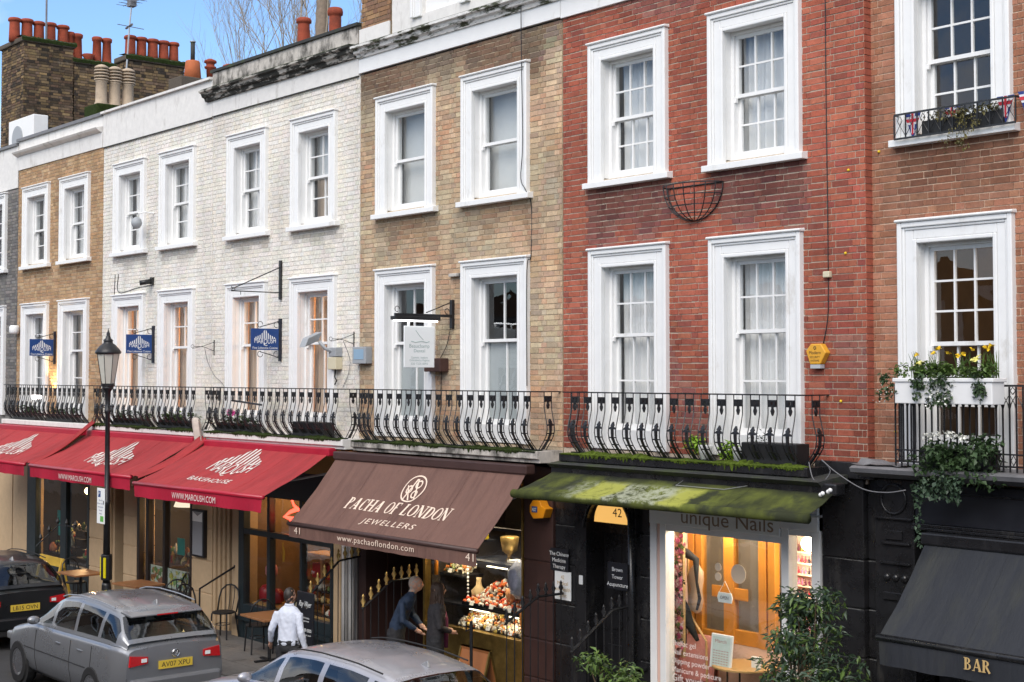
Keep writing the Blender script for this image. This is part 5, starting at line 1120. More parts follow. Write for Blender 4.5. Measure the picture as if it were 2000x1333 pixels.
# lit dental sign on the brown house
ds = thing('projecting_sign', 'white hanging clinic sign under a strip light on the brown house', 'sign', (-17.08,0,5))
MB().box(-17.11,-17.05,-.05,0,5.44,5.86).build('wall_plate', M['iron'], ds)
MB().box(-17.10,-17.06,-1.06,-.05,5.60,5.64).build('bracket_arm', M['iron'], ds); q = MB(); q.tube([(-17.08,-.06,5.82),(-17.08,-.3,5.73),(-17.08,-.5,5.66)], .008, 5); q.tube([(-17.08,-1.02+.04*math.cos(a),5.70+.04*math.sin(a)) for a in [i*.5 for i in range(11)]], .006, 5); q.tube([(-17.08,-.12+.04*math.cos(a),5.69+.04*math.sin(a)) for a in [i*.5 for i in range(11)]], .006, 5); q.build('scroll', M['iron'], ds)
MB().box(-17.14,-17.02,-1.10,-.28,5.545,5.598).build('light_hood', M['iron'], ds, bevel=.008); MB().box(-17.12,-17.04,-1.06,-.32,5.525,5.544).build('strip_light', emis('tube_light', (1,1,1), 2.2), ds)
MB().box(-17.09,-17.07,-.90,-.36,4.86,5.46).build('board', M['pure_white'], ds, bevel=.004); MB().box(-17.085,-17.075,-.84,-.80,5.46,5.53).box(-17.085,-17.075,-.46,-.42,5.46,5.53).build('hanger', M['pure_white'], ds)
fx = -17.0685
for s, z, h, wd in (('Beauchamp',5.145,.055,.36),('Dental',5.08,.045,.2),('Cosmetic  Implants',4.99,.03,.30),('Orthodontics Hygiene',4.95,.03,.36),('020 7225 0092',4.90,.03,.30)): word(ds, s, lambda u, v, z=z: (fx, -.63+u, z+v), h, wd, 'ink_grey', center=True)
q = MB(); q.tube([(fx,-.78,5.24),(fx,-.7,5.225),(fx,-.6,5.24),(fx,-.5,5.225),(fx,-.45,5.24)], .005, 4); q.tube([(fx,-.70,5.40),(fx,-.62,5.31),(fx,-.56,5.26)], .004, 4); q.build('wave_logo', M['ink_grey'], ds)
def smooth_path(pts, k=5):
    P_ = [Vector(p) for p in pts]; out = []
    for i in range(len(P_)-1):
        a, b, c, d = P_[max(i-1,0)], P_[i], P_[i+1], P_[min(i+2,len(P_)-1)]
        for j in range(k):
            t = j/k; out.append(.5*((2*b)+(c-a)*t+(2*a-5*b+4*c-d)*t*t+(3*b-a-3*c+d)*t**3))
    return out+[P_[-1]]
def wire(label, pts, r=.006, mat='iron', cat='cable', name='cable'):
    pts = smooth_path(pts)
    return tag(MB().tube(pts, r, 5).build(name, M[mat], None, True), label, cat)
wire('short cable from the clinic sign down to the rusty box', [(-17.1,-.04,5.45),(-17.2,-.03,5.2),(-17.36,-.03,5.0)])
tag(MB().box(-17.60,-17.19,-.16,0,4.80,5.0).build('junction_box', M['rust'], None, bevel=.012), 'rusty brown box below the clinic sign bracket', 'box')
wire('thin cable hanging below the rusty box', [(-17.36,-.01,4.8),(-17.37,-.012,4.5),(-17.40,-.012,4.1),(-17.42,-.012,3.8)], .005)
wire('long black cable down the right window of the brown house', [(-15.42,-.10,10.05),(-15.42,-.09,9.2),(-15.40,-.085,8.0),(-15.44,-.085,7.5),(-15.32,-.10,7.32),(-15.30,-.01,7.1),(-15.31,-.01,6.4),(-15.31,-.085,6.2),(-15.31,-.085,4.6)], .007)
tag(MB().box(-17.12,-16.86,-.07,0,6.20,6.25).build('wall_vent', M['render_old'], None, bevel=.01), 'small grey ledge on the brown brick between the tall windows', 'vent')
gb = thing('electric_box', 'grey metal box at the corner of white and brown houses', 'box', (-19.36,0,4.95)); MB().box(-19.55,-19.18,-.14,0,4.93,5.20).build('casing', M['grey_plastic'], gb, bevel=.012); MB().box(-19.50,-19.23,-.145,-.139,5.0,5.16).build('blue_label', simple('pale_blue_print', (.25,.38,.50), .5), gb)
# alarm boxes
al = thing('alarm_box', 'yellow hexagonal alarm box on the red brick wall', 'alarm', (-10.32,-.05,4.95))
hexa = lambda cx, cz, r, s=1.0: [(cx+r*s*math.cos(a), cz+r*math.sin(a)) for a in [R(90*0+60*i) for i in range(6)]]
MB().plate([(-10.47,5.02),(-10.40,5.10),(-10.26,5.10),(-10.19,5.0),(-10.27,4.87),(-10.41,4.87)], -.09, 0).build('casing', M['alarm'], al, bevel=.01); MB().box(-10.41,-10.27,-.085,-.01,4.825,4.868).build('strobe', simple('strobe_lens', (.45,.47,.50), .3), al)
for s, z, h in (('Modern',4.985,.036),('SECURITY',4.94,.022),('SYSTEMS',4.90,.022)): word(al, s, lambda u, v, z=z: (-10.34+u,-.0925,z+v), h, None, 'ink', center=True)
q = MB(); q.tube([(-10.34+.016*math.cos(a),-.0925,5.055+.016*math.sin(a)) for a in [i*.63 for i in range(11)]], .004, 4); q.build('ring_logo', M['ink'], al)
al = thing('alarm_box', 'orange alarm box with blue label under the mossy awning', 'alarm', (-14.97,-.1,2.9)); MB().plate([(-15.12,2.98),(-15.06,3.05),(-14.92,3.05),(-14.88,2.98),(-14.79,2.95),(-14.85,2.82),(-15.05,2.80),(-15.12,2.88)], -.20, -.055).build('casing', M['alarm2'], al, bevel=.01)
MB().box(-15.07,-14.96,-.207,-.201,2.89,2.97).build('label', M['blue_sign'], al); word(al, 'ADT', lambda u, v: (-15.06+u,-.210,2.905+v), .045, .09, 'pure_white')
tag(MB().box(-10.25,-10.16,-.06,0,5.84,5.91).build('sensor_box', M['cream_plastic'], None, bevel=.01), 'small cream sensor box on the red brick wall', 'sensor')
wire('thin black cable down the right side of the red brick wall', [(-10.22,-.008,9.6),(-10.22,-.008,8),(-10.21,-.008,6.6),(-10.21,-.008,5.9)], .006); wire('thin black cable from the sensor box to the alarm', [(-10.21,-.008,5.84),(-10.22,-.008,5.4),(-10.28,-.02,5.09)], .006)
# hay-rack basket
hb = thing('wall_basket', 'empty wrought iron hay-rack basket on the red brick wall', 'basket', (-12.2,0,6.6)); q = MB()
def rack(a, b): return (-12.22+.46*math.cos(a)*math.cos(b), -.015-.30*math.sin(a)*math.cos(b)*1.0, 7.08-.44*math.sin(b))
q.tube([rack(math.pi*i/16, 0) for i in range(17)], .009, 5); q.tube([(-12.68,-.012,7.08),(-11.76,-.012,7.08)], .009, 5)
for i in range(1, 9): q.tube([rack(math.pi*i/9, R(j*9)) for j in range(11)], .007, 5)
for b in (18, 36, 54): q.tube([rack(math.pi*i/16, R(b)) for i in range(17)], .007, 5)
q.tube([rack(0, R(j*9)) for j in range(11)], .008, 5); q.tube([rack(math.pi, R(j*9)) for j in range(11)], .008, 5); q.build('wire_frame', M['iron'], hb)
# empty brackets, cameras
eb = thing('sign_bracket', 'empty triangular iron sign bracket above the blue sign on the white house', 'bracket', (-21.97,0,6.4)); MB().box(-22.0,-21.94,-.04,0,6.06,6.74).build('wall_plate', M['iron'], eb); q = MB(); q.tube([(-21.97,-.03,6.62),(-21.97,-.95,6.22),(-21.97,-.98,6.25)], .010, 5); q.tube([(-21.97,-.03,6.18),(-21.97,-.98,6.18)], .010, 5); q.tube([(-21.97,-.94+.03*math.cos(a),6.205+.03*math.sin(a)) for a in [i*.63 for i in range(11)]], .007, 5); q.tube([(-21.97,-.8,6.18),(-21.97,-.8,6.12)], .006, 5); q.build('arm', M['iron'], eb)
for lab, X, z in (('thin scrolled wire bracket between the two white houses', -24.35, 5.28), ('thin scrolled wire bracket beside the security camera', -19.70, 5.33)):
    b = thing('lamp_bracket', lab, 'bracket', (X,0,z)); MB().box(X-.01,X+.01,-.012,0,z-.16,z+.12).build('wall_plate', M['iron'], b); q = MB(); q.tube([(X,-.01,z+.08),(X,-.25,z+.0),(X,-.45,z-.04)], .005, 4); q.tube([(X,-.01,z-.08),(X,-.22,z-.01),(X,-.42,z)], .005, 4); q.tube([(X,-.45+.03*math.cos(a),z+.03*math.sin(a)) for a in [i*.63 for i in range(11)]], .004, 4); q.build('scroll', M['iron'], b)
wire('drooping cable below the scrolled bracket between the white houses', [(-24.35,-.2,5.25),(-24.42,-.1,5.0),(-24.3,-.03,4.75),(-24.05,-.02,4.62),(-23.9,-.02,4.52)], .005, 'lead')
wire('drooping cable beside the security camera', [(-19.72,-.2,5.3),(-19.75,-.05,5.0),(-19.85,-.02,4.75),(-20.0,-.02,4.55)], .005, 'lead')
cc = thing('security_camera', 'grey bullet security camera above a cream box on the white house', 'camera', (-20.2,-.1,5.1)); q = MB(); q.obox((-20.35,-.42,5.33), (.05,-.16,-.055), (.06,.02,0), (.01,.03,.075), 0); q.build('housing', M['grey_plastic'], cc, bevel=.01)
MB().tube([(-20.28,-.30,5.30),(-20.22,-.22,5.18),(-20.18,-.12,5.14),(-20.16,-.01,5.14)], .028, 8).build('arm', M['grey_plastic'], cc, True); MB().box(-20.24,-20.04,-.14,0,5.05,5.2).build('mount', M['grey_plastic'], cc, bevel=.01); MB().box(-20.28,-20.04,-.14,0,4.84,5.04).build('control_box', M['cream_plastic'], cc, bevel=.012); MB().tube([(-20.18,-.04,4.84),(-20.2,-.05,4.72),(-20.12,-.06,4.66),(-20.22,-.04,4.58),(-20.24,-.03,4.45)], .012, 6).build('conduit', M['iron'], cc)
dc = thing('dome_camera', 'white dome camera on a curved arm between the upper white house windows', 'camera', (-27.0,-.1,7.6)); MB().tube([(-26.86,-.01,7.98),(-26.92,-.16,8.0),(-27.0,-.28,7.97)], .016, 6).build('arm', M['white'], dc); MB().lathe([(.03,.10),(.09,.06),(.11,-.02),(.10,-.06),(.06,-.12),(.01,-.14)], (-27.03,-.30,7.80), 14).build('dome', M['grey_plastic'], dc, True)
fc = thing('security_camera', 'small black camera above the windows of the plain-parapet white house', 'camera', (-26.9,-.1,6.6)); MB().tube([(-26.95,-.26,6.58),(-26.88,-.06,6.62)], .05, 8).build('housing', M['iron'], fc, True); MB().box(-26.92,-26.84,-.06,0,6.56,6.70).build('mount', M['iron'], fc)
wire('thin bent cable running to the small black camera', [(-26.9,-.01,6.55),(-27.6,-.01,6.52),(-28.45,-.01,6.47),(-28.46,-.01,6.85)], .008); wire('thin vertical cable on the plain-parapet white house', [(-28.62,-.01,6.85),(-28.66,-.01,6.4)], .008)
tag(MB().lathe([(.10,0),(.12,.05),(.12,.16),(.09,.2)], (-33.82,-.12,5.72), 12).build('wall_lamp', M['white'], None, True), 'white round box on the corner of the grey and tan houses', 'wall lamp')
for i, (x, z) in enumerate(((-10.05,4.46),(-9.42,4.14),(-9.92,7.02),(-9.6,7.2),(-9.97,6.1))):
    tag(MB().ball((x,-.01 if x < -9.71 else .11,z), .016, 5).build('wall_bolt', M['yellow'], None), ['yellow dot on the red brick below the alarm box','yellow dot on the orange-brown brick beside the balcony','yellow dot on the red brick below the upper windows','yellow dot on the orange-brown brick at the corner of the red house','smallest yellow dot on the red brick above the alarm box'][i], 'bolt')
wire('white cable looping from the mossy balcony end to the ivy', [(-10.15,-.45,3.80),(-10.05,-.5,3.62),(-9.98,-.42,3.60),(-9.9,-.4,3.72),(-10.0,-.42,3.83),(-9.8,-.42,3.70),(-9.45,-.44,3.55),(-9.15,-.45,3.53),(-8.9,-.46,3.57)], .006, 'lead')

# ------------------------------------------------------------------ roofscape
STOCK = [(.20,.14,.085),(.12,.085,.055),(.25,.17,.09),(.07,.055,.042),(.32,.22,.11),(.16,.10,.065),(.22,.15,.10)]
def stack(label, xf, w, y0, y1, z0, z1, cap=.12, moss=True, front=True):
    t = thing('chimney_stack', label, 'chimney', (xf-w/2, (y0+y1)/2, z0), 'brick chimney stacks')
    core = MB().box(xf-w+.012, xf-.012, y0+.012, y1-.012, z0, z1).build('stack_core', M['mortar_dark'], t)
    sh = lambda y, z: .75 + .5*sstep(z0, z1-1.2, z1-z)*.6 + .1*math.sin(y*5+z*3)
    brick_layer(core, y0, y1, z0, z1-.01, [], STOCK, sh, M['brick'], xf, .010, 0, .25, axis=1)
    if front: brick_layer(core, xf-w, xf, z0, z1-.01, [], STOCK, sh, M['brick'], y0, .010, 0, .25)
    MB().box(xf-w-.06, xf+.06, y0-.06, y1+.06, z1-.02, z1+cap).build('cap_course', M['mortar_dark'], t, bevel=.03)
    if moss:
        m = MB(); rnd = random.Random(int(xf*10)); ny = int((y1-y0+.2)*18)
        for i in range(ny+1):
            y = y0-.08+(y1-y0+.16)*i/ny
            for (dx, z) in ((-.35, z1+cap+.04),(.0, z1+cap+.01+.03*rnd.random()),(.075+.015*rnd.random(), z1+cap-.03),(.07, z1+.02*rnd.random())): m.v.append((xf+dx, y, z))
        for i in range(ny):
            for j in range(3): m.f.append((i*4+j,(i+1)*4+j,(i+1)*4+j+1,i*4+j+1)); m.m.append(0)
        stuff(m.build('moss_growth', M['moss_dark'], t))
    return t
stack('tall soot-dark brick stack with five pots at the left', -38.9, 1.6, 2.0, 3.42, 9.8, 13.9)
stack('lower soot-dark brick stack joining the tall one, with slim pots', -38.92, 1.2, 3.46, 4.75, 9.8, 13.5)
stack('dark brick stack with five pots and a television aerial', -33.7, .62, 2.6, 4.15, 9.8, 12.6)
st_ = MB().box(-31.35,-30.65,.45,1.6,9.85,10.82); tag(st_.build('pot_base', M['moss_dark'], None, bevel=.04), 'moss-covered base under the three buff pots', 'chimney')
tag(MB().box(-24.75,-24.05,1.6,3.0,9.85,11.1).build('chimney_stack', M['mortar_dark'], None, bevel=.02), 'low stack hidden behind the blackened parapet carrying two red pots', 'chimney')
tag(MB().box(-29.7,-29.1,1.7,3.4,9.85,11.35).build('chimney_stack', M['mortar_dark'], None, bevel=.02), 'low stack behind the white parapets carrying the black flue', 'chimney')
def pot(label, x, y, z0, z1, r, mat='terracotta', style='roll', group='red chimney pots'):
    h = z1-z0; k = r*random.uniform(.95,1.05)
    pr = {'roll': [(k*1.0,0),(k*.95,h*.3),(k*.88,h*.8),(k*.9,h*.84),(k*1.12,h*.86),(k*1.15,h*.92),(k*1.05,h*.98),(k*.9,h),(k*.7,h*.97)],
          'tall': [(k*1.1,0),(k*1.0,h*.2),(k*.85,h*.85),(k*1.05,h*.87),(k*1.12,h*.97),(k*.9,h),(k*.7,h*.97)],
          'hood': [(k*.8,0),(k*.85,h*.55),(k*1.3,h*.6),(k*1.3,h*.66),(k*.9,h*.7),(k*.95,h*.8),(k*1.4,h*.84),(k*1.35,h*.92),(k*.5,h)],
          'bowl': [(k*.5,0),(k*.6,h*.4),(k*1.4,h*.9),(k*1.2,h)]}[style]
    return tag(MB().lathe(pr, (x,y,z0), 16).build('chimney_pot', M[mat], None, True), label, 'chimney pot', group)
od = ('first','second','third','fourth','fifth')
for i, y in enumerate((1.99,2.34,2.68,3.02,3.38)): pot(f'red chimney pot, {od[i]} from the left on the tall left stack', -39.55, y, 13.98, 14.64+.02*(i % 2), .155)
pot('short red pot half hidden behind the fifth pot of the tall stack', -39.6, 3.62, 13.6, 14.5, .12, style='tall')
for i, y in enumerate((3.83,4.42,4.72)): pot(['slim red pot just right of the tall left stack','slim red pot left of a pair on the lower dark stack','slim orange-red pot right of a pair on the lower dark stack'][i], -39.6, y, 13.6, 14.48, .135, style='tall')
pot('tiny bowl-shaped pot between the slim red pots', -39.5, 4.12, 13.62, 13.92, .13, style='bowl')
for i, y in enumerate((2.81,3.11,3.42,3.72,4.0)): pot(f'red chimney pot, {od[i]} from the left on the aerial stack', -34.0, y, 12.68, 13.27, .135)
for i, (y, z) in enumerate(((.71,11.72),(1.03,11.76),(1.35,11.72))):
    t = thing('chimney_pot', f'buff clay louvred chimney pot, {od[i]} of three from the left', 'chimney pot', (-31.0,y,10.8), 'buff chimney pots')
    MB().lathe([(.15,0),(.16,.05),(.13,.12),(.125,.55),(.15,.58)], (-31.0,y,10.80), 16).build('shaft', M['buff'], t, True)
    for j in range(4): MB().lathe([(.12,0),(.165,.005),(.165,.035),(.12,.045)], (-31.0,y,11.385+j*.07), 16).build('louvre_ring', M['buff'], t, True)
    MB().lathe([(.115,0),(.115,.30)], (-31.0,y,11.37), 12).build('louvre_core', M['lead_dark'], t); MB().lathe([(.165,0),(.15,.04),(.08,.08),(.01,.10)], (-31.0,y,11.665), 16).build('dome_cap', M['buff'], t, True)
t = thing('chimney_pot', 'orange pot with a black steel flue above the white parapet', 'chimney pot', (-29.4,2.14,11.3)); MB().lathe([(.20,0),(.16,.45),(.15,.47)], (-29.4,2.14,11.3), 16).build('pot', simple('orange_clay', (.50,.14,.05), .8, 0, 8, .25), t, True); MB().tube([(-29.4,2.14,11.75),(-29.4,2.14,12.2)], .05, 10).build('flue_pipe', M['lead_dark'], t, True); MB().lathe([(.07,0),(.07,.02)], (-29.4,2.14,12.2), 10).build('flue_cap', M['galv'], t)
pot('squat hooded red pot beside the black flue', -29.4, 2.58, 11.35, 11.88, .10, style='hood'); pot('second squat hooded red pot, half hidden by the parapet', -29.4, 3.05, 11.35, 11.83, .10, style='hood')
pot('red chimney pot left of the pale tree trunk', -24.4, 1.93, 11.1, 11.76, .135); pot('red chimney pot right of the pale tree trunk', -24.4, 2.66, 11.1, 12.08, .14)
ae = thing('tv_aerial', 'television aerial on a white mast against the blue sky', 'aerial', (-33.75,2.6,12)); MB().tube([(-33.68,2.55,12.1),(-33.66,2.62,13.4),(-33.64,2.68,14.1)], .022, 6).build('mast', M['galv'], ae)
q = MB(); q.tube([(-34.1,2.66,14.02),(-33.2,2.70,14.02)], .010, 5)
for i in range(7): q.tube([(-34.05+i*.13,2.45,14.02+.03*(i % 2)),(-34.05+i*.13,2.9,14.02+.03*(i % 2))], .006, 4)
q.box(-33.76,-33.56,2.6,2.76,13.92,14.1); q.tube([(-33.65,2.3,13.42),(-33.65,3.0,13.40)], .010, 5); q.tube([(-33.85,2.62,13.40),(-33.5,2.62,13.44)], .03, 5); q.build('antenna_array', M['lead'], ae)
tag(MB().tube([(-39.2,2.75,13.9),(-39.2,2.75,17)], .03, 6).build('roof_mast', M['lead'], None), 'thin grey mast rising behind the fourth left chimney pot', 'mast')
ac = thing('air_conditioner', 'white air conditioning unit on the roof at the far left', 'air conditioner', (-37.6,1.5,10.2)); MB().box(-38.6,-36.9,1.5,1.9,10.55,11.55).build('casing', M['white'], ac, bevel=.02); MB().lathe([(.34,0),(.36,.02),(.36,.03)], (0,0,0), 20)
q = MB(); q.plate([(-37.95+.34*math.cos(a),11.02+.34*math.sin(a)) for a in [i*math.pi/12 for i in range(24)]], 1.47, 1.499); q.build('fan_grille', M['grey_plastic'], ac); MB().box(-38.5,-37.0,1.5,1.9,9.85,10.55).build('stand', M['galv'], ac)

# bare tree beyond the roofs
bt = thing('bare_tree', 'bare winter tree with a pale trunk rising behind the roofs', 'tree', (-55.4,22,0)); tr_ = MB(); tr_.tube([(-55.4,22,0),(-55.4,22,10),(-55.3,22,19),(-55.1,22,23),(-55.2,22.2,27)], [.5,.38,.30,.27,.2], 10); tr_.build('trunk', M['bark'], bt, True)
cr = MB(); rnd = random.Random(77)
def branch(p, d, L, r, depth):
    pts = [p]; n = 5
    for i in range(n): d = (d + Vector((rnd.uniform(-.16,.16), rnd.uniform(-.16,.16), rnd.uniform(-.02,.14)))).normalized(); pts.append(pts[-1] + d*L/n)
    cr.tube(pts, [r*(1-.55*i/n) for i in range(n+1)], 4 if depth < 2 else 3, cap=False)
    if depth >= 4 or r < .0035: return
    for i in range(2, n+1):
        for k in range(1 if depth < 1 else 2):
            if rnd.random() < .80: branch(pts[i], (d + Vector((rnd.uniform(-.8,.8), rnd.uniform(-.6,.6), rnd.uniform(-.1,.6)))).normalized(), L*rnd.uniform(.38,.62), r*.50, depth+1)
for (x, z, dx, dz, L, r) in ((-55.6,15,-.75,.75,9,.12),(-55.5,17,-.35,1,8,.10),(-55.3,18,.35,1,7,.10),(-55.5,14,-1.0,.6,10,.12),(-55.2,16.5,.6,.9,7,.09),(-58,12,-.5,.9,11,.10),(-55.4,19,-.2,1,6,.08),(-61,12,-.35,.9,10,.09),(-53.6,14,.1,1,10,.08)): branch(Vector((x,22+rnd.uniform(-1,1),z)), Vector((dx*.8,rnd.uniform(-.2,.2),dz)).normalized(), L*.92, r*.50, 1)
cr.build('crown', simple('twig_bark', (.30,.25,.19), .9), bt)

# ------------------------------------------------------------------ street lamp with parking plate
lp = thing('street_lamp', 'black Victorian lamp post in front of the red awning', 'street lamp', (-24.98,-1.75,0), rz=0.0001); lp.rotation_euler = (R(1.0),R(1.8),0); lp.location = (-25.07,-1.75,0)
MB().lathe([(.13,.0),(.13,.35),(.10,.42),(.085,.9),(.075,.95)], (0,0,.05), 14).build('base', M['iron'], lp, True); MB().lathe([(.068,.9),(.058,2.4),(.07,2.42),(.07,2.48),(.05,2.5),(.042,4.05),(.06,4.08),(.06,4.12),(.045,4.14),(.05,4.45),(.09,4.5),(.11,4.55)], (0,0,0), 14).build('post', M['iron'], lp, True)
q = MB(); q.tube([(-.22,0,4.2),(.22,0,4.2)], .014, 6); q.ball((-.22,0,4.2), .025, 6); q.ball((.22,0,4.2), .025, 6); q.build('ladder_bar', M['iron'], lp)
lg, nt_, b_ = newmat('frosted_lantern_glass'); b_.inputs['Base Color'].default_value = (.70,.68,.60,1); b_.inputs['Roughness'].default_value = .35; b_.inputs['Transmission Weight'].default_value = .25
for i in range(8):
    a0, a1 = i*math.pi/4+.03, (i+1)*math.pi/4-.03; MB().add([(.115*math.cos(a0),.115*math.sin(a0),4.60),(.115*math.cos(a1),.115*math.sin(a1),4.60),(.205*math.cos(a1),.205*math.sin(a1),5.14),(.205*math.cos(a0),.205*math.sin(a0),5.14)], [(0,1,2,3)]).build('lantern_pane', lg, lp)
q = MB()
for i in range(8): a0 = i*math.pi/4; q.tube([(.117*math.cos(a0),.117*math.sin(a0),4.58),(.208*math.cos(a0),.208*math.sin(a0),5.15)], .006, 4)
q.lathe([(.10,4.54),(.125,4.56),(.125,4.60),(.11,4.605)], (0,0,0), 16); q.build('lantern_frame', M['iron'], lp); MB().lathe([(.10,0),(.19,.5)], (0,0,4.62), 12).build('diffuser', simple('lantern_inner', (.62,.60,.52), .6), lp)
MB().lathe([(.225,5.14),(.235,5.17),(.20,5.22),(.13,5.30),(.085,5.33),(.08,5.36),(.09,5.38),(.05,5.42),(.03,5.47),(.035,5.50),(.012,5.55),(.004,5.60)], (0,0,0), 16).build('lantern_hood', M['iron'], lp, True)
for dx in (-.085, .05): MB().box(dx, dx+.055, -.085, -.06, 1.10, 1.46).build('reflective_strip', M['tape_yellow'], lp)
MB().lathe([(.09,1.05),(.10,1.06),(.10,1.5),(.09,1.51)], (0,0,0), 12).build('strip_band', M['iron'], lp)
pk = thing('parking_sign', 'white parking plate strapped to the lamp post', 'sign', (-25.1,-1.85,2.1)); MB().box(-25.27,-24.95,-1.86,-1.848,2.06,2.70).build('plate', M['pure_white'], pk, bevel=.004); MB().box(-25.22,-25.12,-1.864,-1.861,2.54,2.65).build('blue_panel', M['blue_sign'], pk); word(pk, 'P', lambda u, v: (-25.20+u,-1.866,2.56+v), .075, .05, 'pure_white'); MB().box(-25.12,-24.99,-1.864,-1.861,2.10,2.20).build('green_panel', simple('green_print', (.12,.42,.08), .5), pk)
for i, s in enumerate(('Mon - Sat','8.30 am - 6.30 pm','Pay at machine','Max stay','4 hours')): word(pk, s, lambda u, v, i=i: (-25.11+u,-1.862,2.47-i*.06+v), .026, None, 'blue_sign', center=True)

# ------------------------------------------------------------------ railings by the doors
def spear_rail(label, X, pts, finial='iron', fs=1.0, n=9):
    """handrail through pts (y,z) at this X with uprights and spear heads"""
    t = thing('railing', label, 'railing', (X, pts[0][0], .08)); q = MB(); q.tube([(X,y,z) for y, z in pts], .018, 6); q.build('handrail', M['iron'], t)
    def zat(y):
        for (a, b), (c, d) in zip(pts, pts[1:]):
            if a <= y <= c: return b + (d-b)*(y-a)/(c-a)
        return pts[-1][1]
    for i in range(n):
        y = pts[0][0]+.02 + (pts[-1][0]-pts[0][0]-.06)*i/(n-1); z = zat(y); MB().tube([(X,y,.08),(X,y,z)], .008, 5).build('upright', M['iron'], t)
        MB().lathe([(.012,0),(.022*fs,.015),(.012,.03),(.034*fs,.075*fs),(.012,.12*fs),(.02*fs,.135*fs),(.003,.17*fs)], (X,y,z+.01), 8).build('spear_head', M[finial], t, True)
spear_rail('railing with gilded spear heads at the jewellers doorway', -17.8, [(-1.12,1.34),(-.60,1.70),(-.10,1.72)], 'gold', 1.15, 8); spear_rail('railing with gilded spear heads beside the black pavement sign', -19.35, [(-1.04,1.36),(-.5,1.84),(-.10,1.88)], 'gold', 1.15, 8)
spear_rail('black spear-headed stair railing right of door 42', -13.3, [(-1.1,1.36),(-.40,1.80),(-.10,1.82)], n=8); spear_rail('black spear-headed stair railing left of door 42', -14.55, [(-1.1,1.55),(-.55,1.84),(-.10,1.84)], n=8)
hr = thing('handrail', 'plain black handrail sloping up to the bakehouse door', 'handrail', (-23.45,-.7,.08)); MB().tube([(-23.45,-.75,.08),(-23.45,-.74,.97),(-23.45,.0,1.32)], .02, 6).build('rail', M['iron'], hr); MB().lathe([(.05,0),(.05,.03)], (-23.45,-.01,1.30), 10).build('wall_rose', M['iron'], hr)
cp = MB(); cp.prism([(-1.3,.08),(-1.3,.30),(-.75,.62),(-.06,.62),(-.06,.08)], -14.75, -14.60); cp.build('stair_cheek', M['black_paint'], sd_, bevel=.01); MB().prism([(-1.3,.08),(-1.3,.30),(-.75,.62),(-.06,.62),(-.06,.08)], -13.22, -13.06).build('stair_cheek', M['black_paint'], sd_, bevel=.01)
for i in range(3): MB().box(-14.59,-13.23,-1.2+.3*i,-.03,.08+.14*i,.22+.14*i-.001).build('stair_tread', M['black_paint'], sd_)

# ------------------------------------------------------------------ pavement furniture
PZ = .08
def table(label, x, y, rz):
    t = thing('cafe_table', label, 'table', (x,y,PZ), 'cafe tables on the pavement', rz); t.rotation_euler = (0,0,rz)
    MB().box(-.42,.42,-.32,.32,.71,.745).build('table_top', M['wood_table'], t, bevel=.006); MB().tube([(0,0,.02),(0,0,.71)], .03, 8).build('pedestal', M['iron'], t)
    MB().box(-.28,.28,-.03,.03,0,.03).box(-.03,.03,-.26,.26,.001,.031).build('base', M['iron'], t)
def cafe_chair():
    t = thing('cafe_chair', '', 'chair', (0,0,0), 'black bentwood cafe chairs', .0001)
    MB().lathe([(.19,.44),(.205,.45),(.205,.465),(.18,.475)], (0,0,0), 18).build('seat', M['planter_black'], t)
    for (a, b) in ((.15,.14),(-.15,.14)): MB().tube([(a,b,.45),(a*1.15,b*1.25,0)], .014, 6).build('leg', M['iron'], t)
    for s in (-1, 1): MB().tube([(s*.15,-.15,.45),(s*.19,-.21,0)], .014, 6).build('leg', M['iron'], t)
    q = MB(); q.tube([(-.19,-.12,.45),(-.20,-.19,.68),(-.17,-.22,.82),(-.08,-.235,.90),(0,-.24,.915),(.08,-.235,.90),(.17,-.22,.82),(.20,-.19,.68),(.19,-.12,.45)], .015, 7); q.build('back_hoop', M['iron'], t, True)
    for x in (-.09,0,.09): MB().tube([(x*.8,-.17,.46),(x,-.215,.68),(x*1.05,-.235,.90)], .007, 5).build('spindle', M['iron'], t)
    MB().tube([(.13*math.cos(a),.02+.13*math.sin(a),.25) for a in [i*.524 for i in range(13)]], .008, 5).build('stretcher_ring', M['iron'], t)
    return t
table('wooden cafe table nearest the lamp post', -27.9,-1.0,.05); table('wooden cafe table in front of the food pictures', -25.75,-.80,.1); table('wooden cafe table by the bakehouse step', -22.7,-.75,.0); table('wooden cafe table nearest the man in the white shirt', -20.95,-.80,-.05)
ch0 = cafe_chair(); spots = [(-24.85,-.55,80,'black hoop-backed chair right of the food picture table'),(-25.35,-.25,170,'black hoop-backed chair under the green food picture'),(-23.75,-.75,-85,'black hoop-backed chair in front of the sloping handrail'),(-23.3,-.35,-150,'black hoop-backed chair against the bakehouse door step'),(-21.75,-.55,80,'black hoop-backed chair between the two right wooden tables'),(-21.25,-.30,170,'black hoop-backed chair behind the man in the white shirt'),(-28.6,-.8,-80,'black hoop-backed chair beside the yellow barrier')]
for i, (x, y, r, lab) in enumerate(spots):
    c = ch0 if i == 0 else copy_tree(ch0); c.location = (x,y,PZ); c.rotation_euler = (0,0,R(r)); c['label'] = lab
sb_ = thing('bench', 'low wooden bench seat in front of the bakehouse chairs', 'bench', (-23.2,-.95,PZ)); MB().box(-23.6,-22.9,-1.25,-.98,.42,.46).build('seat', M['wood_table'], sb_, bevel=.006)
for x in (-23.5,-23.0): MB().box(x-.02,x+.02,-1.22,-1.0,0,.42).build('leg', M['iron'], sb_)
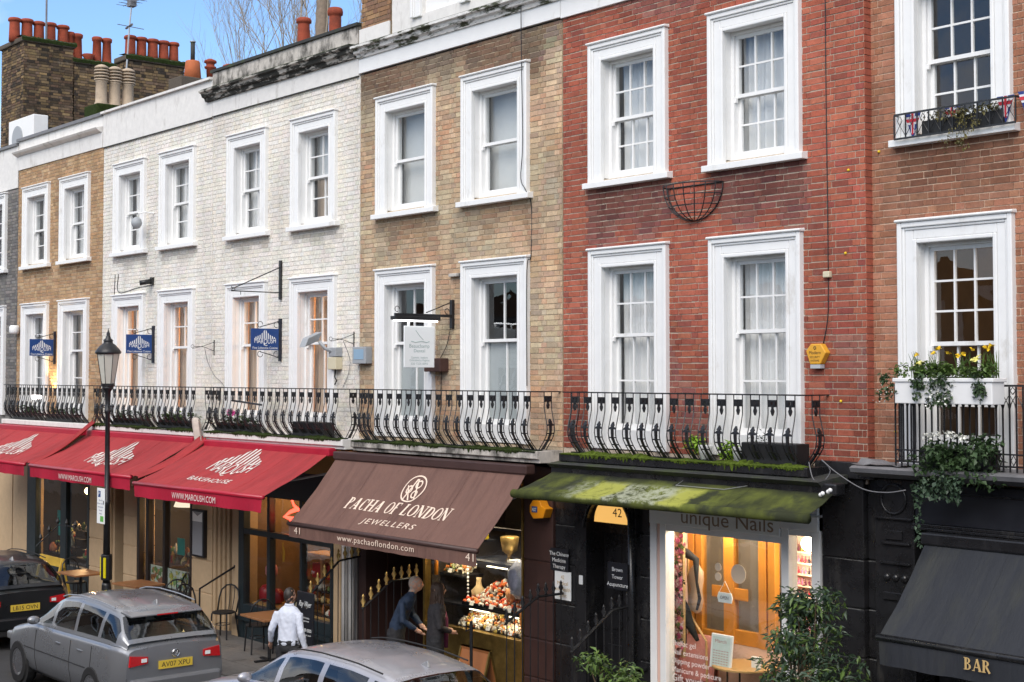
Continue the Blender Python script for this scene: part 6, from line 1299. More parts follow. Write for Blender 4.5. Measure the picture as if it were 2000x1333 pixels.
yb = thing('barrier', 'yellow wooden barrier at the foot of the left shop window', 'barrier', (-29.4,-.9,PZ)); MB().box(-30.1,-28.9,-.95,-.91,.80,.98).build('top_board', M['yellow_metal'], yb); MB().box(-30.05,-28.95,-.945,-.915,.40,.50).build('lower_board', M['yellow_metal'], yb)
for x in (-30.05,-28.98):
    for s in (-.22,.22): q = MB(); q.bar((x,-.93+s,0),(x,-.93,.98),.05,.04); q.build('leg', M['yellow_metal'], yb)
pr_ = thing('railing', 'thin black railing with spear tops in front of the left shop window', 'railing', (-30,-.5,PZ)); q = MB(); q.tube([(-31.3,-.55,1.0),(-30.2,-.5,1.55),(-29.2,-.5,1.58)], .012, 5); q.build('handrail', M['iron'], pr_)
for i in range(5): MB().tube([(-31.1+i*.46,-.53,PZ),(-31.1+i*.46,-.53,1.15+min(i,2)*.21)], .010, 5).lathe([(.01,0),(.04,.06),(.004,.15)], (-31.1+i*.46,-.53,1.15+min(i,2)*.21), 6).build('upright', M['iron'], pr_)
# black pavement sign
bs = thing('pavement_sign', 'black board of white script lettering beside the gilded railing', 'sign', (-19.9,-.6,PZ)); X0, X1 = -19.52, -19.06; MB().box(X0,X1,-1.16,-1.13,.62,1.42).build('board', M['black_wood'], bs, bevel=.008); MB().box(X0+.02,X0+.05,-1.155,-1.135,.08,.62).box(X1-.05,X1-.02,-1.155,-1.135,.08,.62).build('leg', M['iron'], bs)
for s, z, h, w_, sh in (('Ray Wyer',1.20,.085,.34,.4),('hair and beauty',1.02,.028,.26,0),('by appointment',.97,.028,.24,0),('020 7589 0000',.82,.05,.38,0),('www.raywyer.co.uk',.76,.03,.36,0)): word(bs, s, lambda u, v, z=z: ((X0+X1)/2+u,-1.164,z+v), h, w_, 'pure_white', sh, 1, True)
# folding A-board seen from behind
ab = thing('a_board', 'brown A-board with brass edging outside the jewellers', 'sign', (-15.5,-.7,PZ))
def abq(u, v, s): return (-15.95+u, -.72+s*(.0+.26*(1-v/.95)), PZ+v)
for s in (-1, 1):
    q = MB(); q.add([abq(0,0,s),abq(.62,0,s),abq(.62,.95,s),abq(0,.95,s),*[(a,b-.02*s,c) for a,b,c in (abq(0,0,s),abq(.62,0,s),abq(.62,.95,s),abq(0,.95,s))]], [(0,1,2,3),(7,6,5,4),(0,4,5,1),(1,5,6,2),(2,6,7,3),(3,7,4,0)]); q.build('panel', simple('copper_brown_panel', (.30,.11,.035), .45) if s < 0 else bpy.data.materials['copper_brown_panel'], ab)
    q = MB()
    for a_, b_ in (((0,0),(0,.95)),((.62,0),(.62,.95)),((0,.95),(.62,.95)),((0,0),(.62,0))): q.bar(abq(*a_,s), abq(*b_,s), .03, .03)
    q.build('edge', M['brass'], ab)
po = thing('door_post', 'black post with a hook in front of the jewellers window', 'post', (-15.3,-.75,PZ)); MB().tube([(-15.45,-.95,PZ),(-15.45,-.95,1.45)], .022, 8).build('shaft', M['iron'], po); MB().tube([(-15.45,-.95,1.35),(-15.56,-.95,1.30),(-15.56,-.95,1.42)], .012, 6).build('hook', M['iron'], po)

# ------------------------------------------------------------------ foliage
def leaves(mb, rnd, pts, size, jitter=.0, droop=.3, aspect=.45, cup=.15):
    for p in pts:
        s = size*rnd.uniform(.45,1.45); a = rnd.uniform(0,6.283); e = rnd.uniform(-.9,.7)-droop
        d = Vector((math.cos(a)*math.cos(e), math.sin(a)*math.cos(e), math.sin(e))); sd = d.cross(Vector((rnd.uniform(-.5,.5),rnd.uniform(-.5,.5),1))).normalized(); n = sd.cross(d)
        p = Vector(p); w = s*aspect
        mb.add([p, p+d*s*.45+sd*w*.5+n*s*cup, p+d*s, p+d*s*.45-sd*w*.5+n*s*cup, p+d*s*.5], [(0,1,4),(1,2,4),(2,3,4),(3,0,4)])
def ell(rnd, c, r, n, shell=.45):
    out = []
    while len(out) < n:
        v = Vector((rnd.uniform(-1,1), rnd.uniform(-1,1), rnd.uniform(-1,1)))
        if shell < v.length < 1: out.append((c[0]+v.x*r[0], c[1]+v.y*r[1], c[2]+v.z*r[2]))
    return out
def bush(label, base, clumps, mat, n, size, stems, pot=None, name='potted_bush', cat='bush', aspect=.4, mat2=None):
    t = thing(name, label, cat, base); rnd = random.Random(int(abs(base[0])*100)); f = MB(); f2 = MB(); st = MB()
    for i, (c, r, k) in enumerate(clumps):
        for p in ell(rnd, c, r, int(n*k)):
            leaves(f if rnd.random() < .7 or not mat2 else f2, rnd, [p], size, aspect=aspect)
        st.tube([(base[0]+rnd.uniform(-.04,.04), base[1], base[2]), (base[0]*.5+c[0]*.5, base[1]*.5+c[1]*.5, base[2]*.4+c[2]*.6), c], [.02,.012,.005], 5)
    f.build('foliage', M[mat], t)
    if mat2: f2.build('pale_foliage', M[mat2], t)
    st.build('stem', M['stem'], t)
    if pot: MB().lathe([(pot[0]*.75,0),(pot[0]*.95,pot[1]*.9),(pot[0]*1.06,pot[1]*.92),(pot[0]*1.06,pot[1]),(pot[0]*.85,pot[1]),(pot[0]*.85,pot[1]*.93)], (base[0],base[1],PZ), 20).build('pot', M['planter_black'], t, True)
    return t
rnd = random.Random(9)
cl = []
for i in range(64): a = rnd.uniform(0,6.28); h = rnd.uniform(.65,2.42); rr = .50*math.sin(min(1,(h-.25)/1.0)*1.57)*(1 if h < 1.75 else 1-.55*(h-1.75)/.7)*rnd.uniform(.2,1)**.6; cl.append(((-9.86+rr*math.cos(a), -.85+rr*.8*math.sin(a), h), (.20,.19,.17), 1))
bush('tall loose grey-green potted bush in front of the nail salon', (-9.86,-.85,.45), cl, 'leaf_blue', 110, .085, 9, (.27,.45), mat2='leaf2', aspect=.36)
cl = [((-12.72+.3*math.cos(i*1.3), -1.0+.22*math.sin(i*1.3), .95+.12*(i % 4)), (.18,.16,.12), 1) for i in range(11)]
bush('small glossy potted shrub at the bottom edge by door 42', (-12.72,-1.0,.4), cl, 'leaf2', 55, .10, 7, (.22,.42), mat2='leaf', aspect=.38)
# ivy over the cornice of the bar
iv = thing('ivy', 'thick ivy with white flowers spilling over the black cornice', 'plant', (-8.4,-.4,3.85)); f = MB(); f2 = MB(); rnd = random.Random(31)
for i in range(46):
    c = (rnd.uniform(-8.72,-7.95), rnd.uniform(-.52,-.18), rnd.uniform(3.72,4.10)); leaves(f, rnd, ell(rnd, c, (.14,.10,.11), 42), .055, aspect=.75, droop=.5)
for i in range(16):
    c = (rnd.uniform(-8.75,-8.25), -.50+rnd.uniform(-.04,.04), rnd.uniform(3.52,3.74)); leaves(f2, rnd, ell(rnd, c, (.10,.05,.08), 26), .05, aspect=.75, droop=.6)
for i in range(40): z = 3.52-i*.0125; leaves(f2, rnd, [( -8.72+.03*math.sin(i*.7)-.03*(3.5-z), -.50+.02*math.sin(i), z)]*2, .042, aspect=.8, droop=.6)
f.build('foliage', M['leaf'], iv); f2.build('trailing_stem', M['leaf_blue'], iv)
for i, (x, z) in enumerate(((-8.66,4.14),(-8.56,4.15),(-8.42,4.17),(-8.37,4.15),(-8.25,4.13))): q = MB(); leaves(q, rnd, ell(rnd, (x,-.42,z), (.045,.04,.03), 40, 0), .03, aspect=.9); q.build('white_flower', M['white_petal'], iv)
MB().box(-8.85,-8.05,-.30,-.08,3.80,4.0).build('trough', M['planter_black'], iv)
# G balcony, straight with gothic arches
gb_ = thing('balcony', 'straight black iron balcony with pointed arches at the right edge', 'balcony', (-8.4,-.2,3.8)); YF = -.30; gx0, gx1 = -9.13, -7.66
q = MB(); q.box(gx0-.015,gx1+.015,YF-.018,YF+.018,4.635,4.655); q.box(gx0-.018,gx0+.018,YF+.018,.12,4.636,4.654); q.box(gx1-.018,gx1+.018,YF+.018,.12,4.636,4.654); q.build('handrail', M['iron'], gb_)
q = MB(); q.box(gx0,gx1,YF-.012,YF+.012,3.845,3.862); q.box(gx0,gx1,YF-.012,YF+.012,3.965,3.98); q.box(gx0-.01,gx0+.01,YF+.012,.12,3.846,3.861); q.box(gx1-.01,gx1+.01,YF+.012,.12,3.846,3.861); q.build('foot_rail', M['iron'], gb_)
nb = 20; p = (gx1-gx0)/nb
for i in range(nb+1): x = gx0+p*i; MB().box(x-.007,x+.007,YF-.007,YF+.007,3.80,4.634).build('bar', M['iron'], gb_)
for i in range(nb-1):
    x = gx0+p*i; MB().tube([(x,YF,4.40),(x+p*.25,YF,4.47),(x+p,YF,4.56),(x+p*1.75,YF,4.47),(x+p*2,YF,4.40)], .006, 4).build('arch', M['iron'], gb_)
for i in range(0, nb, 2): x = gx0+p*(i+.5); MB().tube([(x,YF,4.56),(x-.03,YF,4.595),(x,YF,4.63),(x+.03,YF,4.595),(x,YF,4.56)], .006, 4).build('lozenge', M['iron'], gb_); MB().tube([(x,YF,3.865),(x-.028,YF,3.915),(x,YF,3.964),(x+.028,YF,3.915),(x,YF,3.865)], .006, 4).build('lozenge', M['iron'], gb_)
for xx in (gx0, gx1):
    for i in range(1, 6): y = YF+.42*i/6; MB().box(xx-.007,xx+.007,y-.007,y+.007,3.862,4.635).build('bar', M['iron'], gb_)
# white window box with spring flowers
wb = thing('window_box', 'white window box of daffodils on the straight balcony', 'window box', (-8.4,-.4,4.46)); q = MB(); q.box(-8.96,-7.84,-.55,-.33,4.46,4.68); q.box(-8.98,-7.82,-.565,-.315,4.68,4.72); q.build('box', M['white'], wb, bevel=.008)
f = MB(); f2 = MB(); rnd = random.Random(14)
for i in range(70): leaves(f, rnd, ell(rnd, (rnd.uniform(-8.95,-7.86), rnd.uniform(-.54,-.36), rnd.uniform(4.72,4.84)), (.08,.06,.06), 20, 0), .05, aspect=.6, droop=.1)
for (x, w_, zlo) in ((-9.05,.09,4.52),(-8.42,.13,4.46),(-7.98,.06,4.50),(-8.66,.04,4.56)):
    for i in range(34 if w_ > .1 else 14): leaves(f2, rnd, ell(rnd, (x+rnd.uniform(-w_,w_), -.58+rnd.uniform(-.02,.04), rnd.uniform(zlo,4.76)), (.05,.03,.05), 12, 0), .042, aspect=.7, droop=.6)
for (x, n) in ((-8.75,8),(-8.55,8),(-8.2,9),(-7.92,16)):
    for i in range(n): xx = x+rnd.uniform(-.07,.07); f.tube([(xx,-.44+rnd.uniform(-.05,.05),4.7),(xx+rnd.uniform(-.03,.03),-.45,4.86),(xx+rnd.uniform(-.06,.06),-.47,4.95+rnd.random()*.05)], [.006,.006,.001], 3, cap=False)
f.build('foliage', M['leaf2'], wb); f2.build('trailing_foliage', M['leaf'], wb)
for (x, z, m_, r) in ((-8.72,4.96,'yellow',.030),(-8.52,4.97,'yellow',.032),(-8.47,5.02,'yellow',.030),(-8.36,4.97,'yellow',.030),(-8.24,4.95,'yellow',.036),(-8.19,4.96,'yellow',.032),(-8.08,5.0,'yellow',.028),(-7.93,5.02,'yellow',.034),(-7.88,5.04,'yellow',.034),(-7.90,5.0,'yellow',.03),(-8.68,4.87,'lemon',.055),(-8.05,4.90,'lemon',.060)):
    q = MB(); leaves(q, rnd, [(x,-.50,z)]*14, r*1.05, aspect=.9, droop=-.1); q.ball((x,-.51,z), r*.45, 5); q.build('flower', M[m_], wb)
for i in range(40): pass
q = MB(); leaves(q, rnd, [(rnd.gauss(-8.40,.10), -.63, rnd.gauss(4.56,.07)) for _ in range(70)] + [(rnd.gauss(-9.08,.05), -.62, rnd.gauss(4.58,.06)) for _ in range(28)], .022, aspect=.9); q.build('white_blossom', M['white_petal'], wb)
# upper guard, planter, bunting
ug = thing('window_guard', 'low iron window guard on the upper right sill', 'window guard', (-8.6,0,7.3)); YG = -.03; ux0, ux1 = -9.30, -7.86
q = MB(); q.box(ux0,ux1,YG-.008,YG+.008,7.53,7.55); q.box(ux0,ux1,YG-.008,YG+.008,7.27,7.29); q.box(ux0-.008,ux0+.008,YG+.008,.09,7.53,7.55); q.box(ux1-.008,ux1+.008,YG+.008,.09,7.53,7.55); q.build('rails', M['iron'], ug)
nb = 10; p = (ux1-ux0)/nb
for i in range(nb+1): x = ux0+p*i; MB().box(x-.006,x+.006,YG-.006,YG+.006,7.29,7.53).build('bar', M['iron'], ug)
for i in range(nb): x = ux0+p*(i+.5); MB().tube([(x-p/2,YG,7.30),(x,YG,7.42),(x+p/2,YG,7.30)], .005, 4).tube([(x,YG,7.42),(x-.03,YG,7.47),(x,YG,7.52),(x+.03,YG,7.47),(x,YG,7.42)], .005, 4).build('lattice', M['iron'], ug)
pl = thing('planter', 'dark planter of yellowing trailing plants on the upper right sill', 'planter', (-8.5,.05,7.3)); MB().box(-8.98,-8.02,.0,.10,7.29,7.44).build('trough', M['planter_black'], pl, bevel=.01); f = MB(); rnd = random.Random(8)
for i in range(26): leaves(f, rnd, ell(rnd, (rnd.uniform(-8.95,-8.1), rnd.uniform(-.06,.08), rnd.uniform(7.42,7.52)), (.07,.06,.05), 16, 0), .04, aspect=.6)
for i in range(26): leaves(f, rnd, ell(rnd, (rnd.choice((-8.6,-8.45,-8.25,-8.5))+rnd.gauss(0,.07), -.10, rnd.uniform(7.10,7.44)), (.04,.03,.05), 9, 0), .034, aspect=.6, droop=.6)
f.build('foliage', M['leaf_dry'], pl)
jack_r = simple('flag_red', (.55,.03,.05), .7); jack_b = simple('flag_blue', (.02,.04,.20), .7); jack_w = simple('flag_white', (.72,.72,.74), .7)
def flag(label, x, z, w_, h, y):
    t = thing('bunting_flag', label, 'flag', (x,y,z), 'bunting flags on the window guard')
    q = MB(); q.plate([(x-w_/2,z),(x+w_/2,z),(x,z-h)][::-1], y, y+.002); q.build('pennant', jack_b, t)
    q = MB(); q.plate([(x-w_*.14,z-.002),(x+w_*.14,z-.002),(x+w_*.10,z-h*.75),(x-w_*.10,z-h*.75)][::-1], y-.002, y-.0005); q.plate([(x-w_*.42,z-h*.12),(x+w_*.42,z-h*.12),(x+w_*.28,z-h*.42),(x-w_*.28,z-h*.42)][::-1], y-.003, y-.0021); q.build('white_cross', jack_w, t)
    q = MB(); q.plate([(x-w_*.07,z-.002),(x+w_*.07,z-.002),(x+w_*.05,z-h*.8),(x-w_*.05,z-h*.8)][::-1], y-.005, y-.0035); q.plate([(x-w_*.42,z-h*.20),(x+w_*.42,z-h*.20),(x+w_*.34,z-h*.33),(x-w_*.34,z-h*.33)][::-1], y-.0065, y-.0051); q.build('red_cross', jack_r, t)
for lab, x, z in (('union flag pennant at the left end of the window guard', -9.10, 7.54),('union flag pennant behind the yellowing plant', -8.62, 7.56),('union flag pennant right of the dark planter', -8.00, 7.57),('union flag pennant at the right edge of the photo', -7.74, 7.58)): flag(lab, x, z, .20, .28, .02 if x < -7.8 else -.02)
for i, x in enumerate((-8.66,-8.48,-8.26)):
    t = thing('paper_roll', ['white paper roll, leftmost on the inner sill of the upper right window','white paper roll in the middle of the inner sill of the upper right window','white paper roll, rightmost on the inner sill of the upper right window'][i], 'roll', (x,.42,7.45)); q = MB()
    n = 18; 
    for rr, y in ((.10,.40),(.10,.52),(.03,.52),(.03,.40)):
        for j in range(n): q.v.append((x+rr*math.cos(6.283*j/n), y, 7.475+rr*math.sin(6.283*j/n)))
    for k in range(4):
        for j in range(n): q.f.append((k*n+j, k*n+(j+1) % n, ((k+1) % 4)*n+(j+1) % n, ((k+1) % 4)*n+j)); q.m.append(0)
    q.build('roll', M['pure_white'], t)
for x, c, n in ((-8.5,(.05,.35,.20),'green'),(-8.34,(.60,.25,.03),'orange')): tag(MB().box(x-.06,x+.07,.7,.72,7.75,8.05).build('hanging_cloth', simple(n+'_cloth', c, .8), None, bevel=.01), n+' cloth hanging inside the upper right window', 'cloth')
# planters on the curved balconies
def planter(label, x0, x1, y0, y1, z0, z1, mats, n, size, fl=None, seed=0, cat='planter'):
    t = thing('planter', label, cat, ((x0+x1)/2,(y0+y1)/2,z0)); rnd = random.Random(seed)
    q = MB(); q.box(x0,x1,y0,y1,z0,z1); q.build('trough', M['planter_black'], t, bevel=.012)
    for m_ in mats:
        f = MB()
        for i in range(n): leaves(f, rnd, ell(rnd, (rnd.uniform(x0+.05,x1-.05), rnd.uniform(y0,y1), z1+rnd.uniform(0,.10)), (.09,.06,.07), 12, 0), size, aspect=.55, droop=.0)
        f.build('foliage', M[m_], t)
    for (x, z, m_, r) in (fl or []): q = MB(); leaves(q, rnd, ell(rnd, (x,y0+.04,z), (r,r*.7,r*.6), 40, 0), r*.5, aspect=.9); q.build('flower', M[m_], t)
planter('black planter with magenta flowers on the white house balcony', -23.6, -22.35, -.36, -.16, 3.74, 3.90, ['leaf'], 20, .07, [(-23.18,4.10,'pink',.09),(-23.02,4.08,'pink',.08),(-22.72,4.02,'leaf2',.09)], 1)
planter('empty-looking black trough at the right end of the white house balcony', -21.0, -20.05, -.36, -.14, 3.74, 3.98, ['leaf'], 2, .04, None, 2)
planter('black planter of dark plants just right of the lamp post', -27.9, -26.6, -.36, -.16, 3.74, 3.89, ['leaf'], 22, .07, None, 3); planter('black planter of green plants at the right of the second white balcony', -25.9, -24.6, -.36, -.16, 3.74, 3.90, ['leaf','leaf2'], 14, .07, None, 4)
planter('black planter of dark plants left on the tan house balcony', -33.2, -31.9, -.36, -.16, 3.74, 3.90, ['leaf'], 24, .08, None, 5); planter('black planter of dark plants right on the tan house balcony', -31.3, -29.9, -.36, -.16, 3.74, 3.90, ['leaf'], 18, .07, None, 6)
planter('dark trough of oddments at the right end of the mossy balcony', -11.2, -10.4, -.36, -.12, 3.74, 3.98, ['moss_dark'], 3, .04, None, 7)
for i, (x, c) in enumerate(((-11.98,'leaf2'),(-11.45,'leaf2'))):
    t = thing('potted_plant', ['bright green plant in a white pot under the right red house window','smaller bright green plant beside the white pot on the mossy balcony'][i], 'plant', (x,-.28,3.74)); MB().lathe([(.06,0),(.09,.16),(.09,.18),(.07,.18)], (x+.14,-.26,3.74), 14).build('pot', M['white'], t, True); f = MB(); leaves(f, rnd, ell(rnd, (x,-.28,3.92-.06*i), (.14,.10,.12), 240, 0), .06, aspect=.6, droop=.1); f.build('foliage', simple('bright_leaf', (.22,.38,.02), .5) if i == 0 else bpy.data.materials['bright_leaf'], t)
fb = thing('flood_lamp', 'lit flood lamp on the tan house balcony', 'lamp', (-31.9,-.35,4.2)); MB().lathe([(.09,0),(.11,.03),(.11,.08)], (-31.75,-.40,4.22), 12).build('lens', emis('flood_glow', (1,.9,.85), 4), fb); l = bpy.data.lights.new('flood_light', 'SPOT'); l.energy = 35; l.color = (1,.68,.30); l.spot_size = R(70); l.shadow_soft_size = .05; o = bpy.data.objects.new('flood_light', l); COL.objects.link(o); o.parent = fb; o.location = Vector((-31.7,-.25,4.3)) - OFF[fb.name]; o.rotation_euler = (R(155),0,0)
tag(MB().tube([(-22.95,-.40,4.30),(-21.9,-.42,4.24)], .018, 6).build('loose_bar', M['iron'], None), 'loose black bar tied across the pink-flower balcony', 'bar')

# ------------------------------------------------------------------ people: one remeshed body each
def person(label, loc, rz, prims, mats, voxel=.010, smooth=9):
    """prims: list of (kind, data, material index); the union is remeshed to one continuous body"""
    mb = MB(); samples = []
    for kind, d, mi in prims:
        if kind == 'tube':
            pts, rs = d; mb.tube(pts, rs, 12)
            for (p, q) in zip(pts, pts[1:]):
                for k in range(5): samples.append((Vector(p).lerp(Vector(q), k/4), mi))
        elif kind == 'rings':                          # (cx,cy,z,rx,ry)
            n = 18; b = len(mb.v)
            for (cx, cy, z, rx, ry) in d:
                for j in range(n): a = 6.2832*j/n; mb.v.append((cx+rx*math.cos(a), cy+ry*math.sin(a), z))
            k = len(d)
            for i in range(k-1):
                for j in range(n): mb.f.append((b+i*n+j, b+i*n+(j+1) % n, b+(i+1)*n+(j+1) % n, b+(i+1)*n+j)); mb.m.append(0)
            mb.f.append(tuple(b+j for j in range(n))[::-1]); mb.m.append(0); mb.f.append(tuple(b+(k-1)*n+j for j in range(n))); mb.m.append(0)
            for (cx, cy, z, rx, ry) in d:
                for j in range(8): a = 6.2832*j/8; samples.append((Vector((cx+rx*math.cos(a), cy+ry*math.sin(a), z)), mi))
        elif kind == 'ell':
            c, r, n = d[0], d[1], 12; b = len(mb.v); t = MB().ball((0,0,0), 1, n); mb.add([(c[0]+v[0]*r[0], c[1]+v[1]*r[1], c[2]+v[2]*r[2]) for v in t.v], t.f)
            for v in t.v[::3]: samples.append((Vector((c[0]+v[0]*r[0], c[1]+v[1]*r[1], c[2]+v[2]*r[2])), mi))
    me = mb.mesh('body', mats); o = bpy.data.objects.new('tmp', me); COL.objects.link(o)
    r = o.modifiers.new('r', 'REMESH'); r.mode = 'VOXEL'; r.voxel_size = voxel; s = o.modifiers.new('s', 'SMOOTH'); s.factor = .5; s.iterations = smooth
    dg = bpy.context.evaluated_depsgraph_get(); nm = bpy.data.meshes.new_from_object(o.evaluated_get(dg)); bpy.data.objects.remove(o)
    from mathutils.kdtree import KDTree
    kd = KDTree(len(samples))
    for i, (p, m_) in enumerate(samples): kd.insert(p, i)
    kd.balance(); nm.materials.clear()
    for m_ in mats: nm.materials.append(m_)
    nm.polygons.foreach_set('material_index', [samples[kd.find(p.center)[1]][1] for p in nm.polygons]); nm.polygons.foreach_set('use_smooth', [True]*len(nm.polygons)); nm.update()
    from mathutils import noise as mn
    cl = set()
    for p in nm.polygons:
        if p.material_index in (SH, TR): cl.update(p.vertices)
        elif p.material_index == HA: cl.difference_update(p.vertices)
    nrm = {i: nm.vertices[i].normal.copy() for i in cl}
    for i in cl:                                        # creases in the cloth
        v = nm.vertices[i]; c = v.co; k = mn.noise(Vector((c.x*13, c.y*13, c.z*7+c.x*9))) + .6*mn.noise(Vector((c.x*26, c.y*26, c.z*22))); v.co = c + nrm[i]*.0085*k
    nm.update()
    t = thing('person', label, 'person', loc, None, rz if rz else .0001); b = bpy.data.objects.new('body', nm); COL.objects.link(b); b.parent = t
    return t
def hand(p, d, side, mi, curl=.5):
    """palm, four fingers and a thumb from wrist point p along direction d"""
    d = Vector(d).normalized(); p = Vector(p); sx = Vector(side).normalized(); n = d.cross(sx); out = [('tube', ([p, p+d*.04, p+d*.085], [.024,.032,.030]), mi)]
    for i, (o, L) in enumerate(((-.030,.062),(-.010,.074),(.010,.070),(.030,.055))):
        b = p+d*.085+sx*o; out.append(('tube', ([b, b+d*L*.5+n*curl*.015, b+d*L*.85+n*curl*.04], [.0095,.0090,.0075]), mi))
    b = p+d*.03+sx*-.03; out.append(('tube', ([b, b+d*.03-sx*.028, b+d*.065-sx*.034+n*.01], [.012,.010,.008]), mi)); return out
def shoe(x, y, z, mi, tip=.16): return [('tube', ([(x,y-.06,z+.045),(x,y+.06,z+.045),(x,y+tip,z+.03)], [.046,.050,.036]), mi)]
SK, SH, TR, HA, SO = 0, 1, 2, 3, 4
def figure(lean, sh_rx, waist, hem, mi_top=SH, legs=((-.10,.0),(.10,.10)), arms=None, head=(0,.03), coat=None):
    """faces +Y; lean = forward shift per metre above the hips"""
    L = lambda z: lean*max(0, z-.95)
    pr = [('rings', [(0,L(hem),hem,waist*1.06,.125),(0,L(1.05),1.05,waist,.120),(0,L(1.18),1.18,waist*.98,.118),(0,L(1.30),1.30,waist*1.06,.125),(0,L(1.40),1.40,sh_rx*.92,.115),(0,L(1.455),1.455,sh_rx*.62,.088),(0,L(1.49),1.49,.07,.066)], mi_top),
          ('rings', [(0,0,.84,.150,.110),(0,0,.92,.158,.118),(0,.0,.97,.145,.105)], TR)]
    for sx, (x, fy) in zip((-1, 1), legs):
        pr.append(('tube', ([(sx*.085,0,.93),(sx*.09,fy*.6+.02,.52),(sx*.09,fy,.10)], [.098,.066,.046]), TR)); pr += shoe(sx*.09, fy, 0, SO)
    hx, hy = head; ny = L(1.5)
    pr += [('tube', ([(0,ny,1.47),(hx*.5,ny+hy*.5,1.54),(hx,ny+hy,1.58)], [.058,.054,.052]), SK), ('ell', ((hx,ny+hy+.005,1.625),(.073,.090,.108)), SK), ('ell', ((hx,ny+hy-.026,1.640),(.084,.096,.110)), HA),
           ('ell', ((hx,ny+hy+.095,1.615),(.012,.022,.022)), SK), ('ell', ((hx-.078,ny+hy+.0,1.615),(.012,.020,.030)), SK), ('ell', ((hx+.078,ny+hy+.0,1.615),(.012,.020,.030)), SK)]
    for a in arms:
        s, e, w_, hd = a; pr.append(('tube', ([s, Vector(s).lerp(Vector(e),.5), e, Vector(e).lerp(Vector(w_),.5), w_], [.062,.056,.050,.046,.036]), mi_top)); pr += hand(w_, Vector(w_)-Vector(e), hd, SK)
    return pr
hair_dark = simple('dark_hair', (.025,.018,.014), .5, 0, 60, .4); shirt = simple('white_blue_shirt', (.60,.64,.74), .8, 0, 9, .12, .3); trous = simple('black_trousers', (.015,.015,.018), .8); shoes = simple('black_shoes', (.012,.012,.012), .4)
arms = [((-.165,0,1.385),(-.255,-.04,1.14),(-.33,.07,.95),(0,1,0)),((.165,0,1.385),(.245,-.06,1.13),(.275,.02,.90),(0,1,0))]
p1 = person('man in a white shirt and dark trousers walking away between the cars', (-18.1,-2.18,-.03), R(28), figure(.05, .198, .160, .965, SH, ((-.1,-.10),(.1,.22)), arms), [M['skin'], shirt, trous, hair_dark, shoes])
col_ = MB(); col_.lathe([(.066,0),(.070,.03),(.062,.045)], (0,.03,1.475), 16); col_.build('collar', shirt, p1, True)
grey_hair = simple('pale_grey_hair', (.42,.35,.30), .8, 0, 50, .4); jacket = simple('navy_jacket', (.010,.024,.055), .75, 0, 7, .35, .35)
arms = [((-.16,.14,1.375),(-.24,.20,1.14),(-.14,.36,1.02),(0,1,0)),((.16,.14,1.375),(.25,.18,1.13),(.17,.36,1.0),(0,1,0))]
p2 = person('stooping grey-haired man in a navy jacket at the jewellers window', (-17.50,-.74,.08), R(-50), figure(.42, .20, .185, .72, SH, ((-.1,.0),(.1,.06)), arms, (0,.09)), [M['skin'], jacket, trous, grey_hair, shoes])
brown_hair = simple('long_brown_hair', (.050,.026,.015), .55, 0, 40, .5); coat = simple('charcoal_coat', (.022,.020,.024), .8, 0, 6, .3, .3)
arms = [((-.15,0,1.375),(-.22,.02,1.13),(-.10,.20,1.06),(0,1,0)),((.15,0,1.375),(.22,.02,1.13),(.10,.20,1.05),(0,1,0))]
pr = figure(.06, .185, .175, .60, SH, ((-.09,.0),(.09,.04)), arms, (0,.02))
p3 = person('long-haired woman in a charcoal coat at the jewellers window', (-16.72,-.60,.06), R(-25), pr, [M['skin'], coat, trous, brown_hair, shoes])
hr_ = MB(); rnd = random.Random(4)
for i in range(190):
    a = R(rnd.uniform(150,390)); x, y = .078*math.cos(a), .05+.092*math.sin(a); z = 1.66+rnd.uniform(-.02,.05); L = rnd.uniform(.34,.60); ph = rnd.uniform(0,6); pts = []
    for k in range(9): t = k/8; rr = 1+.55*t; pts.append((x*rr+.016*math.sin(t*9+ph)*t, .045+(y-.045)*(1+.35*t)+.014*math.cos(t*8+ph)*t, z-L*t+.03*math.sin(min(1,t*4)*3.14)*0))
    hr_.tube([(x*.5,.04+(y-.04)*.5,1.735)]+pts, [.010]+[.012]*8+[.003], 4, cap=False)
hr_.build('hair', brown_hair, p3, True)
sc_ = MB(); sc_.tube([(-.12,.12,1.36),(-.05,.15,1.2),(-.06,.16,1.0),(-.04,.16,.8)], [.045,.055,.05,.04], 8); sc_.build('scarf', simple('plum_scarf', (.10,.010,.045), .85), p3, True)

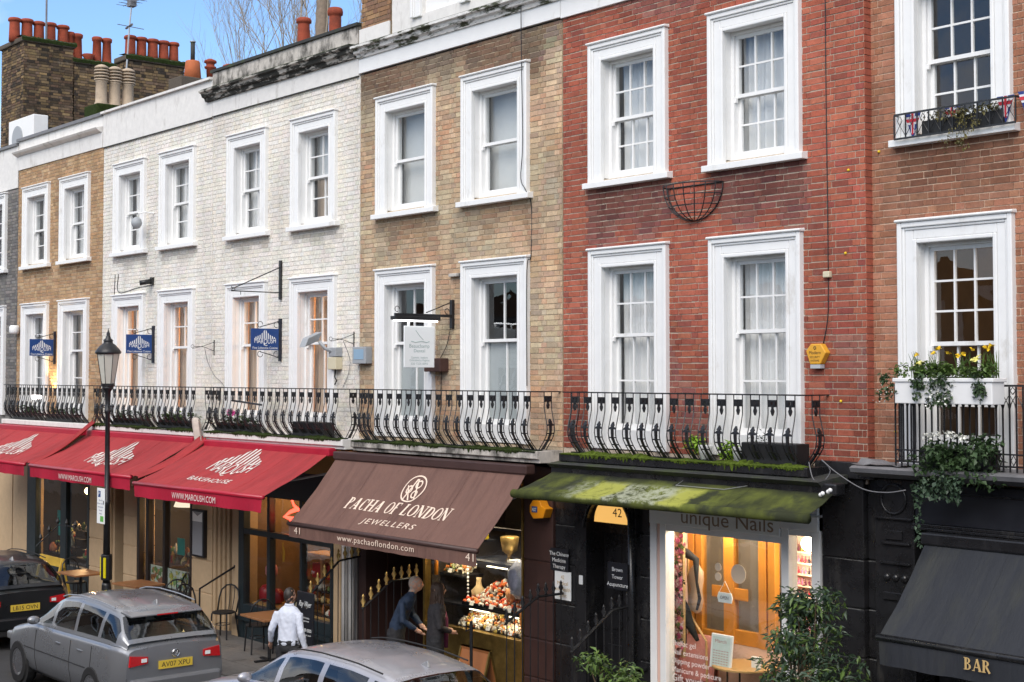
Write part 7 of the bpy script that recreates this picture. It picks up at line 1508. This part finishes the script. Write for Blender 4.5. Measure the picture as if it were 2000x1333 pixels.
# ------------------------------------------------------------------ cars
def lerp_tab(tab, s):
    for (a, b), (c, d) in zip(tab, tab[1:]):
        if a <= s <= c: return b + (d-b)*((s-a)/(c-a) if c > a else 0)
    return tab[-1][1] if s > tab[-1][0] else tab[0][1]
def sm_tab(tab, s): return sum(lerp_tab(tab, min(1, max(0, s+k*.006)))*w for k, w in ((-2,.1),(-1,.22),(0,.36),(1,.22),(2,.1)))
def car(label, x_front, L, yc, z0, paintm, w=.90, deck=None, roof=None, ws=(.27,.42), rw=(.88,.985), pillars=(.43,.62,.82), rwid=.60, plate=None, mirror=True, spoiler=False, fin=True, seed=0, badge=False):
    t = thing('parked_car', label, 'car', (x_front+L/2, yc, z0), 'cars parked along the kerb'); X = lambda s: x_front+s*L
    def Wd(s): return w*(.74+.26*sstep(-.02,.10,s))*(.84+.16*sstep(1.01,.93,s))
    N = 60; m = MB(); ring = []
    for i in range(N+1):
        s = i/N; d = sm_tab(deck, s); W = Wd(s); zb = .20+.12*(1-sstep(0,.06,s))+.14*sstep(.94,1,s); x = X(s)
        half = [(0,zb),(W*.86,zb),(W*.97,zb+.10),(W*1.0,.50),(W*.995,.66),(W*.965,d-.10),(W*.93,d-.035),(W*.84,d-.004),(W*.45,d+.02),(0,d+.028)]
        ring.append([(x, yc+y, z0+z) for y, z in half] + [(x, yc-y, z0+z) for y, z in half[-2:0:-1]])
    n = len(ring[0])
    for r in ring: m.v += r
    for i in range(N):
        for j in range(n): m.f.append((i*n+j, (i+1)*n+j, (i+1)*n+(j+1) % n, i*n+(j+1) % n)); m.m.append(0)
    m.f.append(tuple(range(n))); m.m.append(0); m.f.append(tuple(N*n+j for j in range(n))[::-1]); m.m.append(0)
    body = m.build('body', paintm, t, fix=True); smooth_angle(body, 50)
    # greenhouse
    s0, s1 = ws[0], rw[1]; K = 64; g_ = MB(); rows = []
    for i in range(K+1):
        s = s0+(s1-s0)*i/K; d = sm_tab(deck, s)-.01; z = max(sm_tab(roof, s), d+.005); h = z-d; W = Wd(s); B = W*.915; R_ = rwid*(.93+.07*math.sin(math.pi*min(1,max(0,(s-ws[1]+.1)/(rw[0]-ws[1]+.2))))); k = min(1, h/.40); R_ = R_*k+B*.90*(1-k); x = X(s)
        half = [(B,d-.01),(B*.985+(R_-B)*.04,d+.04*k),(B+(R_+.055-B)*.55,d+h*.55),(R_+.055,z-.075*k),(R_+.02,z-.028*k),(R_-.05,z-.002),(R_*.5,z+.022*k),(0,z+.030*k)]
        rows.append([(x, yc+y, z0+zz) for y, zz in half] + [(x, yc-y, z0+zz) for y, zz in half[-2::-1]])
    n = len(rows[0])
    for r in rows: g_.v += r
    for i in range(K):
        s = s0+(s1-s0)*(i+.5)/K
        for j in range(n-1):
            side = j in (1,2,n-4,n-3) ; top = 4 <= j <= n-6
            gl = 0
            if side and ws[0]+.05 < s < rw[1]-.05 and not any(abs(s-p) < .011 for p in pillars) and h > 0: gl = 1
            if top and s < ws[1]-.004: gl = 1
            if top and rw[0]+.006 < s < rw[1]-.012: gl = 1
            g_.f.append((i*n+j, (i+1)*n+j, (i+1)*n+j+1, i*n+j+1)); g_.m.append(gl)
    go = g_.build('cabin', [paintm, M['car_window']], t, fix=True); smooth_angle(go, 40)
    for s in (.50, .74):                                 # seats seen through the glass
        for sd in (-1, 1):
            MB().box(X(s)-.06, X(s)+.06, yc+sd*.34-.22, yc+sd*.34+.22, z0+.9, z0+1.16).box(X(s)-.04, X(s)+.05, yc+sd*.34-.12, yc+sd*.34+.12, z0+1.17, z0+1.32).build('seat', M['planter_black'], t, bevel=.03)
    MB().box(X(ws[0]+.05), X(ws[0]+.12), yc-.62, yc+.62, z0+.96, z0+1.03).build('dashboard', M['planter_black'], t, bevel=.02); MB().tube([(X(ws[0]+.15), yc+.34+.17*math.cos(a), z0+1.05+.17*math.sin(a)) for a in [i*.4 for i in range(17)]], .014, 5).build('steering_wheel', M['tyre'], t)
    for i, s in enumerate((.17, .80)):
        for sd in (-1, 1):
            wl = MB(); cx, cy, r = X(s), yc+sd*(w-.10), .325; 
            def disc(prof, mb):
                k = 22; b = len(mb.v)
                for (rr, yy) in prof:
                    for j in range(k): a = 6.2832*j/k; mb.v.append((cx+rr*math.cos(a), cy+sd*yy, z0+r-.004+rr*math.sin(a)))
                for q in range(len(prof)-1):
                    for j in range(k): mb.f.append((b+q*k+j, b+q*k+(j+1) % k, b+(q+1)*k+(j+1) % k, b+(q+1)*k+j)); mb.m.append(0)
                mb.f.append(tuple(b+(len(prof)-1)*k+j for j in range(k))); mb.m.append(0)
            disc([(.20,-.10),(.31,-.10),(.325,-.08),(.325,.09),(.31,.112),(.215,.116),(.20,.09)], wl); wo_ = wl.build('wheel', M['tyre'], t, fix=True); rm = MB(); disc([(.20,.06),(.205,.112),(.17,.10),(.06,.115),(.03,.12)], rm); rm.build('rim', M['chrome'], wo_, fix=True)
            ar_ = MB(); k = 18; disc([(.38,-.02),(.385,.085),(.33,.088)], ar_); ar_.build('wheel_arch', M['tyre'], t, fix=True)
    if mirror:
        for sd in (-1, 1): q = MB(); q.ball((0,0,0), 1, 8); q.v = [(X(ws[0]+.075)+v[0]*.055, yc+sd*(w*.98+.06)+v[1]*.10, z0+deck_at(deck, ws[0]+.08)+.06+v[2]*.065) for v in q.v]; q.build('door_mirror', paintm, t, True)
    for sd in (-1, 1):
        MB().tube([(X(s), yc+sd*Wd(s)*1.002, z0+.60) for s in (.22,.4,.6,.75)], .008, 4).build('side_moulding', M['tyre'], t)
        for s in (.50,.68): MB().box(X(s),X(s)+.16,yc+sd*(Wd(s)*.985)-.012,yc+sd*(Wd(s)*.985)+.012,z0+.80,z0+.825).build('door_handle', paintm, t, bevel=.006)
        MB().box(X(.004),X(.075),yc+sd*(Wd(.04)*.86)-.14,yc+sd*(Wd(.04)*.86)+.10,z0+.58,z0+.70).build('headlight', M['galv'], t, bevel=.03)
    if fin: q = MB(); s = rw[0]-.04; z = sm_tab(roof, s)+.03; q.add([(X(s)-.10,yc-.02,z0+z),(X(s)-.10,yc+.02,z0+z),(X(s)+.06,yc+.022,z0+z-.01),(X(s)+.06,yc-.022,z0+z-.01),(X(s)+.03,yc-.006,z0+z+.065),(X(s)+.03,yc+.006,z0+z+.065)], [(0,1,5,4),(1,2,5),(2,3,4,5),(3,0,4),(0,3,2,1)]); q.build('aerial_fin', M['galv'], t, bevel=.006)
    xr = X(1.0)
    for sd in (-1, 1):                                   # shut lines of the doors
        for s in (ws[0]+.06, pillars[1], pillars[2]-.02):
            W = Wd(s); d = sm_tab(deck, s); MB().tube([(X(s)+.0, yc+sd*(W*.966+.001), z0+d-.10), (X(s), yc+sd*(W*.996+.001), z0+.66), (X(s)+.01, yc+sd*(W*1.001), z0+.50), (X(s)+.03, yc+sd*(W*.972+.001), z0+.30)], .005, 4).build('shut_line', M['tyre'], t)
        MB().tube([(X(s), yc+sd*Wd(s)*.60, z0+sm_tab(deck, s)+.012) for s in (.06,.12,.18,.24)], .004, 4).build('shut_line', M['tyre'], t)
    for sd in (-1, 1):
        q = MB(); zt = deck_at(deck, .985); ya, yb_ = Wd(.98)*.55, Wd(.98)*1.0
        q.add([(X(.95),yc+sd*yb_*1.01,z0+zt-.26),(X(.95),yc+sd*yb_*.99,z0+zt-.08),(xr+.012,yc+sd*yb_*.86,z0+zt-.10),(xr+.012,yc+sd*yb_*.88,z0+zt-.25),(xr+.02,yc+sd*ya,z0+zt-.13),(xr+.02,yc+sd*ya,z0+zt-.22)], [(0,1,2,3),(3,2,4,5)]); o = q.build('tail_light', M['red_lamp'], t); sl_ = o.modifiers.new('s', 'SOLIDIFY'); sl_.thickness = .03; sl_.offset = 0; MB().box(xr+.028,xr+.04,yc+sd*(ya+.02)-.05*0,yc+sd*(ya+.10),z0+zt-.20,z0+zt-.15).build('reverse_lens', M['pure_white'], o)
    MB().box(xr-.02,xr+.07,yc-w*.80,yc+w*.80,z0+.34,z0+.56).build('rear_bumper', paintm, t, bevel=.04); MB().box(xr+.0,xr+.045,yc-w*.7,yc+w*.7,z0+.24,z0+.34).build('bumper_skirt', M['tyre'], t, bevel=.02)
    if plate:
        pz = z0+.66; q = MB().box(xr+.008,xr+.022,yc-.26,yc+.26,pz,pz+.115); q.build('number_plate', M['plate_y'], t); word(t, plate, lambda u, v: (xr+.0235, yc-.22+u, pz+.025+v), .068, .44, 'ink')
    if badge:
        q = MB(); k = 20; q.tube([(xr+.02, yc+.05*math.cos(6.2832*i/k), z0+.86+.05*math.sin(6.2832*i/k)) for i in range(k+1)], .008, 5); q.tube([(xr+.02,yc-.03,z0+.89),(xr+.02,yc,z0+.83),(xr+.02,yc+.03,z0+.89)], .007, 4); q.build('badge', M['chrome'], t)
    if spoiler:
        s = rw[0]; z = sm_tab(roof, s); MB().prism([(-.0,0)], 0, 0) if False else None
        q = MB(); q.add([(X(s)-.06,yc-rwid*.98,z0+z+.015),(X(s)-.06,yc+rwid*.98,z0+z+.015),(X(s)+.20,yc+rwid*.90,z0+z-.03),(X(s)+.20,yc-rwid*.90,z0+z-.03),(X(s)-.06,yc-rwid*.98,z0+z-.03),(X(s)-.06,yc+rwid*.98,z0+z-.03),(X(s)+.20,yc+rwid*.90,z0+z-.055),(X(s)+.20,yc-rwid*.90,z0+z-.055)], [(0,1,2,3),(7,6,5,4),(0,4,5,1),(1,5,6,2),(2,6,7,3),(3,7,4,0)]); q.build('spoiler', paintm, t, bevel=.01); MB().box(X(s)+.195,X(s)+.207,yc-.16,yc+.16,z0+z-.052,z0+z-.034).build('brake_light', M['red_lamp'], t)
        MB().tube([(X(.955)+.03,yc-.02,z0+1.02),(X(.955)-.03,yc+.35,z0+1.10)], .012, 4).build('rear_wiper', M['tyre'], t)
    for sd in (-1, 1):
        q = MB(); q.tube([(X(s), yc+sd*(rwid+.01), z0+sm_tab(roof, s)+.018) for s in [ws[1]+.02+(rw[0]-ws[1]-.06)*k/8 for k in range(9)]], .010, 5); q.build('roof_rail', M['tyre'] if not spoiler else M['galv'], t)
    return t
def deck_at(deck, s): return sm_tab(deck, s)
D1 = [(0,.52),(.015,.66),(.05,.76),(.22,.92),(.29,.97),(.5,.98),(.85,1.0),(.96,1.0),(1.0,.94)]
R1 = [(.22,.92),(.27,.96),(.41,1.36),(.48,1.425),(.58,1.455),(.74,1.45),(.86,1.40),(.905,1.36),(.985,1.02),(1,.95)]
car('silver-grey car in the foreground with its roof towards us', -17.72, 4.75, -3.05, -.035, M['car_grey'], .91, D1, R1, (.26,.42), (.90,.985), (.44,.63,.83), .60, 'LD19 KZV', seed=1)
D2 = [(0,.55),(.015,.70),(.05,.80),(.22,.95),(.29,.99),(.5,1.0),(.85,1.03),(.96,1.03),(1.0,.96)]
R2 = [(.22,.95),(.27,.99),(.40,1.38),(.47,1.46),(.58,1.50),(.74,1.49),(.86,1.45),(.90,1.42),(.985,1.05),(1,.97)]
car('dark grey hatchback with red tail lights and a yellow plate', -23.25, 4.25, -3.48, -.035, M['car_dark'], .88, D2, R2, (.26,.41), (.895,.985), (.43,.62,.81), .61, 'AV07 XPU', spoiler=True, seed=2, badge=True)
car('black car at the far left beyond the dark hatchback', -29.6, 4.4, -3.2, -.035, M['car_black'], .91, D2, R2, (.26,.41), (.895,.985), (.43,.62,.81), .61, 'LB15 OVN', seed=3)
